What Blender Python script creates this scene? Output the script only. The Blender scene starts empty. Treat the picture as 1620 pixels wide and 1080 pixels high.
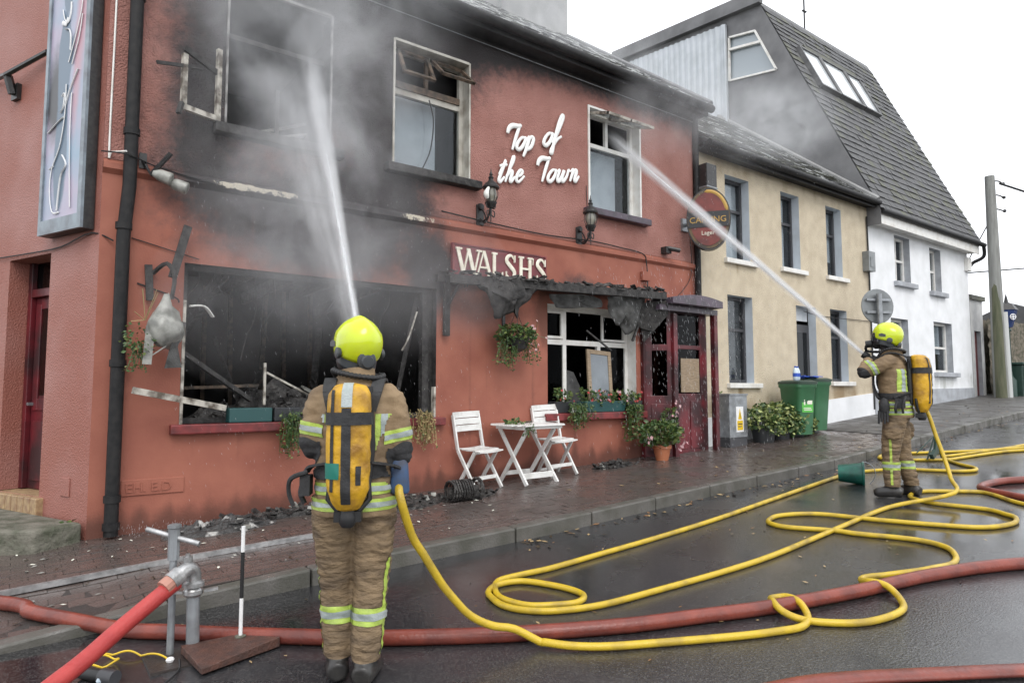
import bpy, bmesh, math, random
import numpy as np
from mathutils import Vector as V, Matrix, noise
random.seed(7)
S = bpy.context.scene
C = S.collection
PI = math.pi
# ---------------------------------------------------------------- camera, sky, sun, exposure
cam = bpy.data.cameras.new('camera'); co = bpy.data.objects.new('camera', cam); C.objects.link(co)
co.location = (-.52, -6.7, 1.5); co.rotation_euler = (math.radians(90 + 4.194), 0, math.radians(-36.67))
cam.sensor_width = 36; cam.lens = 23.33; cam.clip_start = .05; cam.clip_end = 2000
S.camera = co
w = bpy.data.worlds.new('World'); S.world = w; w.use_nodes = True
nt = w.node_tree; bg = nt.nodes['Background']
sky = nt.nodes.new('ShaderNodeTexSky'); sky.sky_type = 'NISHITA'; sky.sun_disc = False
sky.sun_elevation = math.radians(48); sky.sun_rotation = math.radians(200); sky.dust_density = 4
mx = nt.nodes.new('ShaderNodeMix'); mx.data_type = 'RGBA'; mx.inputs[0].default_value = .93
mx.inputs[7].default_value = (12.6, 12.9, 13.4, 1)           # bright even cloud cover over the clear-sky model
nt.links.new(sky.outputs[0], mx.inputs[6]); nt.links.new(mx.outputs[2], bg.inputs[0]); bg.inputs[1].default_value = .1
sl = bpy.data.lights.new('sun', 'SUN'); sl.energy = .9; sl.angle = math.radians(25); sl.color = (1, .97, .92)
so = bpy.data.objects.new('sun', sl); C.objects.link(so)
so.rotation_euler = (math.radians(42), 0, math.radians(-20))
S.view_settings.view_transform = 'Standard'; S.view_settings.look = 'None'
S.view_settings.gamma = 1; S.view_settings.exposure = .5; S.view_settings.use_curve_mapping = False
S.cycles.use_denoising = True; S.cycles.volume_step_rate = 2.0; S.cycles.volume_max_steps = 96
S.cycles.max_bounces = 8; S.cycles.volume_bounces = 2; S.cycles.transparent_max_bounces = 24

# ---------------------------------------------------------------- helpers
class B:
    def __init__(s): s.v = []; s.f = []; s.m = []; s.cur = 0
    def add(s, vs, fs):
        o = len(s.v); s.v += [tuple(p) for p in vs]; s.f += [tuple(i + o for i in f) for f in fs]; s.m += [s.cur] * len(fs); return s
    def box(s, x0, x1, y0, y1, z0, z1):
        return s.add([(x0,y0,z0),(x1,y0,z0),(x1,y1,z0),(x0,y1,z0),(x0,y0,z1),(x1,y0,z1),(x1,y1,z1),(x0,y1,z1)],
              [(3,2,1,0),(4,5,6,7),(0,1,5,4),(1,2,6,5),(2,3,7,6),(3,0,4,7)])
    def obox(s, c, sx, sy, sz, R=None):
        R = R or Matrix.Identity(3); c = V(c)
        p = [c + R @ V((x*sx/2, y*sy/2, z*sz/2)) for z in (-1,1) for x, y in ((-1,-1),(1,-1),(1,1),(-1,1))]
        return s.add(p, [(3,2,1,0),(4,5,6,7),(0,1,5,4),(1,2,6,5),(2,3,7,6),(3,0,4,7)])
    def bar(s, a, b, wd, ht, up=(0,0,1)):
        a = V(a); b = V(b); d = (b - a); L = d.length; d.normalize(); u = V(up); r = d.cross(u)
        if r.length < 1e-4: r = d.cross(V((1,0,0)))
        r.normalize(); u = r.cross(d)
        return s.obox((a + b) / 2, wd, L, ht, Matrix((r, d, u)).transposed())
    def tube(s, pts, r, n=8, flat=1.0, fu=None, cap=True, rib=0):
        pts = [V(p) for p in pts]; k = len(pts); rr = r if isinstance(r, (list, tuple)) else [r] * k
        vs = []; u = None
        for i, p in enumerate(pts):
            d = (pts[min(i+1, k-1)] - pts[max(i-1, 0)])
            if d.length < 1e-9: d = V((0,0,1))
            d.normalize()
            if fu is not None: a = V(fu)
            elif u is None: a = V((0,0,1)) if abs(d.z) < .9 else V((1,0,0))
            else: a = u
            a = a - d * a.dot(d)
            if a.length < 1e-6: a = d.orthogonal()
            a.normalize(); u = a; b = d.cross(a)
            for j in range(n):
                t = 2 * PI * j / n; vs.append(p + (a * math.cos(t) * flat + b * math.sin(t)) * rr[i] * (1 - rib*(j % 2)))
        fs = [(i*n+j, i*n+(j+1) % n, (i+1)*n+(j+1) % n, (i+1)*n+j) for i in range(k-1) for j in range(n)]
        if cap: fs += [tuple(reversed(range(n))), tuple((k-1)*n + j for j in range(n))]
        return s.add(vs, fs)
    def lathe(s, prof, n=16, c=(0,0,0), R=None):
        R = R or Matrix.Identity(3); c = V(c); k = len(prof)
        vs = [c + R @ V((r*math.cos(2*PI*j/n), r*math.sin(2*PI*j/n), z)) for r, z in prof for j in range(n)]
        fs = [(i*n+j, i*n+(j+1) % n, (i+1)*n+(j+1) % n, (i+1)*n+j) for i in range(k-1) for j in range(n)]
        fs += [tuple(reversed(range(n))), tuple((k-1)*n + j for j in range(n))]
        return s.add(vs, fs)
    def loft(s, rings, n=24, p=2.0):                      # rings of (cx, cy, z, rx, ry), superellipse power p
        vs = []
        for cx, cy, z, rx, ry in rings:
            for j in range(n):
                t = 2*PI*j/n; c, q = math.cos(t), math.sin(t)
                vs.append((cx + rx*math.copysign(abs(c)**(2/p), c), cy + ry*math.copysign(abs(q)**(2/p), q), z))
        k = len(rings)
        fs = [(i*n+j, i*n+(j+1) % n, (i+1)*n+(j+1) % n, (i+1)*n+j) for i in range(k-1) for j in range(n)]
        fs += [tuple(reversed(range(n))), tuple((k-1)*n + j for j in range(n))]
        return s.add(vs, fs)
    def ball(s, c, rx, ry=None, rz=None, n=12, R=None):
        ry = rx if ry is None else ry; rz = rx if rz is None else rz; R = R or Matrix.Identity(3); c = V(c)
        vs = [c + R @ V((0,0,rz))]; m = n // 2
        for i in range(1, m):
            a = PI*i/m
            for j in range(n):
                t = 2*PI*j/n; vs.append(c + R @ V((rx*math.sin(a)*math.cos(t), ry*math.sin(a)*math.sin(t), rz*math.cos(a))))
        vs.append(c + R @ V((0,0,-rz))); e = len(vs) - 1
        fs = [(0, 1+j, 1+(j+1) % n) for j in range(n)]
        for i in range(m-2): fs += [(1+i*n+j, 1+(i+1)*n+j, 1+(i+1)*n+(j+1) % n, 1+i*n+(j+1) % n) for j in range(n)]
        fs += [(e, 1+(m-2)*n+(j+1) % n, 1+(m-2)*n+j) for j in range(n)]
        return s.add(vs, fs)
    def prism(s, poly, o, u, v, d):                       # polygon in the plane (o, u, v), pushed along d
        o, u, v, d = V(o), V(u), V(v), V(d); n = len(poly)
        a = [o + u*x + v*y for x, y in poly]
        return s.add(a + [p + d for p in a], [tuple(reversed(range(n))), tuple(range(n, 2*n))] + [(i, (i+1) % n, n+(i+1) % n, n+i) for i in range(n)])
    def quad(s, a, b, c, d): return s.add([a, b, c, d], [(0,1,2,3)])
    def xf(s, M):
        s.v = [tuple(M @ V(p)) for p in s.v]; return s
    def mesh(s, name, mats):
        me = bpy.data.meshes.new(name); me.from_pydata(s.v, [], s.f); me.update()
        for m in (mats if isinstance(mats, (list, tuple)) else [mats]): me.materials.append(m)
        if any(s.m): me.polygons.foreach_set('material_index', s.m)
        return me

def wloc(o):
    l = V((0,0,0))
    while o is not None: l += o.location; o = o.parent
    return l
def fixn(me):
    bm = bmesh.new(); bm.from_mesh(me); bmesh.ops.recalc_face_normals(bm, faces=bm.faces); bm.to_mesh(me); bm.free()
def link(name, me, parent=None, local=False, smooth=None, bevel=0, seg=2):
    o = bpy.data.objects.new(name, me); C.objects.link(o)
    if parent is not None:
        o.parent = parent
        if not local: o.location = -wloc(parent)
    if smooth is not None:
        me.shade_smooth(); me.set_sharp_from_angle(angle=math.radians(smooth))
    if bevel:
        b = o.modifiers.new('bevel', 'BEVEL'); b.width = bevel; b.segments = seg; b.limit_method = 'ANGLE'; b.harden_normals = False
    return o
def islands(b):
    par = list(range(len(b.v)))
    def fd(i):
        while par[i] != i: par[i] = par[par[i]]; i = par[i]
        return i
    for f in b.f:
        for q in f[1:]: par[fd(q)] = fd(f[0])
    gr = {}
    for f, m in zip(b.f, b.m): gr.setdefault(fd(f[0]), []).append((f, m))
    out = []
    for fs in gr.values():
        c = B(); ix = {}
        for f, m in fs:
            c.f.append(tuple(ix.setdefault(q, len(ix)) for q in f)); c.m.append(m)
        c.v = [b.v[q] for q in ix]; out.append(c)
    return out
def OS(name, b, mats, parent=None, local=False, **k):     # each separate piece of b becomes an object of its own
    for c in islands(b): o = O(name, c, mats, parent, local, **k)
    return o
def O(name, b, mats, parent=None, local=False, smooth=None, bevel=0, seg=2, label=None, cat=None, group=None, kind=None, fix=True):
    me = b.mesh(name, mats)
    if fix: fixn(me)
    o = link(name, me, parent, local, smooth, bevel, seg)
    return tag(o, label, cat, group, kind)
def tag(o, label=None, cat=None, group=None, kind=None):
    for k, x in (('label', label), ('category', cat), ('group', group), ('kind', kind)):
        if x: o[k] = x
    return o
def T(name, label, cat, loc=(0,0,0), rz=0, group=None):
    o = bpy.data.objects.new(name, None); C.objects.link(o); o.empty_display_size = .1
    o.location = loc; o.rotation_euler = (0, 0, rz)
    return tag(o, label, cat, group)
def copy_tree(o, parent=None):
    c = o.copy(); C.objects.link(c); c.parent = parent
    for ch in list(o.children): copy_tree(ch, c)
    return c
def curve(pts, n=6):                                      # Catmull-Rom through 3D or 2D points
    P = [V(p) for p in pts]; out = []
    for i in range(len(P)-1):
        p0, p1, p2, p3 = P[max(i-1,0)], P[i], P[i+1], P[min(i+2, len(P)-1)]
        for k in range(n):
            t = k/n; out.append(.5*((2*p1) + (p2-p0)*t + (2*p0-5*p1+4*p2-p3)*t*t + (3*p1-p0-3*p2+p3)*t**3))
    return out + [P[-1]]

# ---------------------------------------------------------------- materials
def mat(name, col, rough=.6, col2=None, scale=8., amt=1., lo=.35, hi=.65, bump=0, bscale=60., metal=0, spec=.5, rvar=0, detail=6, coat=0, stretch=None, alpha=1, bdist=.01):
    m = bpy.data.materials.new(name); m.use_nodes = True; t = m.node_tree; N = t.nodes; L = t.links; p = N['Principled BSDF']
    p.inputs['Base Color'].default_value = (*col, 1); p.inputs['Roughness'].default_value = rough
    p.inputs['Metallic'].default_value = metal; p.inputs['Specular IOR Level'].default_value = spec
    p.inputs['Coat Weight'].default_value = coat; p.inputs['Alpha'].default_value = alpha
    tc = N.new('ShaderNodeTexCoord'); vec = tc.outputs['Object']
    if stretch:
        mp = N.new('ShaderNodeMapping'); mp.inputs['Scale'].default_value = stretch; L.new(vec, mp.inputs[0]); vec = mp.outputs[0]
    if col2 or rvar:
        nz = N.new('ShaderNodeTexNoise'); nz.inputs['Scale'].default_value = scale; nz.inputs['Detail'].default_value = detail
        L.new(vec, nz.inputs['Vector'])
        mr = N.new('ShaderNodeMapRange'); mr.inputs[1].default_value = lo; mr.inputs[2].default_value = hi; mr.inputs[4].default_value = amt
        L.new(nz.outputs[0], mr.inputs[0])
        if col2:
            mi = N.new('ShaderNodeMix'); mi.data_type = 'RGBA'; mi.inputs[6].default_value = (*col, 1); mi.inputs[7].default_value = (*col2, 1)
            L.new(mr.outputs[0], mi.inputs[0]); L.new(mi.outputs[2], p.inputs['Base Color']); m['mix'] = mi.name
        if rvar:
            mr2 = N.new('ShaderNodeMapRange'); mr2.inputs[3].default_value = rough; mr2.inputs[4].default_value = rough + rvar
            L.new(mr.outputs[0], mr2.inputs[0]); L.new(mr2.outputs[0], p.inputs['Roughness'])
    if bump:
        n2 = N.new('ShaderNodeTexNoise'); n2.inputs['Scale'].default_value = bscale; n2.inputs['Detail'].default_value = 5
        L.new(vec, n2.inputs['Vector']); bp = N.new('ShaderNodeBump'); bp.inputs['Strength'].default_value = bump; bp.inputs['Distance'].default_value = bdist
        L.new(n2.outputs[0], bp.inputs['Height']); L.new(bp.outputs[0], p.inputs['Normal'])
    return m
def overlay(m, attr, col, nscale=12., lo=.35, hi=.65, soft=.35, rough=None):
    """stain of a colour where the mesh attribute is high, its edge broken up by noise"""
    t = m.node_tree; N = t.nodes; L = t.links; p = N['Principled BSDF']
    at = N.new('ShaderNodeAttribute'); at.attribute_name = attr
    tc = N.new('ShaderNodeTexCoord'); nz = N.new('ShaderNodeTexNoise'); nz.inputs['Scale'].default_value = nscale; nz.inputs['Detail'].default_value = 8
    nz.inputs['Roughness'].default_value = .74; L.new(tc.outputs['Object'], nz.inputs['Vector'])
    ad = N.new('ShaderNodeMath'); ad.operation = 'MULTIPLY_ADD'; ad.inputs[1].default_value = soft*2; L.new(nz.outputs[0], ad.inputs[0])
    sb = N.new('ShaderNodeMath'); sb.operation = 'SUBTRACT'; L.new(at.outputs['Fac'], sb.inputs[0]); sb.inputs[1].default_value = soft
    L.new(sb.outputs[0], ad.inputs[2])
    mr = N.new('ShaderNodeMapRange'); mr.interpolation_type = 'SMOOTHSTEP'; mr.inputs[1].default_value = lo; mr.inputs[2].default_value = hi
    L.new(ad.outputs[0], mr.inputs[0])
    mi = N.new('ShaderNodeMix'); mi.data_type = 'RGBA'; mi.inputs[7].default_value = (*col, 1)
    src = p.inputs['Base Color']
    if src.links: L.new(src.links[0].from_socket, mi.inputs[6])
    else: mi.inputs[6].default_value = src.default_value
    L.new(mr.outputs[0], mi.inputs[0]); L.new(mi.outputs[2], p.inputs['Base Color'])
    return m

def M_terra(nm, bump, bs, bd=.01, c1=(.335,.120,.080), c2=(.265,.09,.062)): return mat(nm, c1, .62, c2, scale=2.2, bump=bump, bscale=bs, bdist=bd, spec=.35, rvar=.12)
terra_rough = M_terra('roughcast_terracotta', .9, 62, .028, (.385,.185,.155), (.31,.14,.115)); terra_flat = M_terra('smooth_terracotta', .25, 60)
terra_side = mat('side_terracotta', (.295,.105,.076), .6, (.36,.17,.145), scale=1.3, lo=.42, hi=.75, bump=.6, bscale=70, bdist=.02)
for m_ in (terra_rough, terra_flat):
    overlay(m_, 'rust', (.16,.06,.04), 3., .3, .75)
    overlay(m_, 'soot', (.042,.037,.038), 6., .22, .92, .46)
    overlay(m_, 'peel', (.50,.45,.36), 9., .50, .56, .5)
    overlay(m_, 'damp', (.13,.05,.035), 3., .3, .85)
M = dict(
 soot=mat('charred_wood', (.014,.013,.013), .75, (.05,.047,.045), scale=14, bump=.8, bscale=40),
 room=mat('charred_room', (.012,.012,.012), .9, (.038,.037,.037), scale=2.5, bump=.5, bscale=12),
 white=mat('white_paint', (.74,.73,.70), .45, (.60,.57,.52), scale=7, lo=.45, hi=.75),
 grime=mat('grimy_cream_paint', (.50,.48,.43), .5, (.24,.21,.17), scale=5, lo=.42, hi=.7), ashgrey=mat('smoked_frame', (.30,.29,.28), .6, (.07,.065,.06), scale=6, lo=.45, hi=.62), oldwhite=mat('scorched_white_paint', (.52,.49,.43), .55, (.10,.08,.06), scale=9, lo=.42, hi=.62, bump=.2),
 burnt=mat('burnt_brown_wood', (.16,.11,.075), .7, (.03,.025,.02), scale=12, bump=.4),
 glass=mat('pane_glass', (.04,.048,.055), .06, spec=.55),
 pale=mat('pale_blind', (.56,.59,.62), .8, (.42,.45,.48), scale=3),
 darkglass=mat('dark_pane_glass', (.010,.011,.012), .06, spec=.25),
 red=mat('dark_red_paint', (.15,.015,.022), .3, (.035,.009,.011), scale=2.6, lo=.38, hi=.6, bump=.15, bscale=20, rvar=.2),
 sillred=mat('red_sill_paint', (.22,.035,.035), .4, (.10,.02,.02), scale=9),
 purple=mat('purple_paint', (.085,.06,.085), .35, (.05,.04,.05), scale=9),
 black=mat('black_iron', (.014,.014,.015), .4, (.03,.028,.027), scale=25, bump=.2),
 pipe=mat('black_drainpipe', (.009,.009,.01), .6, (.02,.019,.019), scale=15, spec=.3),
 slate3=mat('slate_pale', (.085,.085,.088), .6, (.06,.06,.062), scale=4, bump=.35, bscale=25, spec=.3), slate=mat('slate', (.075,.075,.078), .55, (.11,.11,.112), scale=3, bump=.35, bscale=25, rvar=.2, spec=.3),
 slate2=mat('slate_mossy', (.062,.062,.056), .65, (.095,.098,.065), scale=5, bump=.4, bscale=25),
 slate_sheen=mat('slate_painted_sheen', (.26,.265,.265), .15, (.66,.67,.66), scale=7, lo=.42, hi=.58, bump=.4, bscale=18, rvar=.25, spec=1),  # wet slate whose white sky highlights are put into the colour as pale streaks
 lead=mat('roof_felt', (.10,.10,.105), .6, (.16,.16,.16), scale=5),
 cement=mat('grey_render', (.19,.19,.195), .8, (.13,.13,.135), scale=2.2, bump=.5, bscale=60),
 cementl=mat('chimney_render', (.30,.30,.295), .8, (.20,.20,.20), scale=2.5, bump=.4, bscale=30),
 clad=mat('corrugated_metal', (.50,.53,.56), .4, (.42,.45,.47), scale=3, metal=.2),
 beige=mat('beige_dash', (.60,.52,.39), .85, (.51,.43,.315), scale=4, bump=.7, bscale=55, bdist=.025),
 lgrey=mat('light_reveal_paint', (.58,.63,.68), .6, (.50,.54,.58), scale=4),
 whitewall=mat('white_render', (.80,.81,.83), .75, (.70,.71,.72), scale=2.5, bump=.35, bscale=50),
 dado=mat('grey_dado', (.40,.42,.45), .8, (.30,.31,.33), scale=5, bump=.3),
 frame=mat('dark_window_frame', (.05,.05,.055), .4),
 stone=mat('old_stone', (.17,.16,.13), .8, (.07,.075,.05), scale=7, bump=.9, bscale=18, bdist=.03),
 brick=mat('yellow_brick', (.40,.28,.15), .6, (.26,.16,.09), scale=18, bump=.4),
 asphalt=mat('wet_asphalt', (.014,.014,.016), .10, (.028,.028,.031), scale=.7, lo=.40, hi=.60, bump=.6, bscale=85, rvar=.2, bdist=.005, spec=1.0),
 paver=mat('brick_paver', (.105,.080,.072), .08, (.075,.06,.054), scale=1.6, bump=.35, bscale=60, rvar=.34, spec=.9),
 paver2=mat('brick_paver_dark', (.095,.074,.067), .10, (.065,.055,.05), scale=1.6, bump=.35, bscale=60, rvar=.34, spec=.9),
 bed=mat('pavement_bed', (.045,.034,.03), .3, (.03,.026,.024), scale=3, bump=.5, bscale=60, rvar=.4),
 kerb=mat('kerb_concrete', (.125,.118,.108), .25, (.07,.068,.055), scale=5, bump=.4, bscale=60, rvar=.4),
 tar=mat('grey_footway', (.10,.095,.09), .35, (.065,.06,.055), scale=3, bump=.5, bscale=90, rvar=.35),
 grass=mat('ground', (.05,.06,.03), .9, (.08,.07,.05), scale=1),
 leaf=mat('leaf_green', (.06,.115,.03), .45, (.04,.075,.024), scale=9),
 leaf2=mat('leaf_light', (.15,.19,.05), .5, (.10,.14,.04), scale=9),
 leafy=mat('leaf_variegated', (.50,.52,.24), .5, (.30,.36,.10), scale=20),
 pink=mat('petal_pink', (.50,.22,.26), .5, (.55,.40,.38), scale=30), petalr=mat('petal_red', (.36,.03,.03), .5), straw=mat('dry_stem', (.32,.24,.11), .7),
 terra_pot=mat('terracotta_pot', (.42,.15,.07), .6, (.34,.11,.05), scale=9),
 planter=mat('green_planter', (.02,.075,.075), .4), tub=mat('dark_tub', (.025,.027,.03), .5),
 bin=mat('green_bin', (.045,.15,.07), .35, (.04,.13,.06), scale=5), binlid=mat('bin_lid', (.035,.06,.045), .4),
 label=mat('bright_green_label', (.10,.42,.07), .5), cream=mat('cream_print', (.72,.72,.62), .5),
 bluep=mat('blue_plastic', (.02,.08,.45), .3), bottle=mat('clear_bottle', (.55,.65,.72), .08, spec=.8),
 galv=mat('galvanised', (.34,.36,.38), .4, (.22,.23,.24), scale=10, metal=.5), yellow=mat('warning_yellow', (.72,.48,.02), .4),
 board=mat('sign_board_red', (.17,.022,.03), .35, (.12,.016,.02), scale=7), letter=mat('letter_cream', (.80,.77,.66), .4, (.66,.60,.48), scale=14),
 letterw=mat('letter_white', (.82,.82,.80), .35),
 alu=mat('worn_aluminium', (.55,.55,.55), .35, (.30,.30,.30), scale=16, metal=.7, bump=.2),
 lampg=mat('lamp_glass', (.30,.29,.24), .12, (.18,.17,.14), scale=6, spec=.8), bulb=mat('lamp_bulb', (.85,.85,.80), .3),
 gold=mat('gold_paint', (.48,.29,.06), .4), ovalred=mat('oval_red', (.20,.040,.032), .45, (.10,.025,.022), scale=6), ovalblk=mat('oval_black', (.022,.022,.024), .35),
 plastic=mat('melted_plastic', (.36,.36,.33), .35, (.14,.14,.125), scale=10, bump=.6, bscale=14),
 cloth=mat('grey_scorched_cloth', (.10,.10,.098), .8, (.04,.04,.038), scale=10, bump=.5),
 net=mat('net_curtain', (.10,.10,.10), .9, (.05,.05,.05), scale=9),
 mirror=mat('mirror_face', (.20,.225,.25), .3, (.15,.17,.19), scale=4), wood=mat('pale_wood', (.33,.25,.17), .6, (.22,.16,.10), scale=14, stretch=(1,1,6)),
 whitep=mat('white_chair_paint', (.76,.76,.74), .3, (.50,.49,.46), scale=8, lo=.46, hi=.78, bump=.1),
 hosey=mat('yellow_hose', (.55,.38,.022), .3, (.26,.18,.035), scale=6, lo=.46, hi=.74, bump=.3, bscale=120, rvar=.2),
 hosed=mat('dull_red_hose', (.225,.048,.030), .35, (.13,.03,.022), scale=7, bump=.35, bscale=40, stretch=(1,1,1)),
 hoser=mat('bright_red_hose', (.44,.05,.045), .42, (.36,.035,.034), scale=8, bump=.3, bscale=60),
 rust=mat('rusty_plate', (.10,.045,.032), .45, (.055,.028,.022), scale=16, bump=.8, bscale=70, rvar=.2),
 rubber=mat('black_rubber', (.012,.012,.013), .5), grn=mat('green_bucket', (.012,.19,.13), .3, (.004,.06,.045), scale=6),
 pole=mat('utility_pole', (.27,.275,.26), .8, (.19,.19,.18), scale=4, bump=.4, bscale=30, stretch=(4,4,.5)), timber=mat('mossy_timber', (.12,.12,.075), .85, (.07,.08,.045), scale=5, bump=.6, stretch=(3,3,.4)),
 signback=mat('sign_back', (.24,.255,.26), .45, (.17,.18,.185), scale=6, metal=.3),
 bluel=mat('blue_lamp_glass', (.025,.05,.16), .15), cab=mat('cabinet_green', (.018,.045,.035), .4),
 ivy=mat('ivy_stone', (.20,.17,.13), .9, (.08,.075,.05), scale=9, lo=.4, hi=.6, bump=.8, bscale=20),
 farw=mat('far_render', (.45,.42,.36), .8, (.38,.35,.30), scale=2),
 tan=mat('turnout_fabric', (.25,.172,.095), .75, (.15,.10,.056), scale=5, lo=.38, hi=.68, bump=.5, bscale=34, bdist=.012),
 dirt=mat('turnout_fabric_legs', (.23,.16,.09), .78, (.105,.073,.044), scale=6, lo=.36, hi=.64, bump=.7, bscale=22, bdist=.022, stretch=(1,1,2.6)),
 blk=mat('black_fabric', (.016,.016,.017), .7, (.03,.03,.032), scale=20, bump=.3, bscale=90), boot=mat('boot_leather', (.017,.016,.016), .35, (.035,.033,.03), scale=12, bump=.2),
 lime=mat('lime_tape', (.44,.58,.09), .5, (.29,.38,.08), scale=14, bump=.3, bscale=120), silver=mat('silver_tape', (.36,.40,.40), .35, (.26,.30,.29), scale=16, bump=.3, bscale=120),
 helm=mat('helmet_yellow', (.54,.65,.012), .22, (.48,.56,.03), scale=9, lo=.5, hi=.75, coat=.4), helmd=mat('helmet_grey', (.045,.05,.055), .4),
 tank=mat('cylinder_cover', (.60,.335,.012), .5, (.28,.14,.02), scale=8, lo=.42, hi=.66, bump=.8, bscale=26), tankp=mat('green_patch', (.012,.16,.12), .5),
 blue=mat('blue_pouch', (.035,.085,.19), .6, (.05,.06,.09), scale=12), skin=mat('skin', (.50,.30,.22), .5), visor=mat('visor', (.03,.03,.035), .1, spec=.8),
 white2=mat('white_tape', (.78,.78,.78), .5), pvc=mat('grey_conduit', (.50,.51,.50), .6),
 ash=mat('ash_sheet', (.045,.043,.042), .5, (.42,.41,.39), scale=9, lo=.56, hi=.66, bump=1, bscale=20, bdist=.03),
 char=mat('char_debris', (.02,.018,.017), .6, (.085,.08,.075), scale=13, lo=.45, hi=.7, bump=1, bscale=25, bdist=.03),
)

def pane_mat(name, tint, fmin):
    """window glass one can look through: a mirror-like film over a tinted clear pane, stronger at grazing angles"""
    m = bpy.data.materials.new(name); m.use_nodes = True; N = m.node_tree.nodes; L = m.node_tree.links; N.clear(); o = N.new('ShaderNodeOutputMaterial'); g = N.new('ShaderNodeBsdfGlossy'); g.inputs[0].default_value = (.9,.93,.96,1); g.inputs[1].default_value = .03
    t = N.new('ShaderNodeBsdfTransparent'); t.inputs[0].default_value = (*tint, 1); x = N.new('ShaderNodeMixShader'); f = N.new('ShaderNodeLayerWeight'); f.inputs[0].default_value = .5; w_ = N.new('ShaderNodeMath'); w_.operation = 'POWER'; w_.inputs[1].default_value = 4; L.new(f.outputs['Facing'], w_.inputs[0]); r = N.new('ShaderNodeMapRange'); r.inputs[3].default_value = fmin; r.inputs[4].default_value = .8; L.new(w_.outputs[0], r.inputs[0]); L.new(r.outputs[0], x.inputs[0]); L.new(t.outputs[0], x.inputs[1]); L.new(g.outputs[0], x.inputs[2]); L.new(x.outputs[0], o.inputs[0]); return m
M['glass'] = pane_mat('clear_pane', (.84,.86,.87), .025); M['darkglass'] = pane_mat('sooty_pane', (.28,.28,.28), .0)
M['dimroom'] = mat('dim_room', (.10,.095,.09), .9, (.06,.058,.055), scale=2)

def chippings(m):
    """stone chips in the tarmac: pale and dark specks, and less relief where water stands"""
    t = m.node_tree; N = t.nodes; L = t.links; p = N['Principled BSDF']; tc = N.new('ShaderNodeTexCoord'); vo = N.new('ShaderNodeTexVoronoi'); vo.inputs['Scale'].default_value = 120; L.new(tc.outputs['Object'], vo.inputs['Vector'])
    sp_ = N.new('ShaderNodeSeparateColor'); L.new(vo.outputs['Color'], sp_.inputs[0]); mr = N.new('ShaderNodeMapRange'); mr.inputs[1].default_value = .55; mr.inputs[2].default_value = 1; L.new(sp_.outputs[0], mr.inputs[0])
    mi = N.new('ShaderNodeMix'); mi.data_type = 'RGBA'; mi.inputs[7].default_value = (.065,.064,.063,1); L.new(p.inputs['Base Color'].links[0].from_socket, mi.inputs[6]); L.new(mr.outputs[0], mi.inputs[0]); L.new(mi.outputs[2], p.inputs['Base Color'])
    bp = [n for n in N if n.type == 'BUMP'][0]; n2 = N.new('ShaderNodeTexNoise'); n2.inputs['Scale'].default_value = .55; n2.inputs['Detail'].default_value = 3; L.new(tc.outputs['Object'], n2.inputs['Vector']); m2 = N.new('ShaderNodeMapRange'); m2.inputs[1].default_value = .47; m2.inputs[2].default_value = .60; m2.inputs[3].default_value = .05; m2.inputs[4].default_value = .62; L.new(n2.outputs[0], m2.inputs[0]); L.new(m2.outputs[0], bp.inputs['Strength'])
chippings(M['asphalt'])

# ---------------------------------------------------------------- terrain: a street climbing to the right
GX = [-300, -40, -3, .14, 3.47, 5.75, 8.5, 13.6, 19.4, 45, 300]; GZ = [-4, -1.6, .12, .25, .37, .49, .61, .97, 1.32, 2.7, 3.2]
def G(x): return float(np.interp(x, GX, GZ))
def sst(t): t = max(0., min(1., t)); return t*t*(3 - 2*t)
def pz(x, y): return G(x) + .025*max(y, -2.1) - .078*sst((.55-x)/.7)*sst((-y-.9)/1.0)
def rz(x, y): return G(x) - .16 + .02*(max(y, -9) + 2)
def sheet(name, xs, ys, fz, m, **k):
    b = B(); n = len(xs)
    b.add([(x, y, fz(x, y)) for y in ys for x in xs], [(j*n+i, j*n+i+1, (j+1)*n+i+1, (j+1)*n+i) for j in range(len(ys)-1) for i in range(n-1)])
    return O(name, b, m, fix=False, smooth=40, **k)
xs0 = sorted(set([-300, -150, -40, -20, -10] + [round(-6 + .5*i, 2) for i in range(80)] + [36, 40, 45, 60, 100, 180, 300]))
sheet('ground', xs0, [-300, -100, -30, -13, -9, -5, 0, 8, 30, 100, 300], lambda x, y: G(x) - .55, M['grass'], kind='structure')
sheet('road', xs0, [-13, -9, -7, -5, -4, -3, -1.94], rz, M['asphalt'], kind='structure')
pave = sheet('pavement', [x for x in xs0 if -20 <= x <= 45], [-1.9, -1.6, -1.3, -1, 0, .3], lambda x, y: pz(x, y) - .005, M['bed'], kind='structure')
sheet('upper_footway', [11.2 + i*.5 for i in range(68)], [-1.9, -1, 0, .3], lambda x, y: pz(x, y) + .002, M['tar'], kind='structure')
kb = bpy.data.objects.new('kerb', None); C.objects.link(kb); kb['kind'] = 'structure'
x = -6.0; i = 0
while x < 44:
    L = .9; b = B(); h = 0
    for (xa, xb) in ((x + .006, x + L - .006),):
        za, zb = pz(xa, -1.9) + h, pz(xb, -1.9) + h; j = random.uniform(-.004, .004)
        y0, y1 = -2.03 + j, -1.9
        b.add([(xa,y0,za-.3),(xb,y0,zb-.3),(xb,y1,zb-.3),(xa,y1,za-.3),(xa,y0,za+.006),(xb,y0,zb+.006),(xb,y1,zb+.006),(xa,y1,za+.006)],
              [(3,2,1,0),(4,5,6,7),(0,1,5,4),(1,2,6,5),(2,3,7,6),(3,0,4,7)])
    O('kerb_stone', b, M['kerb'], kb, bevel=.014); x += L
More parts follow.
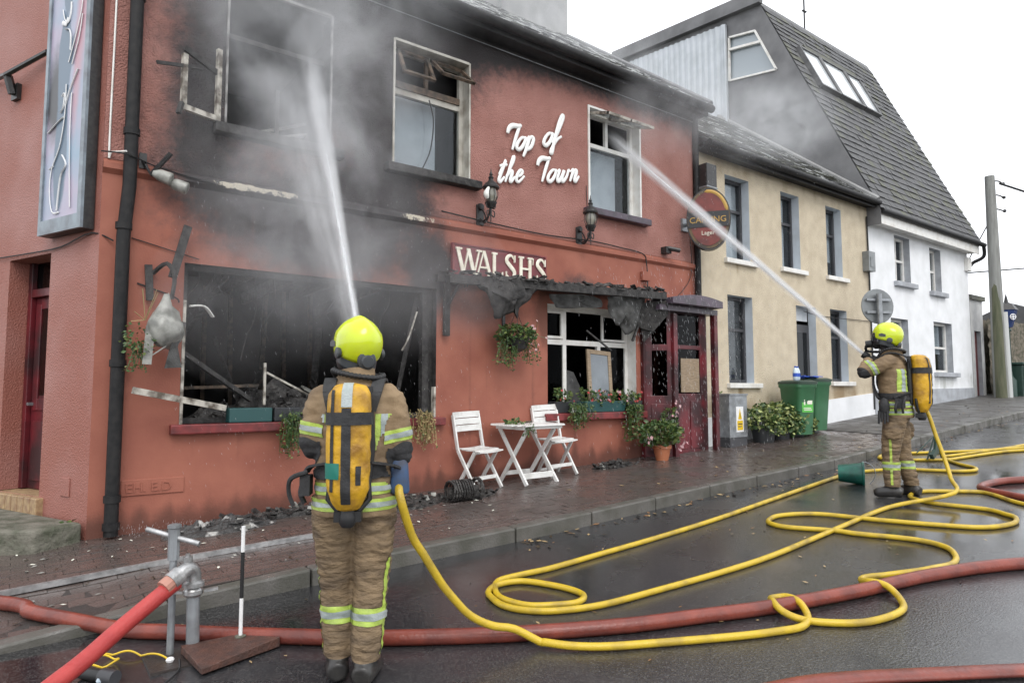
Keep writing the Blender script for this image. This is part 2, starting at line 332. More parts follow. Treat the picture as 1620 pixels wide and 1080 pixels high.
# brick pavers: the 300 nearest as pieces, the rest joined
def paver_mesh(m): 
    b = B(); b.box(-.0985, .0985, -.0487, .0487, -.03, 0); return b.mesh('paver', m)
pm = [paver_mesh(M['paver']), paver_mesh(M['paver2'])]
pav = []
for r in range(19):
    y = -1.845 + r*.1
    for c in range(-12, 56):
        xx = c*.2 + (r % 2)*.1
        if xx < 11.1 and xx > -1.7: pav.append((math.dist((xx, y), (-.52, -6.7)), xx, y))
pav.sort(); far = B()
for k, (d, xx, y) in enumerate(pav):
    z = pz(xx, y) + random.uniform(-.0025, .0025); sl_ = math.atan2(pz(xx+.1, y) - pz(xx-.1, y), .2)
    R = Matrix.Rotation(-sl_ + random.uniform(-.012, .012), 3, 'Y') @ Matrix.Rotation(math.atan2(pz(xx, y+.05) - pz(xx, y-.05), .1) + random.uniform(-.02, .02), 3, 'X')
    if k < 300:
        o = bpy.data.objects.new('paver', pm[random.random() < .4]); C.objects.link(o); o.parent = pave
        o.location = (xx, y, z); o.rotation_euler = R.to_euler()
    else:
        far.cur = int(random.random() < .4)
        p = [V((xx, y, z)) + R @ V((a*.098, e*.048, h)) for h in (-.02, 0) for a, e in ((-1,-1),(1,-1),(1,1),(-1,1))]
        far.add(p, [(4,5,6,7),(0,1,5,4),(1,2,6,5),(2,3,7,6),(3,0,4,7)])
O('paver', far, [M['paver'], M['paver2']], pave, kind='stuff', fix=False)

# ---------------------------------------------------------------- walls with openings
def wall_grid(name, x0, x1, zf, z1, ops, step, m, parent, P, stain=None, z0=None):
    """a wall skin on the plane P(s, z); openings (xa, xb, za, zb) are left out; stain(s, z) gives attribute values"""
    xs = sorted(set([x0, x1] + [v for o in ops for v in o[:2]] + list(np.arange(x0 + step, x1 - step*.3, step))))
    zb = z0 if z0 is not None else min(zf(x0), zf(x1)) - .35
    zs = sorted(set([zb, z1] + [v for o in ops for v in o[2:4]] + list(np.arange(zb + step, z1 - step*.3, step))))
    n = len(xs); b = B(); vs = [P(x, z) for z in zs for x in xs]; fs = []
    for j in range(len(zs)-1):
        for i in range(n-1):
            cx, cz = (xs[i]+xs[i+1])/2, (zs[j]+zs[j+1])/2
            if any(o[0] < cx < o[1] and o[2] < cz < o[3] for o in ops): continue
            fs.append((j*n+i, j*n+i+1, (j+1)*n+i+1, (j+1)*n+i))
    b.add(vs, fs); o = O(name, b, m, parent, fix=False)
    if stain:
        for nm in stain:
            a = o.data.attributes.new(nm, 'FLOAT', 'POINT'); a.data.foreach_set('value', [float(stain[nm](x, z)) for z in zs for x in xs])
    return o
FR = lambda x, z: (x, 0, z)
def g2(x, z, cx, cz, sx, sz): return math.exp(-((x-cx)/sx)**2 - ((z-cz)/sz)**2)
def reveal(name, o, d, m, parent, y=0.):
    xa, xb, za, zb = o; b = B(); e = .02
    b.quad((xa,y,za),(xa,y+d,za),(xa,y+d,zb),(xa,y,zb)); b.quad((xb,y,za),(xb,y,zb),(xb,y+d,zb),(xb,y+d,za))
    b.quad((xa,y,zb),(xa,y+d,zb),(xb,y+d,zb),(xb,y,zb)); b.quad((xa,y,za),(xb,y,za),(xb,y+d,za),(xa,y+d,za))
    return O(name, b, m, parent, fix=False)
def back_room(o, parent, y=.16, d=1.2):
    xa, xb, za, zb = o; return room('window_room', xa-.25, xb+.25, y+.06, y+d, za-.1, zb+.15, M['dimroom'], parent)
def frame_box(b, xa, xb, za, zb, y, t, d=.06):
    b.box(xa, xa+t, y, y+d, za, zb); b.box(xb-t, xb, y, y+d, za, zb); b.box(xa+t, xb-t, y, y+d, zb-t, zb); b.box(xa+t, xb-t, y, y+d, za, za+t)
def room(name, x0, x1, y0, y1, z0, z1, m, parent):
    b = B(); b.quad((x0,y1,z0),(x1,y1,z0),(x1,y1,z1),(x0,y1,z1)); b.quad((x0,y0,z0),(x0,y1,z0),(x0,y1,z1),(x0,y0,z1)); b.quad((x1,y0,z0),(x1,y0,z1),(x1,y1,z1),(x1,y1,z0))
    b.quad((x0,y0,z0),(x1,y0,z0),(x1,y1,z0),(x0,y1,z0)); b.quad((x0,y0,z1),(x0,y1,z1),(x1,y1,z1),(x1,y0,z1))
    return O(name, b, m, parent, fix=False)
def slates(parent, o, u, v, W, L, ew, eh, mats, parts=0, lift=.008, wob=.004, skip=None):
    """courses of slates on the slope: o lower left corner, u along the eave, v up the slope"""
    o, u, v = V(o), V(u).normalized(), V(v).normalized(); n = u.cross(v).normalized(); st = B(); lst = []
    for r in range(int(L/eh)):
        for c in range(-1, int(W/ew) + 1):
            a = c*ew + (r % 2)*ew/2; a0, a1 = max(a + .004, 0), min(a + ew - .004, W)
            if a1 - a0 < .03: continue
            if skip and skip((a0+a1)/2, r*eh + eh/2): continue
            w_ = [random.uniform(-wob, wob) for _ in range(2)]; l0 = lift + .012 + random.uniform(0, wob)
            lo = -random.uniform(0, .012)
            P = lambda s, t, h: o + u*s + v*t + n*h
            t0, t1 = r*eh + lo, (r+1)*eh + .02
            vs = [P(a0,t0,l0+w_[0]), P(a1,t0,l0+w_[1]), P(a1,t1,.004), P(a0,t1,.004), P(a0,t0,l0+w_[0]-.012), P(a1,t0,l0+w_[1]-.012)]
            fs = [(0,1,2,3),(4,5,1,0),(4,0,3),(5,2,1)]
            lst.append((vs, fs, random.randrange(len(mats))))
    if parts: lst.sort(key=lambda q: (q[0][0] - V((-.52,-6.7,1.5))).length)
    for k, (vs, fs, mi) in enumerate(lst):
        if k < parts:
            b = B(); b.add(vs, fs); O('slate', b, mats[mi], parent, fix=False)
        else: st.cur = mi; st.add(vs, fs)
    O('slate', st, mats, parent, fix=False, kind='stuff')

# ---------------------------------------------------------------- the burnt pub
pub = T('pub', 'terracotta red two storey corner pub, fire blackened, with burnt out windows', 'building', (0, 0, .25))
SH = (.68, 3.37, 1.19, 2.68); W1 = (1.0, 2.03, 4.05, 5.5); W2 = (2.79, 3.79, 4.04, 5.5); W3 = (5.82, 6.84, 4.04, 5.5); W4 = (5.05, 6.73, 1.2, 2.64); DR = (6.84, 7.1, .5, 2.75)
def soot(x, z):
    s = 1.05*g2(x, z, 1.7, 5.7, 1.5, .75) + .8*g2(x, z, 1.6, 4.7, 1.3, 1.0) + .75*g2(x, z, 3.1, 5.5, 1.25, .6) + .9*g2(x, z, 2.9, 4.3, .65, .75)
    s += 1.15*g2(x, z, 2.0, 3.1, 1.25, .55) + .9*g2(x, z, 3.25, 2.7, .22, .5) + .55*g2(x, z, .75, 3.6, .5, .5) + .4*g2(x, z, 2.4, 3.6, .8, .3)
    s += .95*math.exp(-((z-5.95)/.36)**2)*(1 if x > 3.5 else .8) + .62*g2(x, z, 5.6, 2.95, .4, .22) + .35*g2(x, z, 4.6, 2.7, 1.2, .18) + .3*g2(x, z, 6.2, 2.8, .6, .25)
    s += .5*g2(x, z, .75, 4.35, .25, .5) + .5*g2(x, z, 3.5, 2.9, .25, .35)
    return min(s*1.0, 1.04)
st = dict(soot=soot, rust=lambda x, z: .55*g2(x, z, 3.2, 3.0, .5, .6) + .6*g2(x, z, 4.2, 2.5, .9, .3) + .8*g2(x, z, 5.0, 2.5, .12, .6),
          peel=lambda x, z: .60*(math.exp(-((z-3.475)/.06)**4) if .9 < x < 1.75 or 2.85 < x < 3.35 else 0),
          damp=lambda x, z: .8*g2(z, 0, G(x), 0, .22, 1) + (.75*max(0, noise.noise(V((x*9, z*.35, 3)))+.05)*(1 if z < 3.4 else .7)) + (.55*max(0, noise.noise(V((x*16, z*.2, 8)))+.25)*math.exp(-max(0, 1.1-z)/.4) if z < 1.12 and (.6 < x < 3.5 or 4.95 < x < 6.9) else 0))
ops_g = [SH, W4, DR]; ops_u = [W1, W2, W3]
wall_grid('lower_wall', 0, 8.17, G, 3.40, ops_g, .08, terra_flat, pub, FR, st)
wall_grid('upper_wall', 0, 8.17, G, 6.0, ops_u, .08, terra_rough, pub, lambda x, z: (x, -.012, z), st, z0=3.53)
sc_ = wall_grid('string_course', 0, 8.17, G, 3.545, [], .05, terra_flat, pub, lambda x, z: (x, -.045 if 3.405 < z < 3.54 else .01, z), st, z0=3.39)
SD = V((-.396, .918, 0)); SN = V((-.918, -.396, 0))
def sp(s, z, off=0.): p = SD*s + SN*off; return V((p.x, p.y, z))
SDR = (.80, 1.58, .54, 2.77)
wall_grid('side_wall', 0, 6, lambda s: .2, 6.0, [SDR], .25, terra_side, pub, lambda s, z: sp(s, z))
b = B()                                                     # the rest of the building's body
b.quad((8.17,0,.2),(8.17,7,.2),(8.17,7,6),(8.17,0,6)); b.prism([(0,6),(3.9,8.95),(7.8,6)], (8.16,0,0), (0,1,0), (0,0,1), (.02,0,0))
b.quad(sp(6,0),(8.17,7,0),(8.17,7,6),sp(6,6)); b.quad((.0,0.25,5.9),(8.17,.25,5.9),(8.17,7,5.9),sp(6,5.9))
O('rear_wall', b, M['cement'], pub, fix=False)
room('ground_floor_room', -.0, 4.3, .22, 4.4, .35, 3.25, M['room'], pub); room('ground_floor_room', 4.35, 8.1, .22, 3.6, .45, 3.2, M['room'], pub)
room('upper_floor_room', .3, 2.4, .2, 3.4, 3.6, 5.85, M['room'], pub); room('upper_floor_room', 2.5, 5.2, .2, 3.2, 3.6, 5.85, M['room'], pub); room('upper_floor_room', 5.3, 8, .2, 3.2, 3.6, 5.85, M['room'], pub)
# shop window: burnt out, debris inside
b = B(); frame_box(b, *SH, .10, .05); b.cur = 1; b.box(SH[0]+.002, SH[0]+.028, -.004, .06, SH[2], SH[3]-.35); b.box(SH[1]-.028, SH[1]-.002, -.004, .06, SH[2], SH[2]+.35)
b.cur = 0; b.box(3.22, 3.30, .06, .14, 1.25, 2.63); b.bar((3.05,.4,1.3), (3.25,.25,2.6), .05, .05)
win = O('shop_window', b, [M['soot'], M['oldwhite']], pub)
reveal('reveal', SH, .2, M['soot'], win)
b = B(); b.box(.60, 3.46, -.09, .1, 1.10, 1.19); O('sill', b, M['sillred'], win, bevel=.012)
rr = random.Random(8)
for k in range(6):
    xx = .7 + k*.5; sag = rr.uniform(0,.5) if k % 2 else 0; b = B(); b.bar((xx,.35,2.95 - sag*.2), (xx + rr.uniform(-.15,.15),3.6,2.95 - sag*2.2), .06, .16); O('ceiling_joist', b, M['char'], pub)
for k in range(7):
    xx = .9 + k*.42; b = B(); b.bar((xx,4.25,.5), (xx + rr.uniform(-.1,.1),4.2,3.1), .06, .08, (0,1,0)); O('wall_stud', b, M['burnt'], pub)
for k in range(7):
    xx = rr.uniform(.8,3.2); L_ = rr.uniform(.4,1.1); b = B(); b.tube(curve([(xx,.5,2.9),(xx+.06,.52,2.9-L_*.5),(xx-.05,.5,2.9-L_*.8),(xx+rr.uniform(-.1,.1),.5,2.9-L_)], 4), .008, 4); O('hanging_wire', b, M['soot'], pub)
for k in range(5):
    xx = 1 + k*.5; yy = rr.uniform(.8,2.2); b = B(); b.bar((xx,yy,.6), (xx+rr.uniform(-.7,.7),yy+.4,rr.uniform(1.5,2.4)), rr.uniform(.04,.1), .04); O('fallen_timber', b, M['char'], pub)
# upper windows
def upper_window(o, mfr, mrev, ft=.03):
    xa, xb, za, zb = o; b = B(); b.box(xa-ft, xa, -.03, .05, za, zb+ft); b.box(xb, xb+ft, -.03, .05, za, zb+ft); b.box(xa, xb, -.03, .05, zb, zb+.03)
    f = O('window', b, mfr, pub); reveal('reveal', (xa+.001, xb-.001, za, zb-.001), .2, mrev, f)
    b = B(); b.box(xa-.12, xb+.14, -.13, .16, za-.10, za-.002); O('sill', b, M['purple'] if xa > 5 else M['soot'], f, bevel=.012)
    return f
f1 = upper_window(W1, M['ashgrey'], M['soot'], .02); f2 = upper_window(W2, M['grime'], M['grime'], .022); f3 = upper_window(W3, M['white'], M['white'])
b = B(); frame_box(b, 2.79, 3.79, 4.04, 5.5, .12, .05); b.box(2.84, 3.74, .13, .18, 4.95, 5.02)
b.cur = 1; b.box(2.84, 3.74, .11, .17, 5.02, 5.10); b.box(3.26, 3.30, .12, .17, 5.02, 5.45)
O('frame', b, [M['grime'], M['burnt']], f2)
b = B(); b.box(2.84, 3.74, .150, .158, 4.09, 4.95); O('pane', b, M['glass'], f2)
b = B(); b.box(2.82, 3.5, .30, .31, 4.05, 5.0); O('blind', b, M['pale'], f2)
for xa, xb, a in ((2.85, 3.27, .5), (3.30, 3.76, .8)):      # two scorched top lights hanging open
    R = Matrix.Rotation(-a, 3, 'X'); h = V(((xa+xb)/2, .08, 5.46)); b = B()
    for dx, dz, sx, sz in ((-(xb-xa)/2+.02, -.2, .04, .4), ((xb-xa)/2-.02, -.2, .04, .4), (0, -.02, xb-xa, .04), (0, -.38, xb-xa, .04)):
        b.obox(h + R @ V((dx, 0, dz)), sx, .035, sz, R)
    O('top_light', b, M['burnt'], f2)
b = B(); b.tube(curve([(3.28,.06,4.95),(3.33,.04,4.7),(3.30,.05,4.35),(3.2,.06,4.1)], 5), .008, 5); O('hanging_cable', b, M['rubber'], f2)
b = B(); frame_box(b, 5.82, 6.84, 4.04, 5.5, .12, .055); b.box(5.87, 6.79, .13, .18, 5.0, 5.06); b.box(6.28, 6.33, .13, .18, 5.06, 5.45)
O('frame', b, M['white'], f3)
b = B(); b.box(5.87, 6.79, .150, .158, 4.09, 5.0); O('pane', b, M['glass'], f3)
b = B(); b.box(5.85, 6.6, .26, .27, 4.05, 5.0); O('blind', b, M['pale'], f3)
for xa, xb in ((5.87, 6.3), (6.33, 6.79)):
    R = Matrix.Rotation(-1.25, 3, 'X'); h = V(((xa+xb)/2, .06, 5.46)); b = B()
    for dx, dz, sx, sz in ((-(xb-xa)/2+.02, -.22, .04, .44), ((xb-xa)/2-.02, -.22, .04, .44), (0, -.02, xb-xa, .04), (0, -.42, xb-xa, .05)):
        b.obox(h + R @ V((dx, 0, dz)), sx, .035, sz, R)
    tl = O('top_light', b, M['oldwhite'], f3); b = B(); b.obox(h + R @ V((0, 0, -.22)), xb-xa-.08, .006, .36, R); O('pane', b, M['glass'], tl)
# W1: part of a burnt casement swung out to the left
R = Matrix.Rotation(.35, 3, 'Z'); b = B(); h = V((.93, -.035, 4.42))
for dx, dz, sx, sz in ((-.02, 0, .045, .72), (-.36, -.09, .045, .52), (-.19, -.33, .36, .05)): b.obox(h + R @ V((dx, 0, dz)), sx, .04, sz, R)
b.cur = 1; b.obox(h + R @ V((-.19, .0, .17)), .36, .03, .05, R @ Matrix.Rotation(.3, 3, 'Y')); b.bar(h + R @ V((-.38,-.01,-.3)), h + R @ V((-.42,-.03,-.42)), .04, .03); b.bar(h + R @ V((-.2,-.01,.1)), h + R @ V((-.62,-.01,-.02)), .02, .03)
O('burnt_casement', b, [M['oldwhite'], M['soot']], f1)
b = B(); b.box(1.03, 2.0, .1, .15, 4.05, 4.11); b.box(1.03, 2.0, .1, .14, 5.0, 5.05); b.box(1.5, 1.54, .1, .14, 4.1, 4.6); O('frame', b, M['soot'], f1)
b = B(); b.bar((1.2,.5,4.15), (2.0,.9,4.6), .25, .03); b.bar((1.3,.4,4.1), (1.9,.35,4.28), .12, .02); O('fallen_board', b, M['plastic'], f1)
# ground-floor window on the right
b = B(); frame_box(b, 5.05, 6.73, 1.2, 2.64, .17, .055); b.box(5.105, 6.675, .172, .228, 2.12, 2.19); b.box(5.47, 5.53, .174, .226, 1.255, 2.585); b.box(6.12, 6.18, .174, .226, 1.255, 2.12)
frame_box(b, 5.11, 5.46, 2.20, 2.58, .155, .035, .03); frame_box(b, 6.2, 6.67, 2.20, 2.58, .155, .03, .03)
f4 = O('window', b, M['white'], pub); reveal('reveal', W4, .2, M['white'], f4)
b = B(); b.box(4.96, 6.86, -.10, .16, 1.10, 1.198); O('sill', b, M['sillred'], f4, bevel=.012)
for xa, xb, za, zb in ((5.105,5.47,1.255,2.12), (6.18,6.675,1.255,2.12), (5.15,5.42,2.24,2.55)):
    b = B(); b.box(xa, xb, .195, .201, za, zb); O('pane', b, M['darkglass'], f4)
b = B(); 
for pts in (((5.13,1.26),(5.46,1.26),(5.46,2.05),(5.42,1.75),(5.25,1.55)), ((5.55,1.26),(5.95,1.26),(5.9,1.45),(5.72,1.75),(5.6,1.78)), ((6.2,1.26),(6.66,1.26),(6.66,1.6),(6.45,1.7),(6.36,2.05),(6.3,1.8))):
    b.prism(pts, (0,.24,0), (1,0,0), (0,0,1), (0,.01,0))
O('net_curtain', b, M['net'], f4)
# side door, its recess and step
d0, d1, dz0, dz1 = SDR
b = B()
b.quad(sp(d0,dz0),sp(d0,dz0,-.22),sp(d0,dz1,-.22),sp(d0,dz1)); b.quad(sp(d1,dz0),sp(d1,dz1),sp(d1,dz1,-.22),sp(d1,dz0,-.22)); b.quad(sp(d0,dz1),sp(d0,dz1,-.22),sp(d1,dz1,-.22),sp(d1,dz1))
O('door_recess', b, terra_side, pub, fix=False)
RS = Matrix((SD, SN, V((0,0,1)))).transposed()
def sbox(b, s0, s1, o0, o1, z0, z1): return b.obox(sp((s0+s1)/2, (z0+z1)/2, (o0+o1)/2), s1-s0, o1-o0, z1-z0, RS)
b = B(); sbox(b, d0, d1, -.26, -.22, dz0, 2.42); sbox(b, d0, d0+.07, -.22, -.17, dz0, dz1); sbox(b, d1-.07, d1, -.22, -.17, dz0, dz1); sbox(b, d0+.07, d1-.07, -.23, -.17, 2.42, 2.5)
door = O('side_door', b, M['red'], pub, bevel=.006)
b = B(); sbox(b, 1.02, 1.36, -.222, -.213, 1.45, 2.3); sbox(b, d0+.07, d1-.07, -.24, -.22, 2.5, dz1); O('pane', b, M['darkglass'], door)
b = B()
for s0, s1, z0, z1 in ((.9,1.0,1.3,2.35), (1.38,1.48,1.3,2.35), (1.0,1.38,2.3,2.4), (1.0,1.38,1.3,1.42), (.93,1.15,.62,1.2), (1.23,1.45,.62,1.2)): sbox(b, s0, s1, -.22, -.206, z0, z1)
O('panel', b, M['red'], door, bevel=.006)
b = B(); sbox(b, 1.44, 1.47, -.21, -.16, 1.35, 1.38); O('handle', b, M['galv'], door)
for k in range(8):
    b = B(); sbox(b, .72 + k*.115, .72 + k*.115 + .105, -.34, .06, .33, .535); O('brick', b, M['brick'], pub, bevel=.008)
# entrance glazing and porch
porch = T('porch', 'dark red timber entrance porch with purple flat canopy at the right end of the pub', 'porch', (7.6, 0, .57))
def post(xa, ya, z0, z1, wd, m, nm='post'):
    b = B(); b.box(xa-wd/2, xa+wd/2, ya-wd/2, ya+wd/2, z0, z1); return O(nm, b, m, porch, bevel=.006)
post(7.19, -.32, .46, 2.62, .085, M['red']); post(8.15, -.32, .52, 2.66, .085, M['red']); post(6.86, -.03, .44, 2.75, .07, M['red'])
A_, B_ = V((6.88,-.05,0)), V((7.16,-.29,0)); dd = (B_-A_).normalized(); nn = V((dd.y, -dd.x, 0)); RP = Matrix((dd, nn, V((0,0,1)))).transposed(); Lp = (B_-A_).length
def pbox(b, s0, s1, z0, z1, o0, o1): p = A_ + dd*(s0+s1)/2 + nn*(o0+o1)/2; b.obox((p.x, p.y, (z0+z1)/2), s1-s0, o1-o0, z1-z0, RP)
b = B(); pbox(b, 0, Lp, .45, 1.42, -.02, .02); pbox(b, 0, .09, 1.42, 2.7, -.02, .02); pbox(b, Lp-.06, Lp, 1.42, 2.7, -.02, .02); pbox(b, .09, Lp-.06, 2.08, 2.17, -.02, .02)
b.cur = 1; pbox(b, .07, Lp-.05, .62, 1.3, .02, .03)
sp_ = O('side_panel', b, [M['red'], M['red']], porch, bevel=.004)
b = B(); pbox(b, .09, Lp-.06, 1.42, 2.08, -.004, .004); pbox(b, .09, Lp-.06, 2.17, 2.7, -.004, .004); O('pane', b, M['darkglass'], sp_)
b = B(); y = -.2
b.box(7.24, 8.12, y, y+.045, .50, 1.45); b.box(7.24, 7.36, y, y+.045, 1.45, 2.66); b.box(7.95, 8.12, y, y+.045, 1.45, 2.66); b.box(7.36, 7.95, y, y+.045, 2.12, 2.18)
dr = O('door', b, M['red'], porch, bevel=.005)
b = B(); b.box(7.36, 7.95, y+.018, y+.026, 1.45, 2.12); b.box(7.36, 7.95, y+.018, y+.026, 2.18, 2.64); O('pane', b, M['darkglass'], dr)
b = B()
for xa, xb in ((7.36,7.62), (7.69,7.95)): b.box(xa, xb, y-.012, y+.002, .62, 1.34)
O('panel', b, M['red'], dr, bevel=.008)
b = B(); b.box(7.5, 7.93, y+.004, y+.014, 1.47, 1.98); O('notice', b, M['wood'], dr)
b = B(); b.box(7.31, 7.34, y-.05, y, 1.38, 1.42); O('handle', b, M['galv'], dr)
b = B(); b.box(6.85, 8.2, -.36, .0, 2.66, 2.74); O('beam', b, M['purple'], porch)
b = B()                                                     # canopy with a shallow curved fascia
prof = [(6.98 + i*.13, 2.84 + .07*math.sin(PI*min(1, max(0, i/9.6)))) for i in range(10)]
b.prism([(6.98,2.75)] + prof + [(8.15,2.75)], (0,-.5,0), (1,0,0), (0,0,1), (0,.5,0)); O('canopy', b, M['purple'], porch, bevel=.006)
# eaves, gutter, roof, chimney
b = B(); b.box(-.1, 8.2, -.26, 0, 5.90, 5.96); b.box(-.1, 8.2, -.27, -.235, 5.88, 6.03); O('soffit', b, M['pipe'], pub)
b = B(); b.tube([(-.1,-.33,5.99), (8.22,-.33,5.98)], .062, 10); g_ = O('gutter', b, M['pipe'], pub, smooth=50)
b = B(); b.tube([(0,-.05,5.84), (8.1,-.05,5.83)], .006, 5); O('eaves_cable', b, M['galv'], pub)
tp = .77; Ls = math.hypot(4.2, 4.2*tp)
b = B(); b.add([(-.3,-.3,6.0),(8.2,-.3,6.0),(8.2,3.9,6.0+4.2*tp),(-.3,3.9,6.0+4.2*tp),(8.2,8,6.0),(-.3,8,6.0)], [(0,1,2,3),(3,2,4,5)])
rf = O('roof', b, M['lead'], pub, fix=False)
slates(rf, (-.3,-.34,6.0), (1,0,0), (0,1,tp), 8.5, Ls, .26, .19, [M['slate_sheen'], M['slate_sheen'], M['slate_sheen'], M['slate'], M['slate2']], lift=.014, wob=.014)
b = B(); b.box(6.55, 8.19, 3.1, 4.3, 8.0, 11.2); b.box(6.45, 8.22, 3.02, 4.4, 10.9, 11.3); b.box(6.5, 7.9, 3.06, 3.1, 8.3, 10.9)
O('chimney', b, M['cementl'], rf)
b = B(); b.tube([(8.2,-.32,6.07),(8.2,3.9,6.07+4.2*tp)], .05, 6); O('verge', b, M['lead'], rf)
# drainpipes
b = B(); b.tube([(.17,-.09,.27),(.17,-.09,2.85),(.2,-.09,3.3),(.2,-.09,5.95)], .055, 10)
for z in (.32, .55, 1.7, 2.9, 3.75, 5.0): b.tube([(.17+.03*(z>3),-.09,z),(.17+.03*(z>3),-.09,z+.06)], .066, 10)
O('drainpipe', b, M['pipe'], pub, smooth=50)
b = B(); b.tube([(8.13,-.06,.62),(8.13,-.06,5.9)], .05, 8); O('drainpipe', b, M['pipe'], pub, smooth=50)
# cables clipped along the front
b = B()
def wire(pts, r=.007): b.tube(curve(pts, 4), r, 5)
wire([(-.02,-.06,3.57),(.17,-.16,3.55),(.4,-.06,3.52),(.8,-.06,3.46),(1.0,-.06,3.44)]); wire([(3.4,-.05,3.6),(4.2,-.05,3.56),(5.0,-.05,3.54),(5.8,-.05,3.57),(6.4,-.05,3.55),(6.85,-.05,3.52),(6.93,-.05,3.4),(6.95,-.05,3.1),(6.93,-.05,2.8)], .009)
wire([(.3,-.01,2.45),(.6,-.02,2.35),(.64,-.02,2.3)]); wire([(8.0,-.02,3.9),(8.0,-.02,3.3),(7.6,-.02,2.9)], .005); wire([(.24,-.012,2.85),(.8,-.02,2.72)], .005)
wire([(5.75,-.02,4.35),(5.76,-.02,4.1),(5.8,-.03,3.6)], .005)
wire([sp(2.0,2.82,.02),sp(1.2,2.80,.02),sp(.6,2.80,.02),sp(.1,2.87,.02),(.1,-.04,2.8)]); OS('cable', b, M['rubber'], pub)
b = B(); wire([(.045,-.025,6),(.045,-.025,4.8),(.04,-.025,3.62),(.06,-.04,3.585),(.16,-.15,3.58)], .009); OS('cable', b, M['white'], pub)
b = B(); b.box(6.84, 7.0, -.06, 0, 3.12, 3.26); O('junction_box', b, terra_flat, pub, bevel=.01)
b = B()
for xa in (.08,): b.prism([(0,0),(.5,0),(.5,.14),(0,.14)], (.24,0,.58), (1,0,-.0), (0,0,1), (0,-.012,0)); 
O('raised_plaque', b, terra_flat, pub, bevel=.006)
def text(b, s, size, o, u, v, d, spacing=1.0):
    cu = bpy.data.curves.new('t', 'FONT'); cu.body = s; cu.size = size; cu.extrude = d/2; cu.space_character = spacing; cu.resolution_u = 3
    ob = bpy.data.objects.new('t', cu); C.objects.link(ob); dg = bpy.context.evaluated_depsgraph_get(); me = bpy.data.meshes.new_from_object(ob.evaluated_get(dg))
    o, u, v = V(o), V(u), V(v); n = u.cross(v)
    b.add([o + u*p.co.x + v*p.co.y + n*(p.co.z) for p in me.vertices], [tuple(p.vertices) for p in me.polygons])
    bpy.data.objects.remove(ob); bpy.data.curves.remove(cu); bpy.data.meshes.remove(me)
b = B(); text(b, 'EH. E.D', .115, (.27,-.014,.61), (1,0,0), (0,0,1), .014); OS('raised_letter', b, terra_flat, pub)
b = B(); sbox(b, .28, .42, 0, .012, .58, .74); O('raised_plaque', b, terra_side, pub, bevel=.004)

# ---------------------------------------------------------------- beige house
WOPS = [(8.97,9.66,3.72), (10.66,11.28,3.75), (12.26,12.86,3.76), (8.97,9.68,1.62), (12.3,12.95,1.67), (15.22,16.0,3.94), (17.08,17.72,3.88), (17.13,18.2,1.93)]
bh = T('terraced_house', 'beige pebble dashed house with tall narrow windows and mossy slate roof', 'house', (11, 0, .8))
ops = [(8.97,9.66,3.72,5.16), (10.66,11.28,3.75,5.17), (12.26,12.86,3.76,5.17), (8.97,9.68,1.62,3.1), (11.07,11.76,.82,3.08), (12.3,12.95,1.67,3.1)]
wst = dict(damp=lambda x, z: .5*g2(z, 0, G(x)+.5, 0, .3, 1) + .4*g2(z, 0, 5.4, 0, .3, 1) + sum((.5 + .9*noise.noise(V((x*9, 0, o[0]))))*g2(x, 0, (o[0]+o[1])/2, 0, .38, 1)*math.exp(-max(0, o[2]-z)/.5) for o in WOPS if z < o[2]) + .45*max(0, noise.noise(V((x*5, z*.5, 4)))))
overlay(M['beige'], 'damp', (.30,.22,.13), 3., .35, .9); overlay(M['whitewall'], 'damp', (.45,.46,.44), 4., .4, .9)
def plz(x): return G(x) + .45
wall_grid('front_wall', 8.17, 13.98, G, 5.42, ops, .1, M['beige'], bh, FR, wst)
b = B()
for xa, xb in ((8.2, 11.0), (11.8, 13.97)):
    b.add([(xa,-.02,G(xa)-.2),(xb,-.02,G(xb)-.2),(xb,-.02,plz(xb)),(xa,-.02,plz(xa)),(xa,0.01,G(xa)-.2),(xb,0.01,G(xb)-.2),(xb,.01,plz(xb)),(xa,.01,plz(xa))], [(0,1,2,3),(3,2,6,7),(0,3,7,4),(1,5,6,2)])
O('plinth', b, M['whitewall'], bh)
b = B(); b.quad((8.2,7,.3),(13.9,7,.3),(13.9,7,5.4),(8.2,7,5.4)); O('rear_wall', b, M['beige'], bh, fix=False)
for k, o in enumerate(ops):
    xa, xb, za, zb = o
    b = B(); y = .15
    if k == 4:
        b.box(xa, xb, y, y+.05, za, 2.75); b.cur = 1; b.box(xa+.1, xb-.1, y-.01, y+.01, 1.0, 1.6); b.box(xa+.1, xb-.1, y-.01, y+.01, 1.75, 2.6)
        f = O('front_door', b, [M['frame'], M['darkglass']], bh); b = B(); b.box(xa+.03, xb-.03, y+.01, y+.03, 2.82, zb); O('pane', b, M['pale'], f)
        b = B(); b.box(xa+.06, xa+.09, y-.05, y, 1.75, 1.9); O('handle', b, M['galv'], f)
        b = B(); b.box(xa, xb, -.08, .16, za-.15, za); O('threshold', b, M['stone'], f)
    else:
        frame_box(b, xa, xb, za, zb, y, .055); b.box(xa+.055, xb-.055, y+.004, y+.05, (za+zb)/2+.15, (za+zb)/2+.2)
        f = O('window', b, M['frame'], bh); b = B(); b.box(xa+.05, xb-.05, y+.03, y+.036, za+.05, zb-.05); O('pane', b, M['glass'], f)
        b = B(); b.box(xa+.05, xb-.05 - (.12 if k in (1,5) else 0), y+.085, y+.09, za+(.05 if k != 2 else .35), zb-.05); O('blind', b, M['pale'] if k < 3 else M['net'], f)
        b = B(); b.box(xa-.07, xb+.16, -.07, .14, za-.085, za-.002); O('sill', b, M['white'], f, bevel=.008)
    reveal('reveal', o, .16, M['lgrey'], f); back_room(o, f)
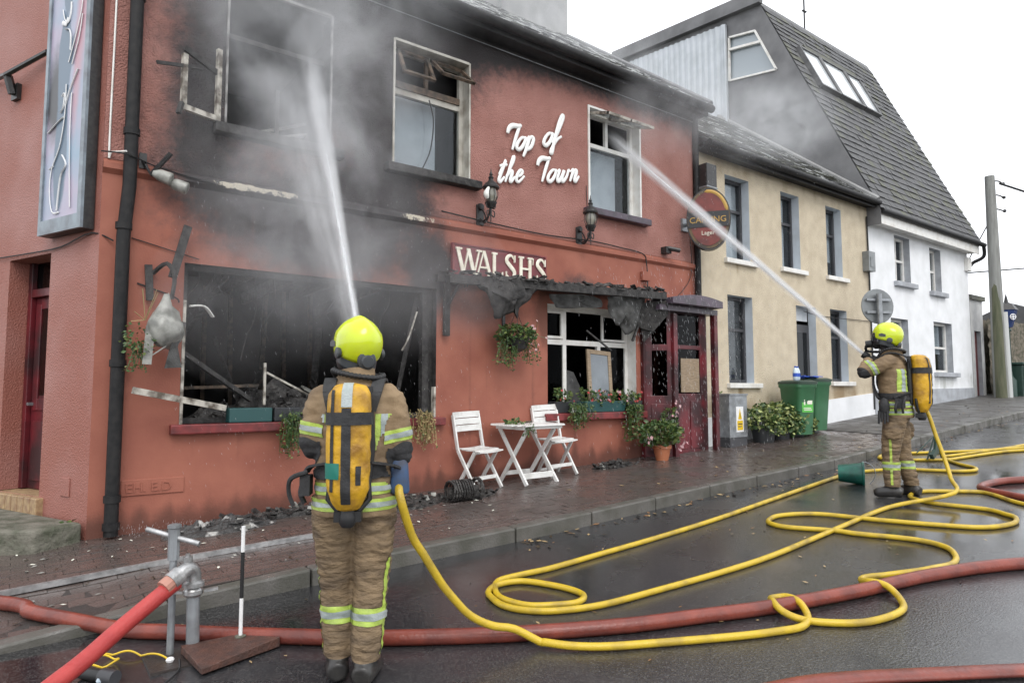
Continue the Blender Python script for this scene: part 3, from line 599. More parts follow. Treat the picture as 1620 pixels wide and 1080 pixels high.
b = B(); b.box(8.2, 13.95, -.2, .0, 5.40, 5.46); b.box(8.2, 13.95, -.21, -.18, 5.36, 5.5); O('soffit', b, M['pipe'], bh)
b = B(); b.tube([(8.2,-.27,5.46),(13.98,-.27,5.46)], .06, 8); O('gutter', b, M['pipe'], bh, smooth=50)
Lb = math.hypot(3.9, 3.9*.8); b = B(); b.add([(8.2,-.25,5.47),(13.98,-.25,5.47),(13.98,3.65,5.47+3.12),(8.2,3.65,8.59),(13.98,7.5,5.47),(8.2,7.5,5.47)], [(0,1,2,3),(3,2,4,5)])
rf = O('roof', b, M['lead'], bh, fix=False)
slates(rf, (8.22,-.29,5.47), (1,0,0), (0,1,.8), 5.75, Lb, .28, .2, [M['slate2'], M['slate2'], M['slate'], M['slate_sheen']], lift=.01, wob=.008)
b = B(); b.tube([(13.93,-.27,5.53),(13.93,3.65,8.66)], .06, 6); O('flashing', b, M['cementl'], rf)
b = B(); wire([(11.3,-.02,2.98),(12,-.02,2.93),(13.9,-.02,2.95)]); wire([(13.9,-.03,5.2),(13.92,-.03,3.4),(13.92,-.03,1.1)], .018); OS('cable', b, M['rubber'], bh)

# ---------------------------------------------------------------- white house under the tall mansard roof
wh = T('terraced_house', 'white rendered house under a tall grey slate mansard roof with strip skylights', 'house', (17, 0, 1.1))
ops = [(15.22,16.0,3.94,5.0), (17.08,17.72,3.88,4.95), (17.13,18.2,1.93,3.15), (14.9,15.75,1.95,3.1)]
wall_grid('front_wall', 14.0, 19.42, G, 5.15, ops, .1, M['whitewall'], wh, FR, wst)
b = B(); xa, xb = 14.0, 19.43; b.add([(xa,-.02,G(xa)-.2),(xb,-.02,G(xb)-.2),(xb,-.02,1.56),(xa,-.02,1.5),(xa,0.01,G(xa)-.2),(xb,0.01,G(xb)-.2),(xb,.01,1.56),(xa,.01,1.5)], [(0,1,2,3),(3,2,6,7),(0,3,7,4),(1,5,6,2)]); O('plinth', b, M['dado'], wh)
b = B(); b.quad((19.42,0,1),(19.42,8,1),(19.42,8,5.2),(19.42,0,5.2)); b.quad((14,8,1),(19.42,8,1),(19.42,8,11.6),(14,8,11.6)); O('end_wall', b, M['whitewall'], wh, fix=False)
for xa, xb, za, zb in ops:
    b = B(); y = .14; frame_box(b, xa, xb, za, zb, y, .06); b.box(xa+.06, xb-.06, y+.004, y+.05, (za+zb)/2-.025, (za+zb)/2+.025)
    if xb-xa < 1: b.box((xa+xb)/2-.02, (xa+xb)/2+.02, y+.006, y+.05, za+.06, zb-.06)
    f = O('window', b, M['white'], wh); b = B(); b.box(xa+.05, xb-.05, y+.03, y+.036, za+.05, zb-.05); O('pane', b, M['glass'], f)
    b = B(); back_room((xa,xb,za,zb), f); b.box(xa+.06, xb-.2, y+.085, y+.09, za+.06+(.4 if xa > 17.1 else 0), zb-.06); O('blind', b, M['pale'], f)
    b = B(); b.box(xa-.1, xb+.15, -.1, .13, za-.11, za-.002); O('sill', b, M['dado'], f, bevel=.01); reveal('reveal', (xa,xb,za,zb), .15, M['dado'], f)
b = B(); b.box(14.02, 19.5, -.22, .0, 5.08, 5.26); b.box(14.0, 19.52, -.25, -.22, 5.04, 5.28); O('fascia', b, M['white'], wh)
b = B(); b.tube([(14.0,-.3,5.3),(19.75,-.3,5.3)], .06, 8); b.tube(curve([(19.7,-.3,5.27),(19.72,-.28,5.0),(19.55,-.1,4.85),(19.46,-.05,4.75)], 5), .045, 8); O('gutter', b, M['pipe'], wh, smooth=50)
y0, z0, y1, z1 = -.3, 5.3, 2.43, 11.24; XR = 19.64; dv = V((0, y1-y0, z1-z0)); Lm = dv.length; dv.normalize(); nv = V((1,0,0)).cross(dv)
SK = [(14.62, 15.5), (15.58, 16.74), (16.82, 17.62)]
b = B(); b.add([(14,y0,z0),(XR,y0,z0),(XR,y1,z1),(14,y1,z1),(14,8.2,11.82),(XR,8.2,11.82)], [(0,1,2,3),(3,2,5,4)])
b.add([(XR,0,5.2),(XR,8.2,5.2),(XR,8.2,11.82),(XR,y1,z1),(XR,y0,z0)], [(0,1,2,3,4)])
rf = O('roof', b, M['lead'], wh, fix=False)
def inwin(s, t): return any(a-14-.1 < s < c-14+.1 for a, c in SK) and 3.78 < t < 5.12
slates(rf, (14.0,y0,z0), (1,0,0), dv, XR-14, Lm, .26, .205, [M['slate'], M['slate'], M['slate'], M['slate3'], M['slate2']], parts=300, lift=.007, wob=.008, skip=inwin)
for a, c in SK:
    b = B(); P = lambda x, t, h: V((x, y0, z0)) + dv*t + nv*h
    for p, q in (((a,3.8),(a,5.1)), ((c,3.8),(c,5.1)), ((a,3.8),(c,3.8)), ((a,5.1),(c,5.1))): b.bar(P(*p,.05), P(*q,.05), .055, .12, nv)
    f = O('skylight', b, M['lead'], rf); b = B(); b.quad(P(a,3.8,.07),P(c,3.8,.07),P(c,5.1,.07),P(a,5.1,.07)); O('glazing', b, mat('skylight_glass', (.55,.58,.60), .08, spec=1), f, fix=False)
b = B(); b.bar(P(14.9,5.18,.06), P(17.5,5.18,.06), .16, .1, nv); O('flashing', b, M['slate2'], rf)
PX = lambda y, z: V((13.97, y, z))                          # gable end seen above the beige roof
def gl(y): return z0 + (y-y0)*(z1-z0)/(y1-y0)
WN = [(3.28,10.64),(2.53,10.49),(1.98,9.27),(3.3,9.49)]
b = B(); yz = [(-.3,5.0),(y0,z0),(y1,z1),(8.2,11.82),(8.2,5)]
out = [PX(*q) for q in yz]; wn = [PX(*q) for q in WN]
b.add(out + wn, [(1,2,5+1,5+2),(2,3,5+0,5+1),(3,4,5+3,5+0),(4,0,5+3),(0,1,5+2,5+3)])
O('gable_wall', b, M['cement'], wh, fix=False)
b = B()
for i in range(4): b.bar(wn[i] + V((-.01,0,0)), wn[(i+1) % 4] + V((-.01,0,0)), .045, .06, (1,0,0))
b.bar(PX(3.27,10.31) + V((-.01,0,0)), PX(2.36,10.14) + V((-.01,0,0)), .06, .08, (1,0,0))
f = O('gable_window', b, M['white'], wh); b = B(); b.add([p + V((.05,0,0)) for p in wn], [(0,1,2,3)]); O('pane', b, mat('gable_glass', (.30,.34,.37), .1, spec=.8), f, fix=False)
b = B(); n = 0; y = 3.38; vs = []                           # corrugated cladding
prof = [0, .035, .035, 0]; k = 0
while y < 7.2:
    t = (y - 3.38)/(7.2-3.38); zt = 11.04 + .4*t; zb = 8.2
    vs += [(13.93 - prof[k % 4], y, zb), (13.93 - prof[k % 4], y, zt)]; y += .05 if k % 2 else .045; k += 1
b.add(vs, [(2*i, 2*i+2, 2*i+3, 2*i+1) for i in range(k-1)]); b.box(13.86, 13.94, 3.33, 3.38, 8.2, 11.0); O('cladding', b, M['clad'], wh, fix=False)
b = B(); b.bar((13.9,2.3,11.27), (13.9,7.4,11.77), .16, .34); O('barge_board', b, M['cement'], wh)
def aerial(x, y, z, h, lab, arms=0):
    t = T('aerial', lab, 'aerial', (x, y, z)); b = B(); b.tube([(x,y,z-.3),(x,y,z+h)], .022, 6); O('mast', b, M['pipe'], t)
    b = B(); b.tube([(x-.08,y,z+h*.55),(x+.1,y,z+h*.56)], .03, 5)
    for i in range(arms): b.tube([(x-.25,y,z+h*.9-i*.2),(x+.3,y,z+h*.9-i*.2)], .012, 5)
    O('bracket', b, M['pipe'], t)
aerial(17.0, 2.9, 11.2, 1.9, 'tall thin aerial mast rising behind the peak of the mansard roof'); 
aerial(14.6, 7.5, 11.7, .7, 'short stub aerial at the back end of the flat mansard roof'); aerial(8.9, 5.0, 9.2, 1.5, 'thin aerial beside the chimney above the beige house roof')
b = B(); b.tube([(16.9,3.3,11.2),(17.5,3.3,11.9)], .018, 5); b.tube([(16.9,3.3,11.2),(16.9,3.3,10.8)], .018, 5); O('roof_stay', b, M['pipe'], label='slanting thin rod sticking up beside the tall aerial mast', cat='rod')

# ---------------------------------------------------------------- beyond the white house
an = T('annexe', 'low pale stone annexe with a dark red door beside the white house', 'building', (19.8, 0, 1.4))
wall_grid('front_wall', 19.44, 20.3, G, 3.9, [(19.66,20.1,1.3,3.06)], .2, mat('annexe_stone', (.55,.55,.54), .8, (.45,.45,.45), scale=4), an, FR)
b = B(); b.box(19.66, 20.1, .1, .15, 1.2, 3.06); O('door', b, mat('brown_door', (.13,.03,.03), .45), an); reveal('reveal', (19.66,20.1,1.3,3.06), .12, M['dado'], an)
b = B(); b.box(19.43, 20.36, -.06, 3, 3.88, 4.0); b.add([(19.44,-.06,4.0),(20.36,-.06,4.0),(20.36,3,4.9),(19.44,3,4.9)], [(0,1,2,3)]); O('roof', b, M['slate2'], an); b = B(); b.quad((20.3,0,1),(20.3,3,1),(20.3,3,4),(20.3,0,4)); O('end_wall', b, M['dado'], an, fix=False)
def rough_wall(name, lab, p0, p1, h, z0, m, th=.4, parent=None):
    d = V(p1) - V(p0); L = d.length; d.normalize(); n = V((d.y,-d.x,0)); b = B(); nx, nz = max(2, int(L/.12)), max(2, int(h/.12)); vs = []
    for k in range(nz+1):
        for i in range(nx+1):
            p = V(p0) + d*L*i/nx; q = noise.noise(V((i*.6, k*.8, L)))*.07; vs.append(p + n*(th/2 + q) + V((0,0,z0 + h*k/nz + (noise.noise(V((i*.5,9,L)))*.12 if k == nz else 0))))
    b.add(vs, [(k*(nx+1)+i, k*(nx+1)+i+1, (k+1)*(nx+1)+i+1, (k+1)*(nx+1)+i) for k in range(nz) for i in range(nx)])
    p, q = V(p0), V(p1); b.bar((p.x-n.x*.1,p.y-n.y*.1,z0+h/2), (q.x-n.x*.1,q.y-n.y*.1,z0+h/2), th*.6, h*.97); return O(name, b, m, label=lab, cat='wall', smooth=50)
rough_wall('stone_wall', 'ivy grown rubble stone wall behind the utility pole', (20.32,.1,0), (23.4,.1,0), 2.2, 1.25, M['ivy'])
rough_wall('stone_wall', 'grey rubble boundary wall closing the street at the right edge', (30,2.6,0), (30,-9,0), 1.75, 1.6, M['ivy'])
fh = T('far_house', 'small slate roofed house with pots on its stone chimney behind the annexe', 'house', (24, 3, 1.7))
b = B(); b.box(20.6, 24.2, 1.2, 5.4, 1.2, 3.4); O('wall', b, M['farw'], fh); b = B(); b.prism([(.95,3.35),(3.3,4.6),(5.6,3.35)], (20.5,0,0), (0,1,0), (0,0,1), (3.8,0,0)); rf = O('roof', b, M['slate2'], fh)
b = B(); b.box(22.0, 22.7, 1.6, 2.5, 3.7, 5.0); b.box(21.95, 22.75, 1.55, 2.55, 4.92, 5.05); ch = O('chimney', b, M['stone'], rf)
for k in range(3): b = B(); b.lathe([(.08,5.05),(.09,5.15),(.06,5.27)], 8, (22.15+k*.2,2.05,0)); O('chimney_pot', b, M['terra_pot'], rf)
b = B(); b.tube([(23.0,1.8,3.8),(23.0,1.8,5.4)], .02, 5); O('aerial', b, M['pipe'], rf)
fh2 = T('far_house', 'distant cream gabled house past the blue lamp at the right edge', 'house', (33, 3, 2.1))
b = B(); b.box(31.5, 37, .3, 5, 1.8, 3.9); O('wall', b, mat('cream_far', (.62,.55,.42), .8), fh2); b = B(); b.prism([(.1,3.85),(2.6,5.0),(5.2,3.85)], (31.3,0,0), (0,1,0), (0,0,1), (6,0,0)); O('roof', b, M['slate'], fh2)
b = B(); b.box(31.44, 31.5, .6, 1.2, 2.9, 3.7); f = O('window', b, M['white'], fh2); b = B(); b.box(31.42, 31.44, .66, 1.14, 2.96, 3.64); O('pane', b, M['glass'], f)
# utility poles, wires, lamps
def utility(x, y, z0, z1, r0, r1, lab, conduit=True):
    t = T('utility_pole', lab, 'pole', (x, y, z0)); b = B(); b.tube([(x,y,z0-.3),(x-.02,y,(z0+z1)/2),(x-.03,y,z1)], [r0,(r0+r1)/2,r1], 10); O('shaft', b, M['pole'] if conduit else M['timber'], t, smooth=60)
    if conduit:
        b = B(); b.tube([(x+.13,y-.12,z0-.1),(x+.05,y-.12,z0+2.15)], .09, 8); O('conduit', b, M['pvc'], t, smooth=60)
        b = B(); b.tube([(x-.16,y-.05,z0-.2),(x-.12,y-.03,z0+1.9),(x-.08,y,z0+3.0)], [.13,.11,.07], 8); O('timber_stay', b, M['timber'], t, smooth=60)
    b = B()
    for k in range(3): b.tube(curve([(x,y,z1-.12-k*.35),(x+.25,y-.1,z1-.1-k*.38),(x+.42,y-.15,z1-.16-k*.36)], 4), .02, 6); b.ball((x+.44,y-.15,z1-.15-k*.36), .05, n=6)
    O('insulator_arm', b, M['black'], t)
utility(19.6, -.55, 1.34, 7.05, .17, .11, 'tall grey utility pole with side conduit standing in front of the ivy wall'); utility(33, -3.0, 2.0, 5.6, .14, .11, 'short distant wooden pole beyond the boundary wall at the right edge', False)
b = B(); b.tube(curve([(19.9,-.65,6.9),(21,-2.5,5.9),(23,-5.5,5.1)], 6), .028, 5); O('overhead_cable', b, M['rubber'], label='thick cable sagging down to the right from the utility pole top', cat='cable')
b = B(); b.tube(curve([(19.5,.3,4.6),(23,-1.2,5.0),(28,-4,5.5)], 6), .02, 5); O('overhead_cable', b, M['rubber'], label='thin cable running right from the white house corner', cat='cable')
b = B(); b.tube([(22.7,1.6,4.5),(19.6,-.5,5.9)], .015, 5); O('overhead_cable', b, M['rubber'], label='short cable from the far chimney up to the utility pole', cat='cable')
t = T('street_lamp', 'dark green lamp post carrying a blue glass lantern with white emblem', 'lamp', (20.05, -.62, 1.4)); x, y = 20.05, -.62
b = B(); b.lathe([(.14,1.2),(.14,1.75),(.07,1.85),(.05,2.0),(.05,3.0),(.09,3.05),(.05,3.12)], 10, (x,y,0)); O('post', b, M['cab'], t, smooth=50)
b = B(); b.lathe([(.11,3.12),(.23,3.55),(.24,3.58)], 6, (x,y,0)); ln = O('lantern', b, M['bluel'], t)
b = B(); b.lathe([(.26,3.57),(.16,3.72),(.05,3.78),(.03,3.9),(.005,4.0)], 6, (x,y,0)); O('finial', b, M['black'], t)
b = B(); R = Matrix.Rotation(math.radians(-37), 3, 'Z'); b.obox(V((x,y,3.38)) + R @ V((0,-.21,0)), .16, .02, .02, R); b.obox(V((x,y,3.38)) + R @ V((0,-.21,0)), .02, .022, .16, R); b.tube([V((x,y,3.38)) + R @ V((.07*math.cos(a),-.21,.07*math.sin(a))) for a in np.linspace(0, 2*PI, 13)], .012, 5); O('emblem', b, M['white2'], t)
t = T('cabinet', 'dark green roadside cabinet at the foot of the blue lamp', 'cabinet', (20.45, -.7, 1.4)); b = B(); b.box(20.2, 20.8, -.85, -.45, 1.2, 2.15); b.box(20.16, 20.84, -.89, -.41, 2.15, 2.22); O('body', b, M['cab'], t, bevel=.02); b = B(); b.box(20.185, 20.199, -.83, -.47, 1.45, 2.1); b.box(20.23, 20.49, -.865, -.851, 1.45, 2.1); b.box(20.51, 20.77, -.865, -.851, 1.45, 2.1); O('door', b, M['cab'], t)
t = T('street_lantern', 'black lantern head of a lamp reaching in from the right edge', 'lamp', (21.9,-1.9,1.4)); x, y = 21.9, -1.9
b = B(); b.lathe([(.10,5.05),(.2,5.45),(.21,5.48)], 6, (x,y,0)); O('lantern', b, M['lampg'], t); b = B(); b.lathe([(.26,5.47),(.12,5.68),(.03,5.72),(.02,5.85)], 6, (x,y,0)); b.tube([(x,y,5.06),(x,y,4.9)], .05, 6); O('cap', b, M['black'], t); b = B(); b.tube([(x,y,1.3),(x,y,4.9)], [.09,.05], 8); O('post', b, M['black'], t, smooth=50)
# road sign seen from behind
t = T('road_sign', 'grey round road sign seen from behind on a steel post', 'sign', (12.75, -.75, .9)); x, y = 12.75, -.75
b = B(); b.tube([(x,y,.6),(x-.03,y,3.35)], .05, 10); O('post', b, M['galv'], t, smooth=50)
R = Matrix.Rotation(math.radians(-30), 3, 'Z') @ Matrix.Rotation(PI/2, 3, 'X'); b = B(); b.lathe([(.33,-.012),(.34,0),(.33,.012)], 28, (x+.04,y+.07,3.12), R); dk = O('sign_plate', b, M['signback'], t, smooth=30)
b = B(); 
for dz in (-.12,.12): b.obox((x+.01,y+.03,3.12+dz), .5, .03, .045, Matrix.Rotation(math.radians(-30), 3, 'Z'))
O('clamp', b, M['galv'], t)
# meter boxes
b = B(); b.box(13.7, 13.98, -.14, 0, 4.0, 4.42); b.box(13.76, 13.9, -.15, -.14, 4.08, 4.3); O('meter_box', b, M['signback'], bevel=.01, label='grey meter box on the seam between the beige and white houses', cat='box')
b = B(); b.box(8.14, 8.4, -.26, -.02, 4.74, 5.12); b.cur = 1; b.box(8.13, 8.41, -.27, 0, 4.72, 4.75); O('alarm_box', b, [M['black'], M['galv']], bevel=.01, label='dark grey box fixed to the wall above the oval bar sign', cat='box')
b = B(); b.box(19.2, 19.42, -.1, 0, 4.6, 4.95); O('alarm_box', b, M['white'], bevel=.01, label='small white alarm box under the gutter of the white house', cat='box')

# ---------------------------------------------------------------- signs
# serif letter strokes in unit boxes: list of (x0, y0, x1, y1, stroke width)
SER = {'W': [(.02,1,.28,0,.15),(.28,0,.50,1,.06),(.48,1,.74,0,.15),(.74,0,.97,1,.06),(-.06,.96,.2,.96,'s'),(.84,.96,1.08,.96,'s')],
 'A': [(.08,0,.42,1,.06),(.42,1,.80,0,.16),(.2,.33,.64,.33,.07),(-.04,.04,.2,.04,'s'),(.64,.04,.96,.04,'s')],
 'L': [(.2,0,.2,1,.17),(.05,.96,.38,.96,'s'),(.05,.04,.72,.04,'s'),(.70,.02,.70,.25,.06)],
 'H': [(.16,0,.16,1,.16),(.68,0,.68,1,.16),(.2,.5,.66,.5,.08),(.02,.96,.32,.96,'s'),(.02,.04,.32,.04,'s'),(.54,.96,.84,.96,'s'),(.54,.04,.84,.04,'s')]}
def serif(b, ch, o, u, v, d, H, Wd):
    o, u, v, d = V(o), V(u), V(v), V(d)
    if ch in SER:
        for k, (x0, y0, x1, y1, t) in enumerate(SER[ch]):
            dd = d*(1 + .06*k)
            if t == 's' or y0 == y1:
                h = .035 if t == 's' else t/2; b.prism([(x0*Wd,(y0-h)*H),(x1*Wd,(y0-h)*H),(x1*Wd,(y0+h)*H),(x0*Wd,(y0+h)*H)], o, u, v, dd)
            else: b.prism([((x0-t/2)*Wd,y0*H),((x0+t/2)*Wd,y0*H),((x1+t/2)*Wd,y1*H),((x1-t/2)*Wd,y1*H)], o, u, v, dd)
    elif ch == 'S':
        P = curve([(.60,.80,0),(.42,.97,0),(.20,.90,0),(.15,.72,0),(.38,.52,0),(.60,.32,0),(.55,.10,0),(.34,.02,0),(.10,.20,0)], 5)
        k = len(P); ws = [.03 + .065*math.sin(PI*i/(k-1)) for i in range(k)]
        b.tube([o + u*p.x*Wd + v*p.y*H + d*.6 for p in P], [q*H for q in ws], 8, flat=.3, fu=d)
        b.prism([(.57*Wd,.70*H),(.63*Wd,.70*H),(.64*Wd,.99*H),(.57*Wd,.99*H)], o, u, v, d*1.3); b.prism([(.07*Wd,.02*H),(.12*Wd,.02*H),(.13*Wd,.3*H),(.07*Wd,.3*H)], o, u, v, d*1.3)
    else: b.prism([(.05*Wd,.98*H),(.2*Wd,.98*H),(.10*Wd,.7*H),(.04*Wd,.7*H)], o, u, v, d)
t = T('name_sign', 'dark red name board with raised cream capital letters above the burnt awning', 'sign', (3.5, -.05, 2.85))
b = B(); b.box(3.54, 4.98, -.065, -.02, 2.83, 3.25); O('board', b, M['board'], t, bevel=.008); b = B(); frame_box(b, 3.545, 4.975, 2.835, 3.245, -.078, .018, .012); O('frame', b, M['sillred'], t)
x = 3.60
for ch, wd in (('W', .325), ('A', .265), ('L', .245), ('S', .26), ('H', .275), ("'", .10), ('S', .26)):
    b = B(); serif(b, ch, (x,-.064,2.885), (1,0,0), (0,0,1), (0,-.02,0), .31, wd); O('letter', b, M['letter'], t); x += wd*.83 if ch != "'" else .05
SCR = {'T': [[(-.05,.62),(-.02,.8),(.12,.9),(.4,.88),(.5,.92)], [(.46,.9),(.38,.55),(.30,.0)]], 'o': [[(.38,.42),(.22,.44),(.08,.28),(.05,.1),(.16,.0),(.30,.1),(.38,.3),(.36,.44),(.48,.36)]],
 'p': [[(.02,.28),(.14,.46),(.07,-.02),(.0,-.26)], [(.08,.26),(.22,.46),(.34,.38),(.30,.12),(.16,.0),(.06,.06)]], 'f': [[(-.02,.1),(.14,.3),(.34,.95),(.28,1.1),(.18,.8),(.10,.1),(.08,-.26),(.02,-.24),(.06,-.06),(.22,.2),(.40,.32)]],
 't': [[(.02,.3),(.22,.85),(.12,.4),(.06,.1),(.14,.0),(.3,.2)], [(-.02,.62),(.32,.68)]], 'h': [[(.0,.2),(.2,.8),(.18,1.0),(.10,.6),(.0,.0)], [(.04,.24),(.2,.44),(.26,.34),(.22,.08),(.28,.0),(.42,.2)]],
 'e': [[(.06,.2),(.26,.28),(.28,.42),(.16,.44),(.05,.24),(.08,.04),(.2,.0),(.42,.22)]], 'w': [[(.0,.36),(.1,.44),(.05,.1),(.14,.0),(.26,.2),(.32,.42),(.27,.1),(.36,.0),(.5,.2),(.54,.44),(.62,.36)]],
 'n': [[(.02,.36),(.12,.44),(.04,.0)], [(.06,.2),(.22,.44),(.30,.36),(.26,.06),(.34,.0),(.46,.2)]]}
t = T('script_sign', 'raised white brush script lettering on the terracotta wall between the upper windows', 'sign', (4.3, -.05, 4.1))
def script(word, x, z, h, adv, rise):
    for ch, a in zip(word, adv):
        b = B(); sc = h*(1.0 if ch != 'T' else .98)
        for st_ in SCR[ch]:
            P = curve([(px + py*.22, py, 0) for px, py in st_], 5); k = len(P)
            for base, off in ((0, 0),): b.tube([(x + p.x*sc, -.05, z + p.y*sc + rise*(p.x*sc)) for p in P], [(.064 if ch == 'T' and len(st_) == 5 else .047)*sc*(.75 + .5*math.sin(PI*i/(k-1))) *1.25 for i in range(k)], 8, flat=.6, fu=(0,1,0))
        O('letter', b, M['letterw'], t, smooth=60); x += a*h; z += rise*a*h
script('Top', 4.33, 4.54, .36, (.42, .42, .5), .24); script('of', 4.93, 4.73, .38, (.42, .3), .24)
script('the', 4.20, 4.10, .33, (.38, .46, .4), .2); script('Town', 4.82, 4.22, .36, (.50, .46, .66, .4), .2)
# hanging oval bar sign
t = T('bar_sign', 'oval red and black bar sign with gold rim hanging from a wall bracket', 'sign', (8.0, -.1, 4.2)); cx, cy, cz = 7.97, -.40, 4.13
th_ = math.radians(-54); ux = V((math.cos(th_), math.sin(th_), 0)); nx = V((-ux.y, ux.x, 0))*-1; RO = Matrix((ux, V((0,0,1)), nx)).transposed()
def oval(b, rx, rz, d0, d1, n=36): b.add([V((cx,cy,cz)) + RO @ V((rx*math.cos(2*PI*i/n), rz*math.sin(2*PI*i/n), d)) for d in (d0, d1) for i in range(n)], [tuple(reversed(range(n))), tuple(range(n, 2*n))] + [(i, (i+1) % n, n+(i+1) % n, n+i) for i in range(n)])
b = B(); oval(b, .33, .48, -.07, .07); O('case', b, M['ovalblk'], t, smooth=40)
b = B(); oval(b, .315, .46, .06, .076); O('rim', b, mat('oval_dark_gold', (.16,.10,.04), .45, (.05,.04,.03), scale=5), t); b = B(); oval(b, .275, .42, .07, .084); O('face', b, M['ovalred'], t)
b = B(); b.tube([V((cx,cy,cz)) + RO @ V((.285*math.cos(a), .43*math.sin(a), .08)) for a in np.linspace(.25, 1.75, 14)], [.004]+[.028]*12+[.004], 6, flat=.4, fu=tuple(nx)); O('gold_arc', b, M['gold'], t)
b = B(); b.add([V((cx,cy,cz)) + RO @ V(q) for q in ((-.30,-.13,.08),(.30,-.13,.08),(.30,.11,.08),(-.30,.11,.08),(-.30,-.13,.094),(.30,-.13,.094),(.30,.11,.094),(-.30,.11,.094))], [(3,2,1,0),(4,5,6,7),(0,1,5,4),(1,2,6,5),(2,3,7,6),(3,0,4,7)]); O('band', b, M['ovalblk'], t)
b = B(); text(b, 'CARLING', .13, V((cx,cy,cz)) + RO @ V((-.285,-.06,.098)), ux, (0,0,1), .006); O('lettering', b, M['gold'], t); b = B(); text(b, 'Lager', .09, V((cx,cy,cz)) + RO @ V((-.11,-.25,.09)), ux, (0,0,1), .006); O('lettering', b, M['letter'], t)
b = B(); b.tube([(7.86,0,4.1),(7.86,-.3,4.1)], .03, 8); b.box(7.78, 7.94, -.05, 0, 4.0, 4.2); O('bracket', b, M['galv'], t)
# tall panel sign on the side wall
t = T('panel_sign', 'tall narrow painted panel sign in a blue frame, smoke stained, on the side wall', 'sign', sp(.4, 2.9, 0))
def sx(b, s0, s1, o0, o1, z0, z1): return sbox(b, s0, s1, o0, o1, z0, z1)
q0, q1, zb, zt = .08, .80, 2.9, 6.3
b = B(); sx(b, q0, q1, .01, .10, zb, zt); O('case', b, M['black'], t)
mp_ = mat('panel_art', (.42,.36,.46), .35, (.26,.36,.46), scale=1.6, lo=.38, hi=.62)
overlay(mp_, 'smoke', (.045,.045,.05), 2.5, .2, .9, .35); overlay(mp_, 'shape', (.12,.17,.23), 2.0, .28, .46, .18); overlay(mp_, 'pinkish', (.46,.27,.32), 2.0, .35, .8, .25)
wall_grid('panel', q0+.03, q1-.03, lambda s: zb, zt-.03, [], .03, mp_, t, lambda s, z: sp(s, z, .108), dict(smoke=lambda s, z: 1.1*g2(s, z, .62, 4.15, .2, .42) + .25*g2(s, z, .66, 4.9, .1, .5), pinkish=lambda s, z: .75*g2(s, z, .22, 4.9, .16, .8)+.5*g2(s, z, .3, 4.0, .08, .7), shape=lambda s, z: 1.1*g2(s, z, .50, 4.55, .10, .36) + .85*g2(s, z, .50, 3.6, .12, .6) + 1.1*g2(s, z, .48, 5.12, .07, .12) + 1.0*g2(s + (z-4.7)*.45, z, .30, 4.7, .05, .25)), z0=zb+.03)
b = B(); 
for a in ((q0, q0+.06, zb, zt), (q1-.045, q1, zb, zt), (q0+.06, q1-.045, zb, zb+.13)): sx(b, a[0], a[1], .10, .125, a[2], a[3])
O('frame', b, mat('panel_frame', (.24,.29,.33), .4, (.12,.13,.15), scale=6), t)
def sshape(b, pts, o): b.prism([(p[0], p[1]) for p in pts], sp(0,0,o), tuple(SD), (0,0,1), tuple(SN*.004))
b = B()
for pts in ([(.56,4.98),(.52,4.88),(.46,4.84),(.42,4.92),(.42,5.02)], [(.50,4.78),(.43,4.76),(.40,4.68),(.40,4.56)], [(.42,4.45),(.30,4.72),(.24,4.9),(.23,5.0)], [(.36,4.42),(.26,4.65),(.22,4.85)], [(.44,4.25),(.44,3.98),(.50,3.7),(.62,3.5),(.64,3.3),(.58,3.1),(.46,3.08)], [(.34,4.15),(.34,3.85),(.32,3.5),(.28,3.1)], [(.25,4.35),(.36,4.2),(.44,4.05)], [(.45,3.6),(.38,3.5),(.46,3.4),(.50,3.1)], [(.72,3.85),(.56,3.92),(.46,3.95)], [(.50,4.15),(.46,4.17),(.47,4.05),(.52,4.0)], [(.66,3.5),(.6,3.52)]):
    b.tube([sp(p.x, p.y, .116) for p in curve([(q[0], q[1], 0) for q in pts], 5)], .009, 5, flat=.5)
b.tube([sp(.25,5.06,.115), sp(.19,5.12,.115)], .03, 8, flat=.3, fu=tuple(SN)); b.tube([sp(.56,4.86,.115), sp(.50,4.83,.115), sp(.46,4.88,.115)], .022, 8, flat=.3, fu=tuple(SN))
OS('painted_line', b, M['white2'], t)
t = T('wall_bracket', 'black iron cable bracket on the side wall left of the panel sign', 'bracket', sp(1.5, 4.6)); b = B(); b.tube([sp(2.2,4.72,.03),sp(1.6,4.62,.12),sp(.95,4.72,.05)], .025, 6); b.tube([sp(1.6,4.62,.1),sp(1.6,4.45,.05)], .04, 6); O('arm', b, M['black'], t); b = B(); sbox(b, 1.54, 1.66, 0, .04, 4.4, 4.56); O('plate', b, M['black'], t)
# floodlight / camera on the string course
t = T('floodlight', 'small grey twin floodlight on a bent bracket right of the drainpipe', 'light', (.42, -.1, 3.4)); b = B(); b.tube([(.30,-.05,3.55),(.36,-.12,3.42),(.50,-.2,3.62)], .022, 6); b.box(.27, .33, -.06, -.01, 3.48, 3.62); O('bracket', b, M['black'], t)
for xx, zz in ((.43,3.42), (.56,3.36)): b = B(); b.lathe([(.03,-.06),(.055,0),(.06,.09),(.05,.1)], 10, (xx,-.14,zz), Matrix.Rotation(1.9, 3, 'Y') @ Matrix.Rotation(.3, 3, 'X')); O('lamp_head', b, M['plastic'], t, smooth=40)
b = B(); b.box(7.3, 7.42, -.12, -.01, 3.58, 3.68); b.tube([(7.36,-.1,3.66),(7.5,-.22,3.62)], .035, 8); O('wall_camera', b, M['black'], label='small dark camera on the wall under the right upper window', cat='camera')

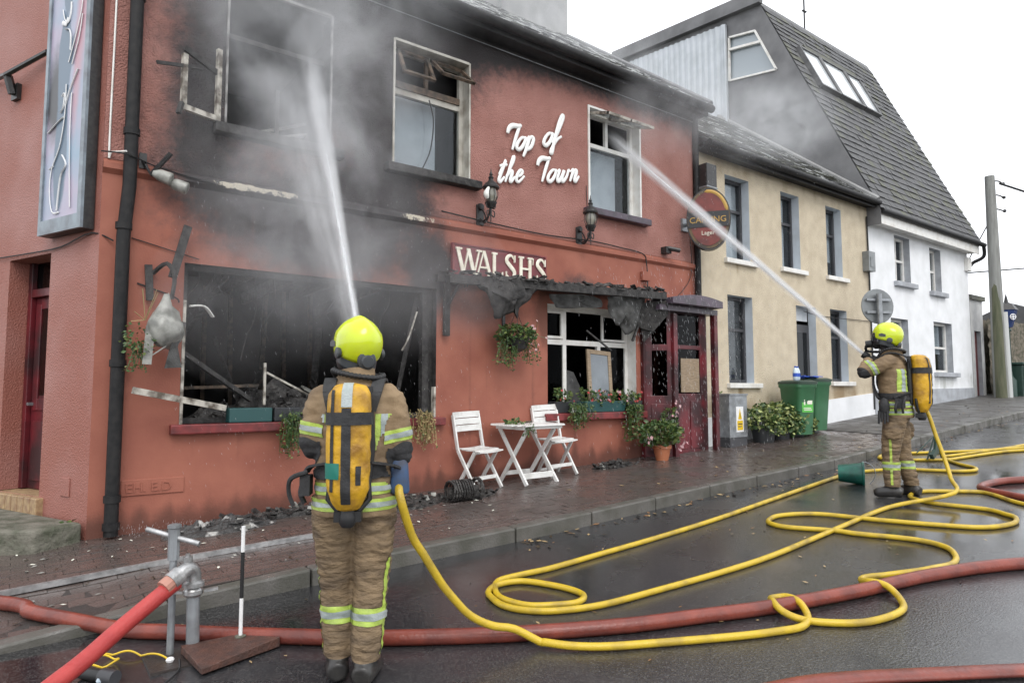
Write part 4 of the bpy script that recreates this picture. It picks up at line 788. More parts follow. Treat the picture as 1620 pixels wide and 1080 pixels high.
# ---------------------------------------------------------------- wall lanterns
def wall_lantern(x, z, lab, broken):
    t = T('wall_lantern', lab, 'lantern', (x, 0, z), group='wall lanterns on the pub front'); t.scale = (.76,.76,.76); y = -.34
    b = B(); b.box(x-.07, x+.07, -.05, -.012, z-.32, z+.02); b.lathe([(.07,0),(.05,.05)], 8, (x,-.04,z-.02), Matrix.Rotation(PI/2, 3, 'X')); O('back_plate', b, M['black'], t, bevel=.012)
    b = B(); b.tube(curve([(x,-.05,z-.22),(x,-.16,z-.3),(x,-.27,z-.22),(x,y,z-.08)], 5), .018, 6); b.tube(curve([(x,-.06,z-.05),(x,-.14,z-.12),(x,-.2,z-.24),(x,-.12,z-.27)], 5), .013, 6); b.tube([(x,y,z-.36),(x,y,z-.1)], [.006,.02], 6)
    for s in (-1, 1): b.tube(curve([(x,y,z-.2),(x+s*.06,y,z-.24),(x+s*.07,y,z-.16),(x+s*.03,y,z-.14)], 4), .01, 5); b.tube(curve([(x,y,z-.1),(x+s*.07,y,z-.1),(x+s*.09,y,z-.03)], 4), .01, 5)
    O('scroll_arm', b, M['black'], t, smooth=50)
    b = B(); b.lathe([(.05,z-.1),(.09,z-.04),(.1,z-.01),(.06,z+.0)], 8, (x,y,0)); cage = O('cage', b, M['black'], t)
    b = B()
    for k in range(8):
        a = 2*PI*k/8; b.tube(curve([(x+.07*math.cos(a),y+.07*math.sin(a),z-.02),(x+.115*math.cos(a),y+.115*math.sin(a),z+.1),(x+.09*math.cos(a),y+.09*math.sin(a),z+.22)], 3), .007, 4)
    O('rib', b, M['black'], cage)
    if not broken: b = B(); b.lathe([(.06,z),(.102,z+.1),(.08,z+.22)], 16, (x,y,0)); O('glass', b, M['lampg'], t, smooth=50)
    else: b = B(); b.lathe([(.06,z),(.100,z+.1),(.08,z+.22)][0:3], 16, (x+.0,y,0)); O('glass', b, M['lampg'], t, smooth=50); b = B(); b.tube(curve([(x-.1,y-.05,z+.02),(x-.13,y-.06,z+.1),(x-.09,y-.07,z+.2)], 4), [.02,.03,.04,.045,.045,.04,.03,.025,.02], 8); O('broken_pane', b, M['bulb'], t, smooth=50)
    b = B(); b.lathe([(.135,z+.21),(.14,z+.23),(.10,z+.29),(.05,z+.33),(.035,z+.36),(.045,z+.39),(.02,z+.42),(.03,z+.44),(.012,z+.48),(.003,z+.54)], 12, (x,y,0)); O('cap', b, M['black'], t, smooth=40)
wall_lantern(3.96, 3.76, 'black wall lantern with broken glass showing white, below the script lettering', True); wall_lantern(5.60, 3.72, 'black wall lantern with unbroken amber glass below the right upper window', False)

# ---------------------------------------------------------------- burnt awning
t = T('awning', 'charred remains of a long awning hanging over the right ground floor window', 'awning', (5, -.2, 2.8))
def jag(n, a, b_, f): return [a + (b_-a)*i/n for i in range(n+1)]
b = B(); b.bar((3.34,-.30,2.76), (6.98,-.34,2.86), .09, .10); b.bar((3.34,-.05,2.80), (6.95,-.05,2.92), .06, .08); O('front_rail', b, M['soot'], t)
for k in range(9): xx = 3.4 + k*.44; b = B(); b.bar((xx,-.03,2.88), (xx+.02,-.32,2.80), .03, .035); O('rafter', b, M['soot'], t)
b = B(); rr = random.Random(3)
for k in range(150):
    xx = rr.uniform(3.34, 7.0); zz = 2.80 + (xx-3.34)*.028; p = V((xx, rr.uniform(-.37,-.05), zz + rr.uniform(-.02,.07)))
    b.obox(p, rr.uniform(.05,.22), rr.uniform(.02,.08), rr.uniform(.006,.03), Matrix.Rotation(rr.uniform(-.5,.5), 3, 'Y') @ Matrix.Rotation(rr.uniform(-.6,.6), 3, 'Z') @ Matrix.Rotation(rr.uniform(-.6,.6), 3, 'X'))
    if rr.random() < .4: b.tube([p, p + V((rr.uniform(-.1,.1), rr.uniform(-.05,.05), -rr.uniform(.03,.12)))], .006, 4)
O('char', b, M['char'], t, kind='stuff')
def rag(name, pts, y, m, parent, depth=.12, seed=1):
    """a torn cloth hanging in folds: outline in (x, z), filled as a crumpled sheet with thickness"""
    n = len(pts); cx = sum(p[0] for p in pts)/n; cz = sum(p[1] for p in pts)/n; b = B(); R_ = 5; vs = [(cx, y-depth, cz)]
    for r in range(1, R_+1):
        for i, p in enumerate(curve([(q[0], q[1], 0) for q in pts + pts[:1]], 3)[:-1]):
            f = r/R_; xx, zz = cx + (p.x-cx)*f, cz + (p.y-cz)*f; vs.append((xx, y - depth*(1-f*.7) + .07*noise.noise(V((xx*13+seed, zz*4, seed)))*1.3, zz))
    k = n*3; fs = [(0, 1+i, 1+(i+1) % k) for i in range(k)] + [(1+(r-1)*k+i, 1+r*k+i, 1+r*k+(i+1) % k, 1+(r-1)*k+(i+1) % k) for r in range(1, R_) for i in range(k)]
    b.add(vs, fs); o = O(name, b, m, parent, smooth=70, fix=False); sd_ = o.modifiers.new('thickness', 'SOLIDIFY'); sd_.thickness = .006; return o
rag('hanging_cloth', [(3.72,2.72),(4.1,2.86),(4.62,2.82),(4.5,2.62),(4.33,2.5),(4.32,2.36),(4.25,2.44),(4.1,2.38),(3.98,2.34),(3.94,2.46),(3.85,2.58)], -.3, M['soot'], t, .1, 3)
rag('hanging_cloth', [(5.95,2.78),(6.4,2.86),(6.7,2.84),(6.62,2.55),(6.48,2.36),(6.34,2.28),(6.25,2.42),(6.12,2.40),(6.0,2.58)], -.16, M['cloth'], t, .12, 5)
rag('hanging_cloth', [(4.95,2.74),(5.75,2.78),(5.9,2.64),(5.5,2.60),(5.1,2.58)], -.12, M['cloth'], t, .05, 9)
b = B(); b.bar((3.47,-.06,2.74), (3.47,-.06,2.13), .075, .05, (0,1,0)); b.bar((3.47,-.06,2.45), (3.49,-.32,2.74), .03, .03); O('support_bracket', b, M['soot'], t, bevel=.006)
b = B(); b.bar((5.6,-.16,2.3), (6.08,-.14,2.05), .02, .02); b.bar((6.75,-.2,2.75), (6.5,-.15,2.2), .03, .03); O('fallen_lath', b, M['soot'], t)
b = B(); b.add([(6.62,-.2,2.75),(7.0,-.38,2.8),(7.06,-.33,2.6),(6.86,-.22,2.35),(6.78,-.12,2.2),(6.7,-.1,2.5),(6.66,-.15,2.4)], [(0,1,2),(0,2,3,6),(6,3,4,5)]); o_ = O('hanging_cloth', b, M['soot'], t); sd_ = o_.modifiers.new('thickness', 'SOLIDIFY'); sd_.thickness = .012

# ---------------------------------------------------------------- plants
def leaves(b, n, c, r, size, rng, mats=3, droop=.3, shell=.5, up=.3):
    c = V(c)
    for _ in range(n):
        d = V((rng.gauss(0,1), rng.gauss(0,1), rng.gauss(0,1))).normalized(); q = rng.uniform(shell, 1)
        p = c + V((d.x*r[0]*q, d.y*r[1]*q, d.z*r[2]*q)); s = size*rng.uniform(.6, 1.3)
        a = V((d.x + rng.uniform(-.8,.8), d.y + rng.uniform(-.8,.8), up - droop + rng.uniform(-.7,.7))).normalized(); w_ = a.orthogonal(); w_.rotate(Matrix.Rotation(rng.uniform(0, 6.3), 3, a)); k = a.cross(w_)
        b.cur = int(rng.random()**1.5*mats); b.add([p, p + a*s*.5 + w_*s*.26 + k*s*.06, p + a*s, p + a*s*.5 - w_*s*.26 + k*s*.06], [(0,1,2,3)])
def trail(b, n, p0, L, rng, spread=.1, size=.035, mats=2):
    for _ in range(n):
        p = V(p0) + V((rng.uniform(-spread,spread), rng.uniform(-spread,spread)*.5, rng.uniform(-.03,.05))); pts = [p.copy()]; dx, dy = rng.uniform(-.3,.3), rng.uniform(-.3,.05)
        for k in range(5): p = p + V((dx*.06, dy*.06*(1-k/5), -L/5*rng.uniform(.6,1.2)*min(1,.4+k*.3))); pts.append(p.copy())
        b.cur = 0; b.tube(pts, .0035, 3)
        for q in pts[1:]:
            leaves(b, 3, q, (.02,.02,.02), size, rng, mats, .4)
def flowers(b, n, c, r, size, rng, mi):
    for _ in range(n):
        p = V(c) + V((rng.uniform(-1,1)*r[0], rng.uniform(-1,.2)*r[1], rng.uniform(-.7,1)*r[2])); nrm = V((rng.uniform(-.6,.6), -1, rng.uniform(-.2,.8))).normalized(); u = nrm.orthogonal().normalized(); v = nrm.cross(u); b.cur = mi
        for k in range(5): a = 2*PI*k/5; e = u*math.cos(a) + v*math.sin(a); f = u*math.cos(a+.6) + v*math.sin(a+.6); g = u*math.cos(a-.6) + v*math.sin(a-.6); b.add([p, p + f*size*.6, p + e*size + nrm*size*.2, p + g*size*.6], [(0,1,2,3)])
LM = [M['leaf'], M['leaf2'], M['leafy'], M['pink'], M['petalr'], M['straw']]
rng = random.Random(11)
t = T('hanging_basket', 'leafy hanging basket with pale pink flowers on the wall between the ground floor windows', 'hanging basket', (4.55, -.3, 1.95))
b = B(); leaves(b, 760, (4.33,-.28,2.17), (.26,.22,.15), .052, rng, 2); trail(b, 16, (4.16,-.3,2.08), .36, rng, .11); trail(b, 10, (4.47,-.3,2.08), .30, rng, .10); trail(b, 6, (4.3,-.35,2.05), .2, rng, .16)
for k in range(14): p = V((4.52 + rng.uniform(-.1,.1), -.32 + rng.uniform(-.12,.1), 2.18)); q = p + V((rng.uniform(.0,.14), rng.uniform(-.1,.05), rng.uniform(-.2,.18))); b.cur = 0; b.tube([p, q], .003, 3); flowers(b, 1, q, (.02,.02,.02), .02, rng, 3)
O('foliage', b, LM, t, fix=False); b = B(); b.lathe([(.02,1.95),(.12,2.0),(.16,2.12),(.165,2.15)], 12, (4.33,-.28,0)); O('basket', b, M['black'], t); b = B(); b.tube(curve([(4.33,-.01,2.5),(4.33,-.2,2.55),(4.33,-.28,2.47)], 4), .01, 5); b.box(4.31, 4.35, -.02, -.005, 2.25, 2.55)
for a in (0, 2.1, 4.2): b.tube([(4.33,-.28,2.47),(4.33+.15*math.cos(a),-.28+.15*math.sin(a),2.15)], .004, 4)
O('bracket', b, M['black'], t)
def window_box(x0, x1, m, lab, grp, nl, nf, trails, pot_z=1.2):
    t = T('window_box', lab, 'window box', ((x0+x1)/2, 0, pot_z), group=grp); b = B(); d = .02
    b.add([(x0+d,-.085+d*.3,pot_z+.001),(x1-d,-.085+d*.3,pot_z+.001),(x1-d,.06,pot_z+.001),(x0+d,.06,pot_z+.001),(x0,-.095,pot_z+.15),(x1,-.095,pot_z+.15),(x1,.07,pot_z+.15),(x0,.07,pot_z+.15)], [(3,2,1,0),(4,5,6,7),(0,1,5,4),(1,2,6,5),(2,3,7,6),(3,0,4,7)]); O('trough', b, m, t, bevel=.008)
    b = B(); n = max(1, int((x1-x0)/.18))
    for k in range(n):
        xx = x0 + (k+.5)*(x1-x0)/n; leaves(b, nl, (xx,-.03,pot_z+.20+rng.uniform(-.02,.05)), (.13,.10,.11), .05, rng, 2); flowers(b, nf//2, (xx,-.1,pot_z+.2), (.13,.08,.10), .022, rng, 3 if k % 2 else 4)
    for (xx, L, n) in trails: trail(b, n, (xx,-.12,pot_z+.1), L, rng, .09, .04, 2)
    O('foliage', b, LM, t, fix=False)
window_box(5.12, 5.42, M['tub'], 'dark pot of red flowered plants at the left end of the right window sill', 'planters on the window sills', 130, 9, [(5.42,.36,14)])
window_box(5.62, 6.42, M['planter'], 'teal plastic trough of flowers in the middle of the right window sill', 'planters on the window sills', 120, 12, [(5.58,.28,10)])
window_box(6.46, 6.76, M['tub'], 'leafy trailing pot at the right end of the right window sill', 'planters on the window sills', 150, 8, [(6.5,.62,22),(6.62,.3,8)])
t = T('flower_pot', 'terracotta pot of bushy pink flowering plant on the pavement by the porch', 'flower pot', (6.78, -.42, pz(6.78,-.42))); x, y = 6.78, -.42; z = pz(x, y)
b = B(); b.lathe([(.085,z-.005),(.12,z+.16),(.135,z+.165),(.135,z+.21),(.11,z+.21)], 18, (x,y,0)); O('pot', b, M['terra_pot'], t, smooth=40)
b = B(); leaves(b, 750, (x-.04,y,z+.38), (.34,.26,.19), .075, rng, 2); leaves(b, 200, (x+.3,y+.1,z+.55), (.13,.1,.22), .05, rng, 2); flowers(b, 8, (x+.3,y,z+.68), (.1,.1,.16), .022, rng, 3); flowers(b, 8, (x+.22,y-.15,z+.18), (.08,.08,.07), .03, rng, 3); flowers(b, 5, (x-.35,y-.1,z+.3), (.05,.05,.06), .03, rng, 3)
for k in range(12): a = rng.uniform(0, 6.3); b.cur = 5; b.tube([(x,y,z+.18),(x+.2*math.cos(a),y+.18*math.sin(a),z+.42)], .006, 4)
O('foliage', b, LM, t, fix=False)
t = T('planter_bush', 'sprawling variegated ivy bush in dark tubs below the beige wall', 'bush', (9.75, -.38, pz(9.75,-.38))); z = pz(9.75,-.38)
b = B(); 
for xx in (9.35, 9.8, 10.25): b.lathe([(.16,z-.04),(.21,z+.28),(.2,z+.3)], 12, (xx,-.36,0))
O('tub', b, M['tub'], t, smooth=40); b = B()
for xx, zz, r in ((9.2,.34,.26),(9.45,.42,.3),(9.75,.40,.3),(10.05,.34,.28),(10.35,.24,.25)): leaves(b, 520, (xx,-.4,z+zz), (r,.3,r*.75), .075, rng, 3, .5)
for k in range(8): trail(b, 5, (9.15+k*.16,-.6,z+.35), .3, rng, .1, .06, 3)
O('foliage', b, LM, t, fix=False)
b = B(); leaves(b, 120, (8.62,-.08,pz(8.6,0)+.55), (.08,.06,.3), .05, rng, 2); O('weed', b, LM, fix=False, label='green weed growing between the porch and the grey cabinet', cat='plant')
# remains of the left hanging basket
t = T('burnt_basket', 'melted hanging basket with scorched trailing plant left of the shop window', 'hanging basket', (.48, -.25, 2.1))
b = B(); b.bar((.38,-.03,2.62), (.40,-.05,2.3), .06, .03, (0,1,0)); b.tube(curve([(.42,-.03,2.55),(.5,-.2,2.62),(.56,-.24,2.5),(.54,-.25,2.3)], 4), .02, 6); b.bar((.55,-.2,2.5), (.68,-.1,3.0), .07, .03, (0,1,0)); O('bracket', b, M['soot'], t)
b = B(); n = 18; rings = [(2.34,.02),(2.24,.05),(2.16,.11),(2.08,.15),(2.0,.16),(1.93,.12),(1.88,.05)]; vs = []
for zz, r in rings:
    for j in range(n): a = 2*PI*j/n; q = 1 + .28*noise.noise(V((math.cos(a)*2, math.sin(a)*2, zz*5))); vs.append((.50 + r*q*math.cos(a), -.25 + r*q*math.sin(a)*.9, zz + .05*noise.noise(V((a,zz*9,2)))))
b.add(vs, [(i*n+j, i*n+(j+1) % n, (i+1)*n+(j+1) % n, (i+1)*n+j) for i in range(len(rings)-1) for j in range(n)] + [tuple(range(n)), tuple((len(rings)-1)*n+j for j in range(n))]); b.bar((.38,-.3,2.05), (.36,-.3,1.72), .07, .012, (0,1,0)); b.bar((.40,-.3,1.8), (.50,-.32,1.88), .02, .01); O('melted_liner', b, M['plastic'], t, smooth=60)
b = B(); b.add([(.60,-.3,2.1),(.66,-.28,2.1),(.60,-.26,1.88),(.64,-.25,1.7),(.5,-.27,1.69),(.53,-.28,1.84)], [(0,1,2,5),(5,2,3,4)]); o_ = O('charred_strip', b, M['cloth'], t, fix=False); sd_ = o_.modifiers.new('thickness', 'SOLIDIFY'); sd_.thickness = .006
b = B(); leaves(b, 90, (.30,-.26,1.93), (.13,.1,.16), .04, rng, 2, .6); trail(b, 9, (.3,-.28,1.9), .3, rng, .08, .028); b.cur = 5
for k in range(7): b.tube([(.34,-.26,2.1),(.34+rng.uniform(-.16,.1),-.3,2.1+rng.uniform(-.1,.3))], .004, 3)
O('foliage', b, LM, t, fix=False)
for lab, x, L, w_ in (('scorched green trailing plant hanging over the left window sill beside the firefighter', 1.66, .42, .10), ('dry straw coloured plant hanging at the right end of the shop window sill', 3.12, .42, .12)):
    b = B(); trail(b, 30, (x,-.12,1.25), L, rng, w_, .03, 2)
    if x > 3:
        b.m = [5 if random.random() < .85 else 1 for _ in b.m]
    O('trailing_plant', b, LM, fix=False, label=lab, cat='plant')

# ---------------------------------------------------------------- fire debris
def heap(name, lab, c, r, seed, n, parent=None, m='char', cat='debris'):
    rr = random.Random(seed); b = B(); c = V(c); N_ = 28; vs = []
    for j in range(N_+1):
        for i in range(N_+1):
            u, v = i/N_*2-1, j/N_*2-1; q = max(0, 1 - u*u - v*v); h = r[2]*q*(.6 + .9*noise.noise(V((u*3+seed, v*3, seed))) + .5*noise.noise(V((u*9, v*9+seed, 0)))); X, Y = c.x + u*r[0], c.y + v*r[1]
            vs.append((X, Y, c.z + (h if q > 0 else -.03)))
    b.add(vs, [(j*(N_+1)+i, j*(N_+1)+i+1, (j+1)*(N_+1)+i+1, (j+1)*(N_+1)+i) for j in range(N_) for i in range(N_)])
    for k in range(n):
        a = rr.uniform(0, 6.3); q = rr.random()**.5; p = V((c.x + r[0]*q*math.cos(a), c.y + r[1]*q*math.sin(a), c.z + r[2]*(1-q*q)*rr.uniform(.3,1.1))); L = rr.uniform(.03,.17)
        R = Matrix.Rotation(rr.uniform(0,6.3), 3, 'Z') @ Matrix.Rotation(rr.uniform(-.7,.7), 3, 'Y'); b.cur = 1 if rr.random() < .07 else 0; b.obox(p, L, rr.uniform(.01,.06), rr.uniform(.006,.03), R)
    return O(name, b, [M[m], M['plastic']], label=lab, cat=cat, kind='stuff')
heap('charred_debris', 'long heap of charred debris inside the burnt shop window', (1.9, .55, 1.12), (1.25, .45, .42), 2, 260)
heap('charred_debris', 'black charred pile along the wall foot beside the firefighter', (2.2, -.18, pz(2.2,0)), (1.3, .12, .045), 4, 110)
heap('charred_debris', 'crumpled burnt pile on the pavement left of the firefighter', (1.0, -.36, pz(1,-.36)), (.5, .2, .10), 6, 30, None, 'ash')
heap('charred_debris', 'small scatter of black char on the pavement below the right window', (5.95, -.33, pz(5.95,-.33)), (.36, .14, .07), 9, 60)
heap('charred_debris', 'scatter of burnt scraps on the pavement right of the firefighter', (2.75, -.5, pz(2.75,-.5)), (.45, .25, .05), 12, 90)
heap('charred_debris', 'burnt scraps around the black coil in front of the white chair', (3.45, -.55, pz(3.45,-.5)), (.4, .2, .06), 15, 60)
b = B(); x, y = 3.25, -.72; z = pz(x, y)
for k in range(9): b.tube([(x-.12+k*.03+.02*noise.noise(V((k,a,1))), y+.10*math.cos(a), z+.11+.105*math.sin(a)) for a in np.linspace(0, 2*PI, 15)], .012, 5)
b.tube([(x+.22,y+.11*math.cos(a),z+.11+.11*math.sin(a)) for a in np.linspace(0, 2*PI, 15)], .02, 6); b.box(x-.14, x+.22, y-.03, y+.03, z+.04, z+.15); O('burnt_coil', b, M['char'], label='burnt black reel like drum lying on the pavement before the left chair', cat='drum')
def oneoff(name, lab, cat, a, b_, wd, ht, m, up=(0,0,1), bend=None):
    b = B(); P = [a, b_] if bend is None else [p for p in curve([a, bend, b_], 5)]
    if bend is None: b.bar(a, b_, wd, ht, up)
    else: b.tube(P, wd/2, 6, flat=.4)
    return O(name, b, M[m], label=lab, cat=cat)
oneoff('window_strip', 'scorched white strip sticking out from the left jamb of the shop window', 'strip', (.26,-.32,1.50), (1.08,.0,1.33), .02, .055, 'oldwhite')
oneoff('curled_strip', 'small curled pale strip on the left jamb inside the shop window', 'strip', (.74,.02,2.28), (.96,.1,2.2), .05, .02, 'white', bend=(.87,.05,2.29))
oneoff('curled_strip', 'long pale curled strip hanging near the right jamb of the shop window', 'strip', (2.98,.1,1.95), (3.14,.05,2.4), .05, .02, 'oldwhite', bend=(3.06,.08,2.12))
oneoff('charred_post', 'upright pale scorched stick rising from the debris in the shop window', 'stick', (1.52,.3,1.35), (1.52,.3,1.78), .025, .025, 'oldwhite'); oneoff('charred_beam', 'sloping pale scorched lath leaning on the stick in the shop window', 'lath', (1.54,.3,1.68), (2.0,.35,1.45), .025, .02, 'oldwhite')
oneoff('charred_beam', 'charred plank lying level across the left part of the shop window', 'plank', (.75,.45,1.52), (1.5,.5,1.55), .12, .03, 'burnt'); oneoff('charred_beam', 'blackened plank sloping down from the left jamb in the shop window', 'plank', (.72,.15,1.85), (1.4,.35,1.4), .06, .04, 'soot')
b = B(); rr = random.Random(5)
for k in range(7): b.obox((2.0+k*.13+rr.uniform(-.04,.04),.25+rr.uniform(-.1,.1),1.42+rr.uniform(-.06,.1)), .2, .16, .02, Matrix.Rotation(rr.uniform(-.5,.5), 3, 'Y') @ Matrix.Rotation(rr.uniform(-.5,.5), 3, 'X'))
O('melted_panel', b, M['plastic'], label='pale melted sheets lying on the debris in the shop window', cat='sheet', kind='stuff')
for xa, xb, lab, mm in ((1.1, 1.5, 'scorched green trough on the shop window sill beside the stick', 'planter'), (1.52, 1.78, 'dark plastic trough on the shop window sill behind the firefighter', 'tub')):
    b = B(); b.box(xa, xb, -.06, .08, 1.192, 1.33); O('window_box', b, M[mm], bevel=.01, label=lab, cat='window box', group='planters on the window sills')
t = T('leaning_mirror', 'wooden framed mirror leaning in the right ground floor window', 'mirror', (6.05, 0, 1.36)); R = Matrix.Rotation(.06, 3, 'Y') @ Matrix.Rotation(-.12, 3, 'X'); c = V((6.03,.04,1.68)); b = B()
for dx, dz, sx_, sz_ in ((-.2,0,.06,.76), (.2,0,.06,.76), (0,.35,.34,.06), (0,-.35,.34,.06)): b.obox(c + R @ V((dx,0,dz)), sx_, .035, sz_, R)
O('frame', b, M['wood'], t, bevel=.005); b = B(); b.obox(c, .35, .012, .65, R); O('mirror_glass', b, M['mirror'], t)
# aluminium strip on the pavement
b = B(); P = [(-1.3,-1.27), (.37,-1.2), (1.52,-1.18)]
for (xa, ya), (xb, yb) in zip(P, P[1:]): b.bar((xa,ya,pz(xa,ya)+.022), (xb,yb,pz(xb,yb)+.022), .02, .04)
for (xa, ya), (xb, yb) in zip(P, P[1:]): b.bar((xa,ya+.03,pz(xa,ya)+.006), (xb,yb+.03,pz(xb,yb)+.006), .06, .008)
O('metal_strip', b, M['alu'], label='long grey metal angle strip lying along the pavement bricks', cat='strip')
# stone doorstep
b = B(); rings = []
poly = [sp(2.2,0,.05), sp(-.02,0,.04), sp(-.06,0,.42), sp(.2,0,.60), sp(2.2,0,.62)]
c0 = sum((V(p) for p in poly), V((0,0,0)))/5
b.add([(p.x,p.y,.05) for p in poly] + [(p.x,p.y,.405+.02*noise.noise(p*5)) for p in poly] , [tuple(reversed(range(5))), tuple(range(5,10))] + [(i,(i+1) % 5,5+(i+1) % 5,5+i) for i in range(5)]); O('stone_step', b, M['stone'], bevel=.03, seg=3, label='worn mossy stone slab step below the side door', cat='step')
b = B(); leaves(b, 90, sp(.08,.36,.1), (.06,.05,.05), .05, rng, 2); O('weed', b, LM, fix=False, label='small green weed on the stone step at the building corner', cat='plant')

# ---------------------------------------------------------------- folding table and chairs (front of the chair faces local -Y)
def make_chair(lab):
    t = T('folding_chair', lab, 'chair', group='white folding chairs outside the pub'); W_ = .38; m = M['whitep']
    for s in (-1, 1):
        x = s*W_/2
        b = B(); b.bar((x, .10, .84), (x, .02, .44), .022, .045, (0,1,.2)); b.bar((x, .02, .44), (x, -.30, 0), .022, .045, (0,1,0)); O('leg', b, m, t, True, bevel=.004)
        b = B(); b.bar((x*.86, -.26, .43), (x*.86, .08, 0), .022, .045, (0,1,0)); O('leg', b, m, t, True, bevel=.004)
    for k in range(3):
        b = B(); P = [(x_, .10 - k*.017 + .03*(1 - (x_/.19)**2) - .01, .835 - k*.078) for x_ in np.linspace(-.20, .20, 7)]
        for p, q in zip(P, P[1:]): b.bar(p, q, .014, .070)
        O('back_slat', b, m, t, True)
    n = 5
    for k in range(n):
        y = -.32 + k*.082; b = B(); P = [(x_, y, .445 - .012*(1-(x_/.19)**2) + .012*(abs(k-2)/2)**2 - (.02 if k == 0 else 0)) for x_ in np.linspace(-.175, .175, 5)]
        for p, q in zip(P, P[1:]): b.bar(p, q, .078, .014)
        O('seat_slat', b, m, t, True)
    b = B(); b.bar((-W_/2,-.21,.125), (W_/2,-.21,.125), .02, .04); b.bar((-W_*.43,.045,.06), (W_*.43,.045,.06), .02, .03); b.bar((-W_*.43,-.24,.415), (W_*.43,-.24,.415), .02, .03); OS('stretcher', b, m, t, True)
    return t
c1 = make_chair('white folding slatted chair at the left end of the white table'); c1.location = (3.79, -.14, pz(3.8,-.3)); c1.rotation_euler = (0, -math.atan(.035), math.radians(6))
c2 = copy_tree(c1); c2['label'] = 'white folding slatted chair standing behind the right end of the table'; c2.location = (4.98, -.14, pz(5,-.3)); c2.rotation_euler = (0, -math.atan(.045), math.radians(-4))
t = T('folding_table', 'white folding slatted table between the two white chairs on the wet pavement', 'table', (4.42, -.38, pz(4.42,-.38)), math.radians(3)); m = M['whitep']
for k in range(9):
    y = -.29 + k*.0725; hx = .40 - (.09 if k in (0, 8) else .03 if k in (1, 7) else 0); b = B(); b.box(-hx, hx, y-.034, y+.034, .672, .690); O('slat', b, m, t, True, bevel=.004)
b = B(); 
for x in (-.26, .26): b.box(x-.012, x+.012, -.27, .27, .632, .671)
b.box(-.3, .3, -.285, -.26, .64, .671); O('apron', b, m, t, True)
for x in (-.24, .24):
    b = B(); b.bar((x,.24,.64), (x,-.26,0), .024, .05, (0,1,0)); O('leg', b, m, t, True, bevel=.004); b = B(); b.bar((x*.88,-.24,.64), (x*.88,.26,0), .024, .05, (0,1,0)); O('leg', b, m, t, True, bevel=.004)
b = B(); b.bar((-.24,-.19,.10), (.24,-.19,.10), .02, .07); b.bar((-.21,.2,.10), (.21,.2,.10), .02, .05); OS('stretcher', b, m, t, True, bevel=.004)
b = B(); z = pz(4.42,-.38)+.692; leaves(b, 70, (4.2,-.42,z+.02), (.13,.09,.03), .05, rng, 2); trail(b, 3, (4.2,-.68,z), .14, rng, .04); O('fallen_sprig', b, LM, fix=False, label='green plant sprig lying on the white table top', cat='plant', kind='stuff')
b = B(); b.tube([(4.44,-.3,z+.012),(4.56,-.28,z+.014)], .013, 6); O('stick_piece', b, M['burnt'], label='short burnt brown piece lying on the white table top', cat='stick')
# ---------------------------------------------------------------- bins, cabinet
def wheelie(x, y, rot, lab, lbl):
    t = T('wheelie_bin', lab, 'bin', (x, y, pz(x, y)), rot, 'wheelie bins by the beige house'); t.scale = (.76,.76,.9)
    b = B(); b.loft([(0,0,.05,.21,.23),(0,0,.5,.245,.265),(0,0,.9,.275,.30),(0,0,.93,.30,.33),(0,0,.99,.30,.33)], 24, 6); O('body', b, M['bin'], t, True, smooth=45)
    b = B(); b.loft([(0,-.01,.99,.305,.345),(0,-.01,1.03,.31,.35),(0,0,1.06,.24,.26)], 24, 6); b.box(-.2, .2, .33, .38, .98, 1.02); O('lid', b, M['binlid'], t, True, smooth=45)
    for s in (-1, 1): b = B(); b.lathe([(.1,-.025),(.1,.025)], 14, (s*.22,.24,.1), Matrix.Rotation(PI/2, 3, 'Y')); O('wheel', b, M['rubber'], t, True)
    if lbl:
        b = B(); b.box(-.16, .16, -.275, -.268, .46, .84); lb = O('sticker', b, M['label'], t, True); b = B(); b.box(-.13, .13, -.278, -.276, .77, .79); b.box(-.11, .12, -.278, -.276, .50, .515); b.box(-.12, .10, -.278, -.276, .53, .545); b.ball((-.09,-.277,.69), .022, .004, .022, 8); b.box(-.11, -.07, -.279, -.276, .60, .66); b.loft([(.06,-.278,.61,.07,.003),(.06,-.278,.68,.08,.003)], 12); O('sticker_print', b, M['cream'], lb, True)
    return t
wheelie(10.17, -.50, math.radians(-14), 'green wheelie bin with bright green sticker, left of the pair', True); wheelie(10.80, -.42, math.radians(-10), 'plain green wheelie bin standing behind the one with the sticker', False)
for k, (x, y) in enumerate(((10.12,-.50), (10.26,-.46))):
    z = pz(10.17,-.5) + .955; t = T('water_bottle', ('clear water bottle with blue cap, left one on the bin lid', 'clear water bottle with blue cap, right one on the bin lid')[k], 'bottle', (x, y, z), 0, 'bottles on the bin lid'); b = B(); b.lathe([(.035,z),(.042,z+.02),(.042,z+.15),(.03,z+.19),(.015,z+.215)], 12, (x,y,0)); O('bottle_body', b, M['bottle'], t, smooth=40)
    b = B(); b.lathe([(.017,z+.215),(.017,z+.24)], 10, (x,y,0)); O('cap', b, M['bluep'], t); b = B(); b.lathe([(.0435,z+.06),(.0435,z+.12)], 12, (x,y,0)); O('wrapper', b, M['bluep'], t)
b = B(); z = pz(10.7,-.42) + .97; rr = random.Random(2)
for k in range(14): b.obox((10.62+rr.uniform(-.15,.25),-.45+rr.uniform(-.14,.14),z+rr.uniform(-.01,.02)), rr.uniform(.08,.2), .1, .012, Matrix.Rotation(rr.uniform(0,6), 3, 'Z') @ Matrix.Rotation(rr.uniform(-.3,.3), 3, 'X'))
O('plastic_wrap', b, M['bluep'], label='crumpled blue plastic wrapping lying on the bin lids', cat='wrapping', kind='stuff')
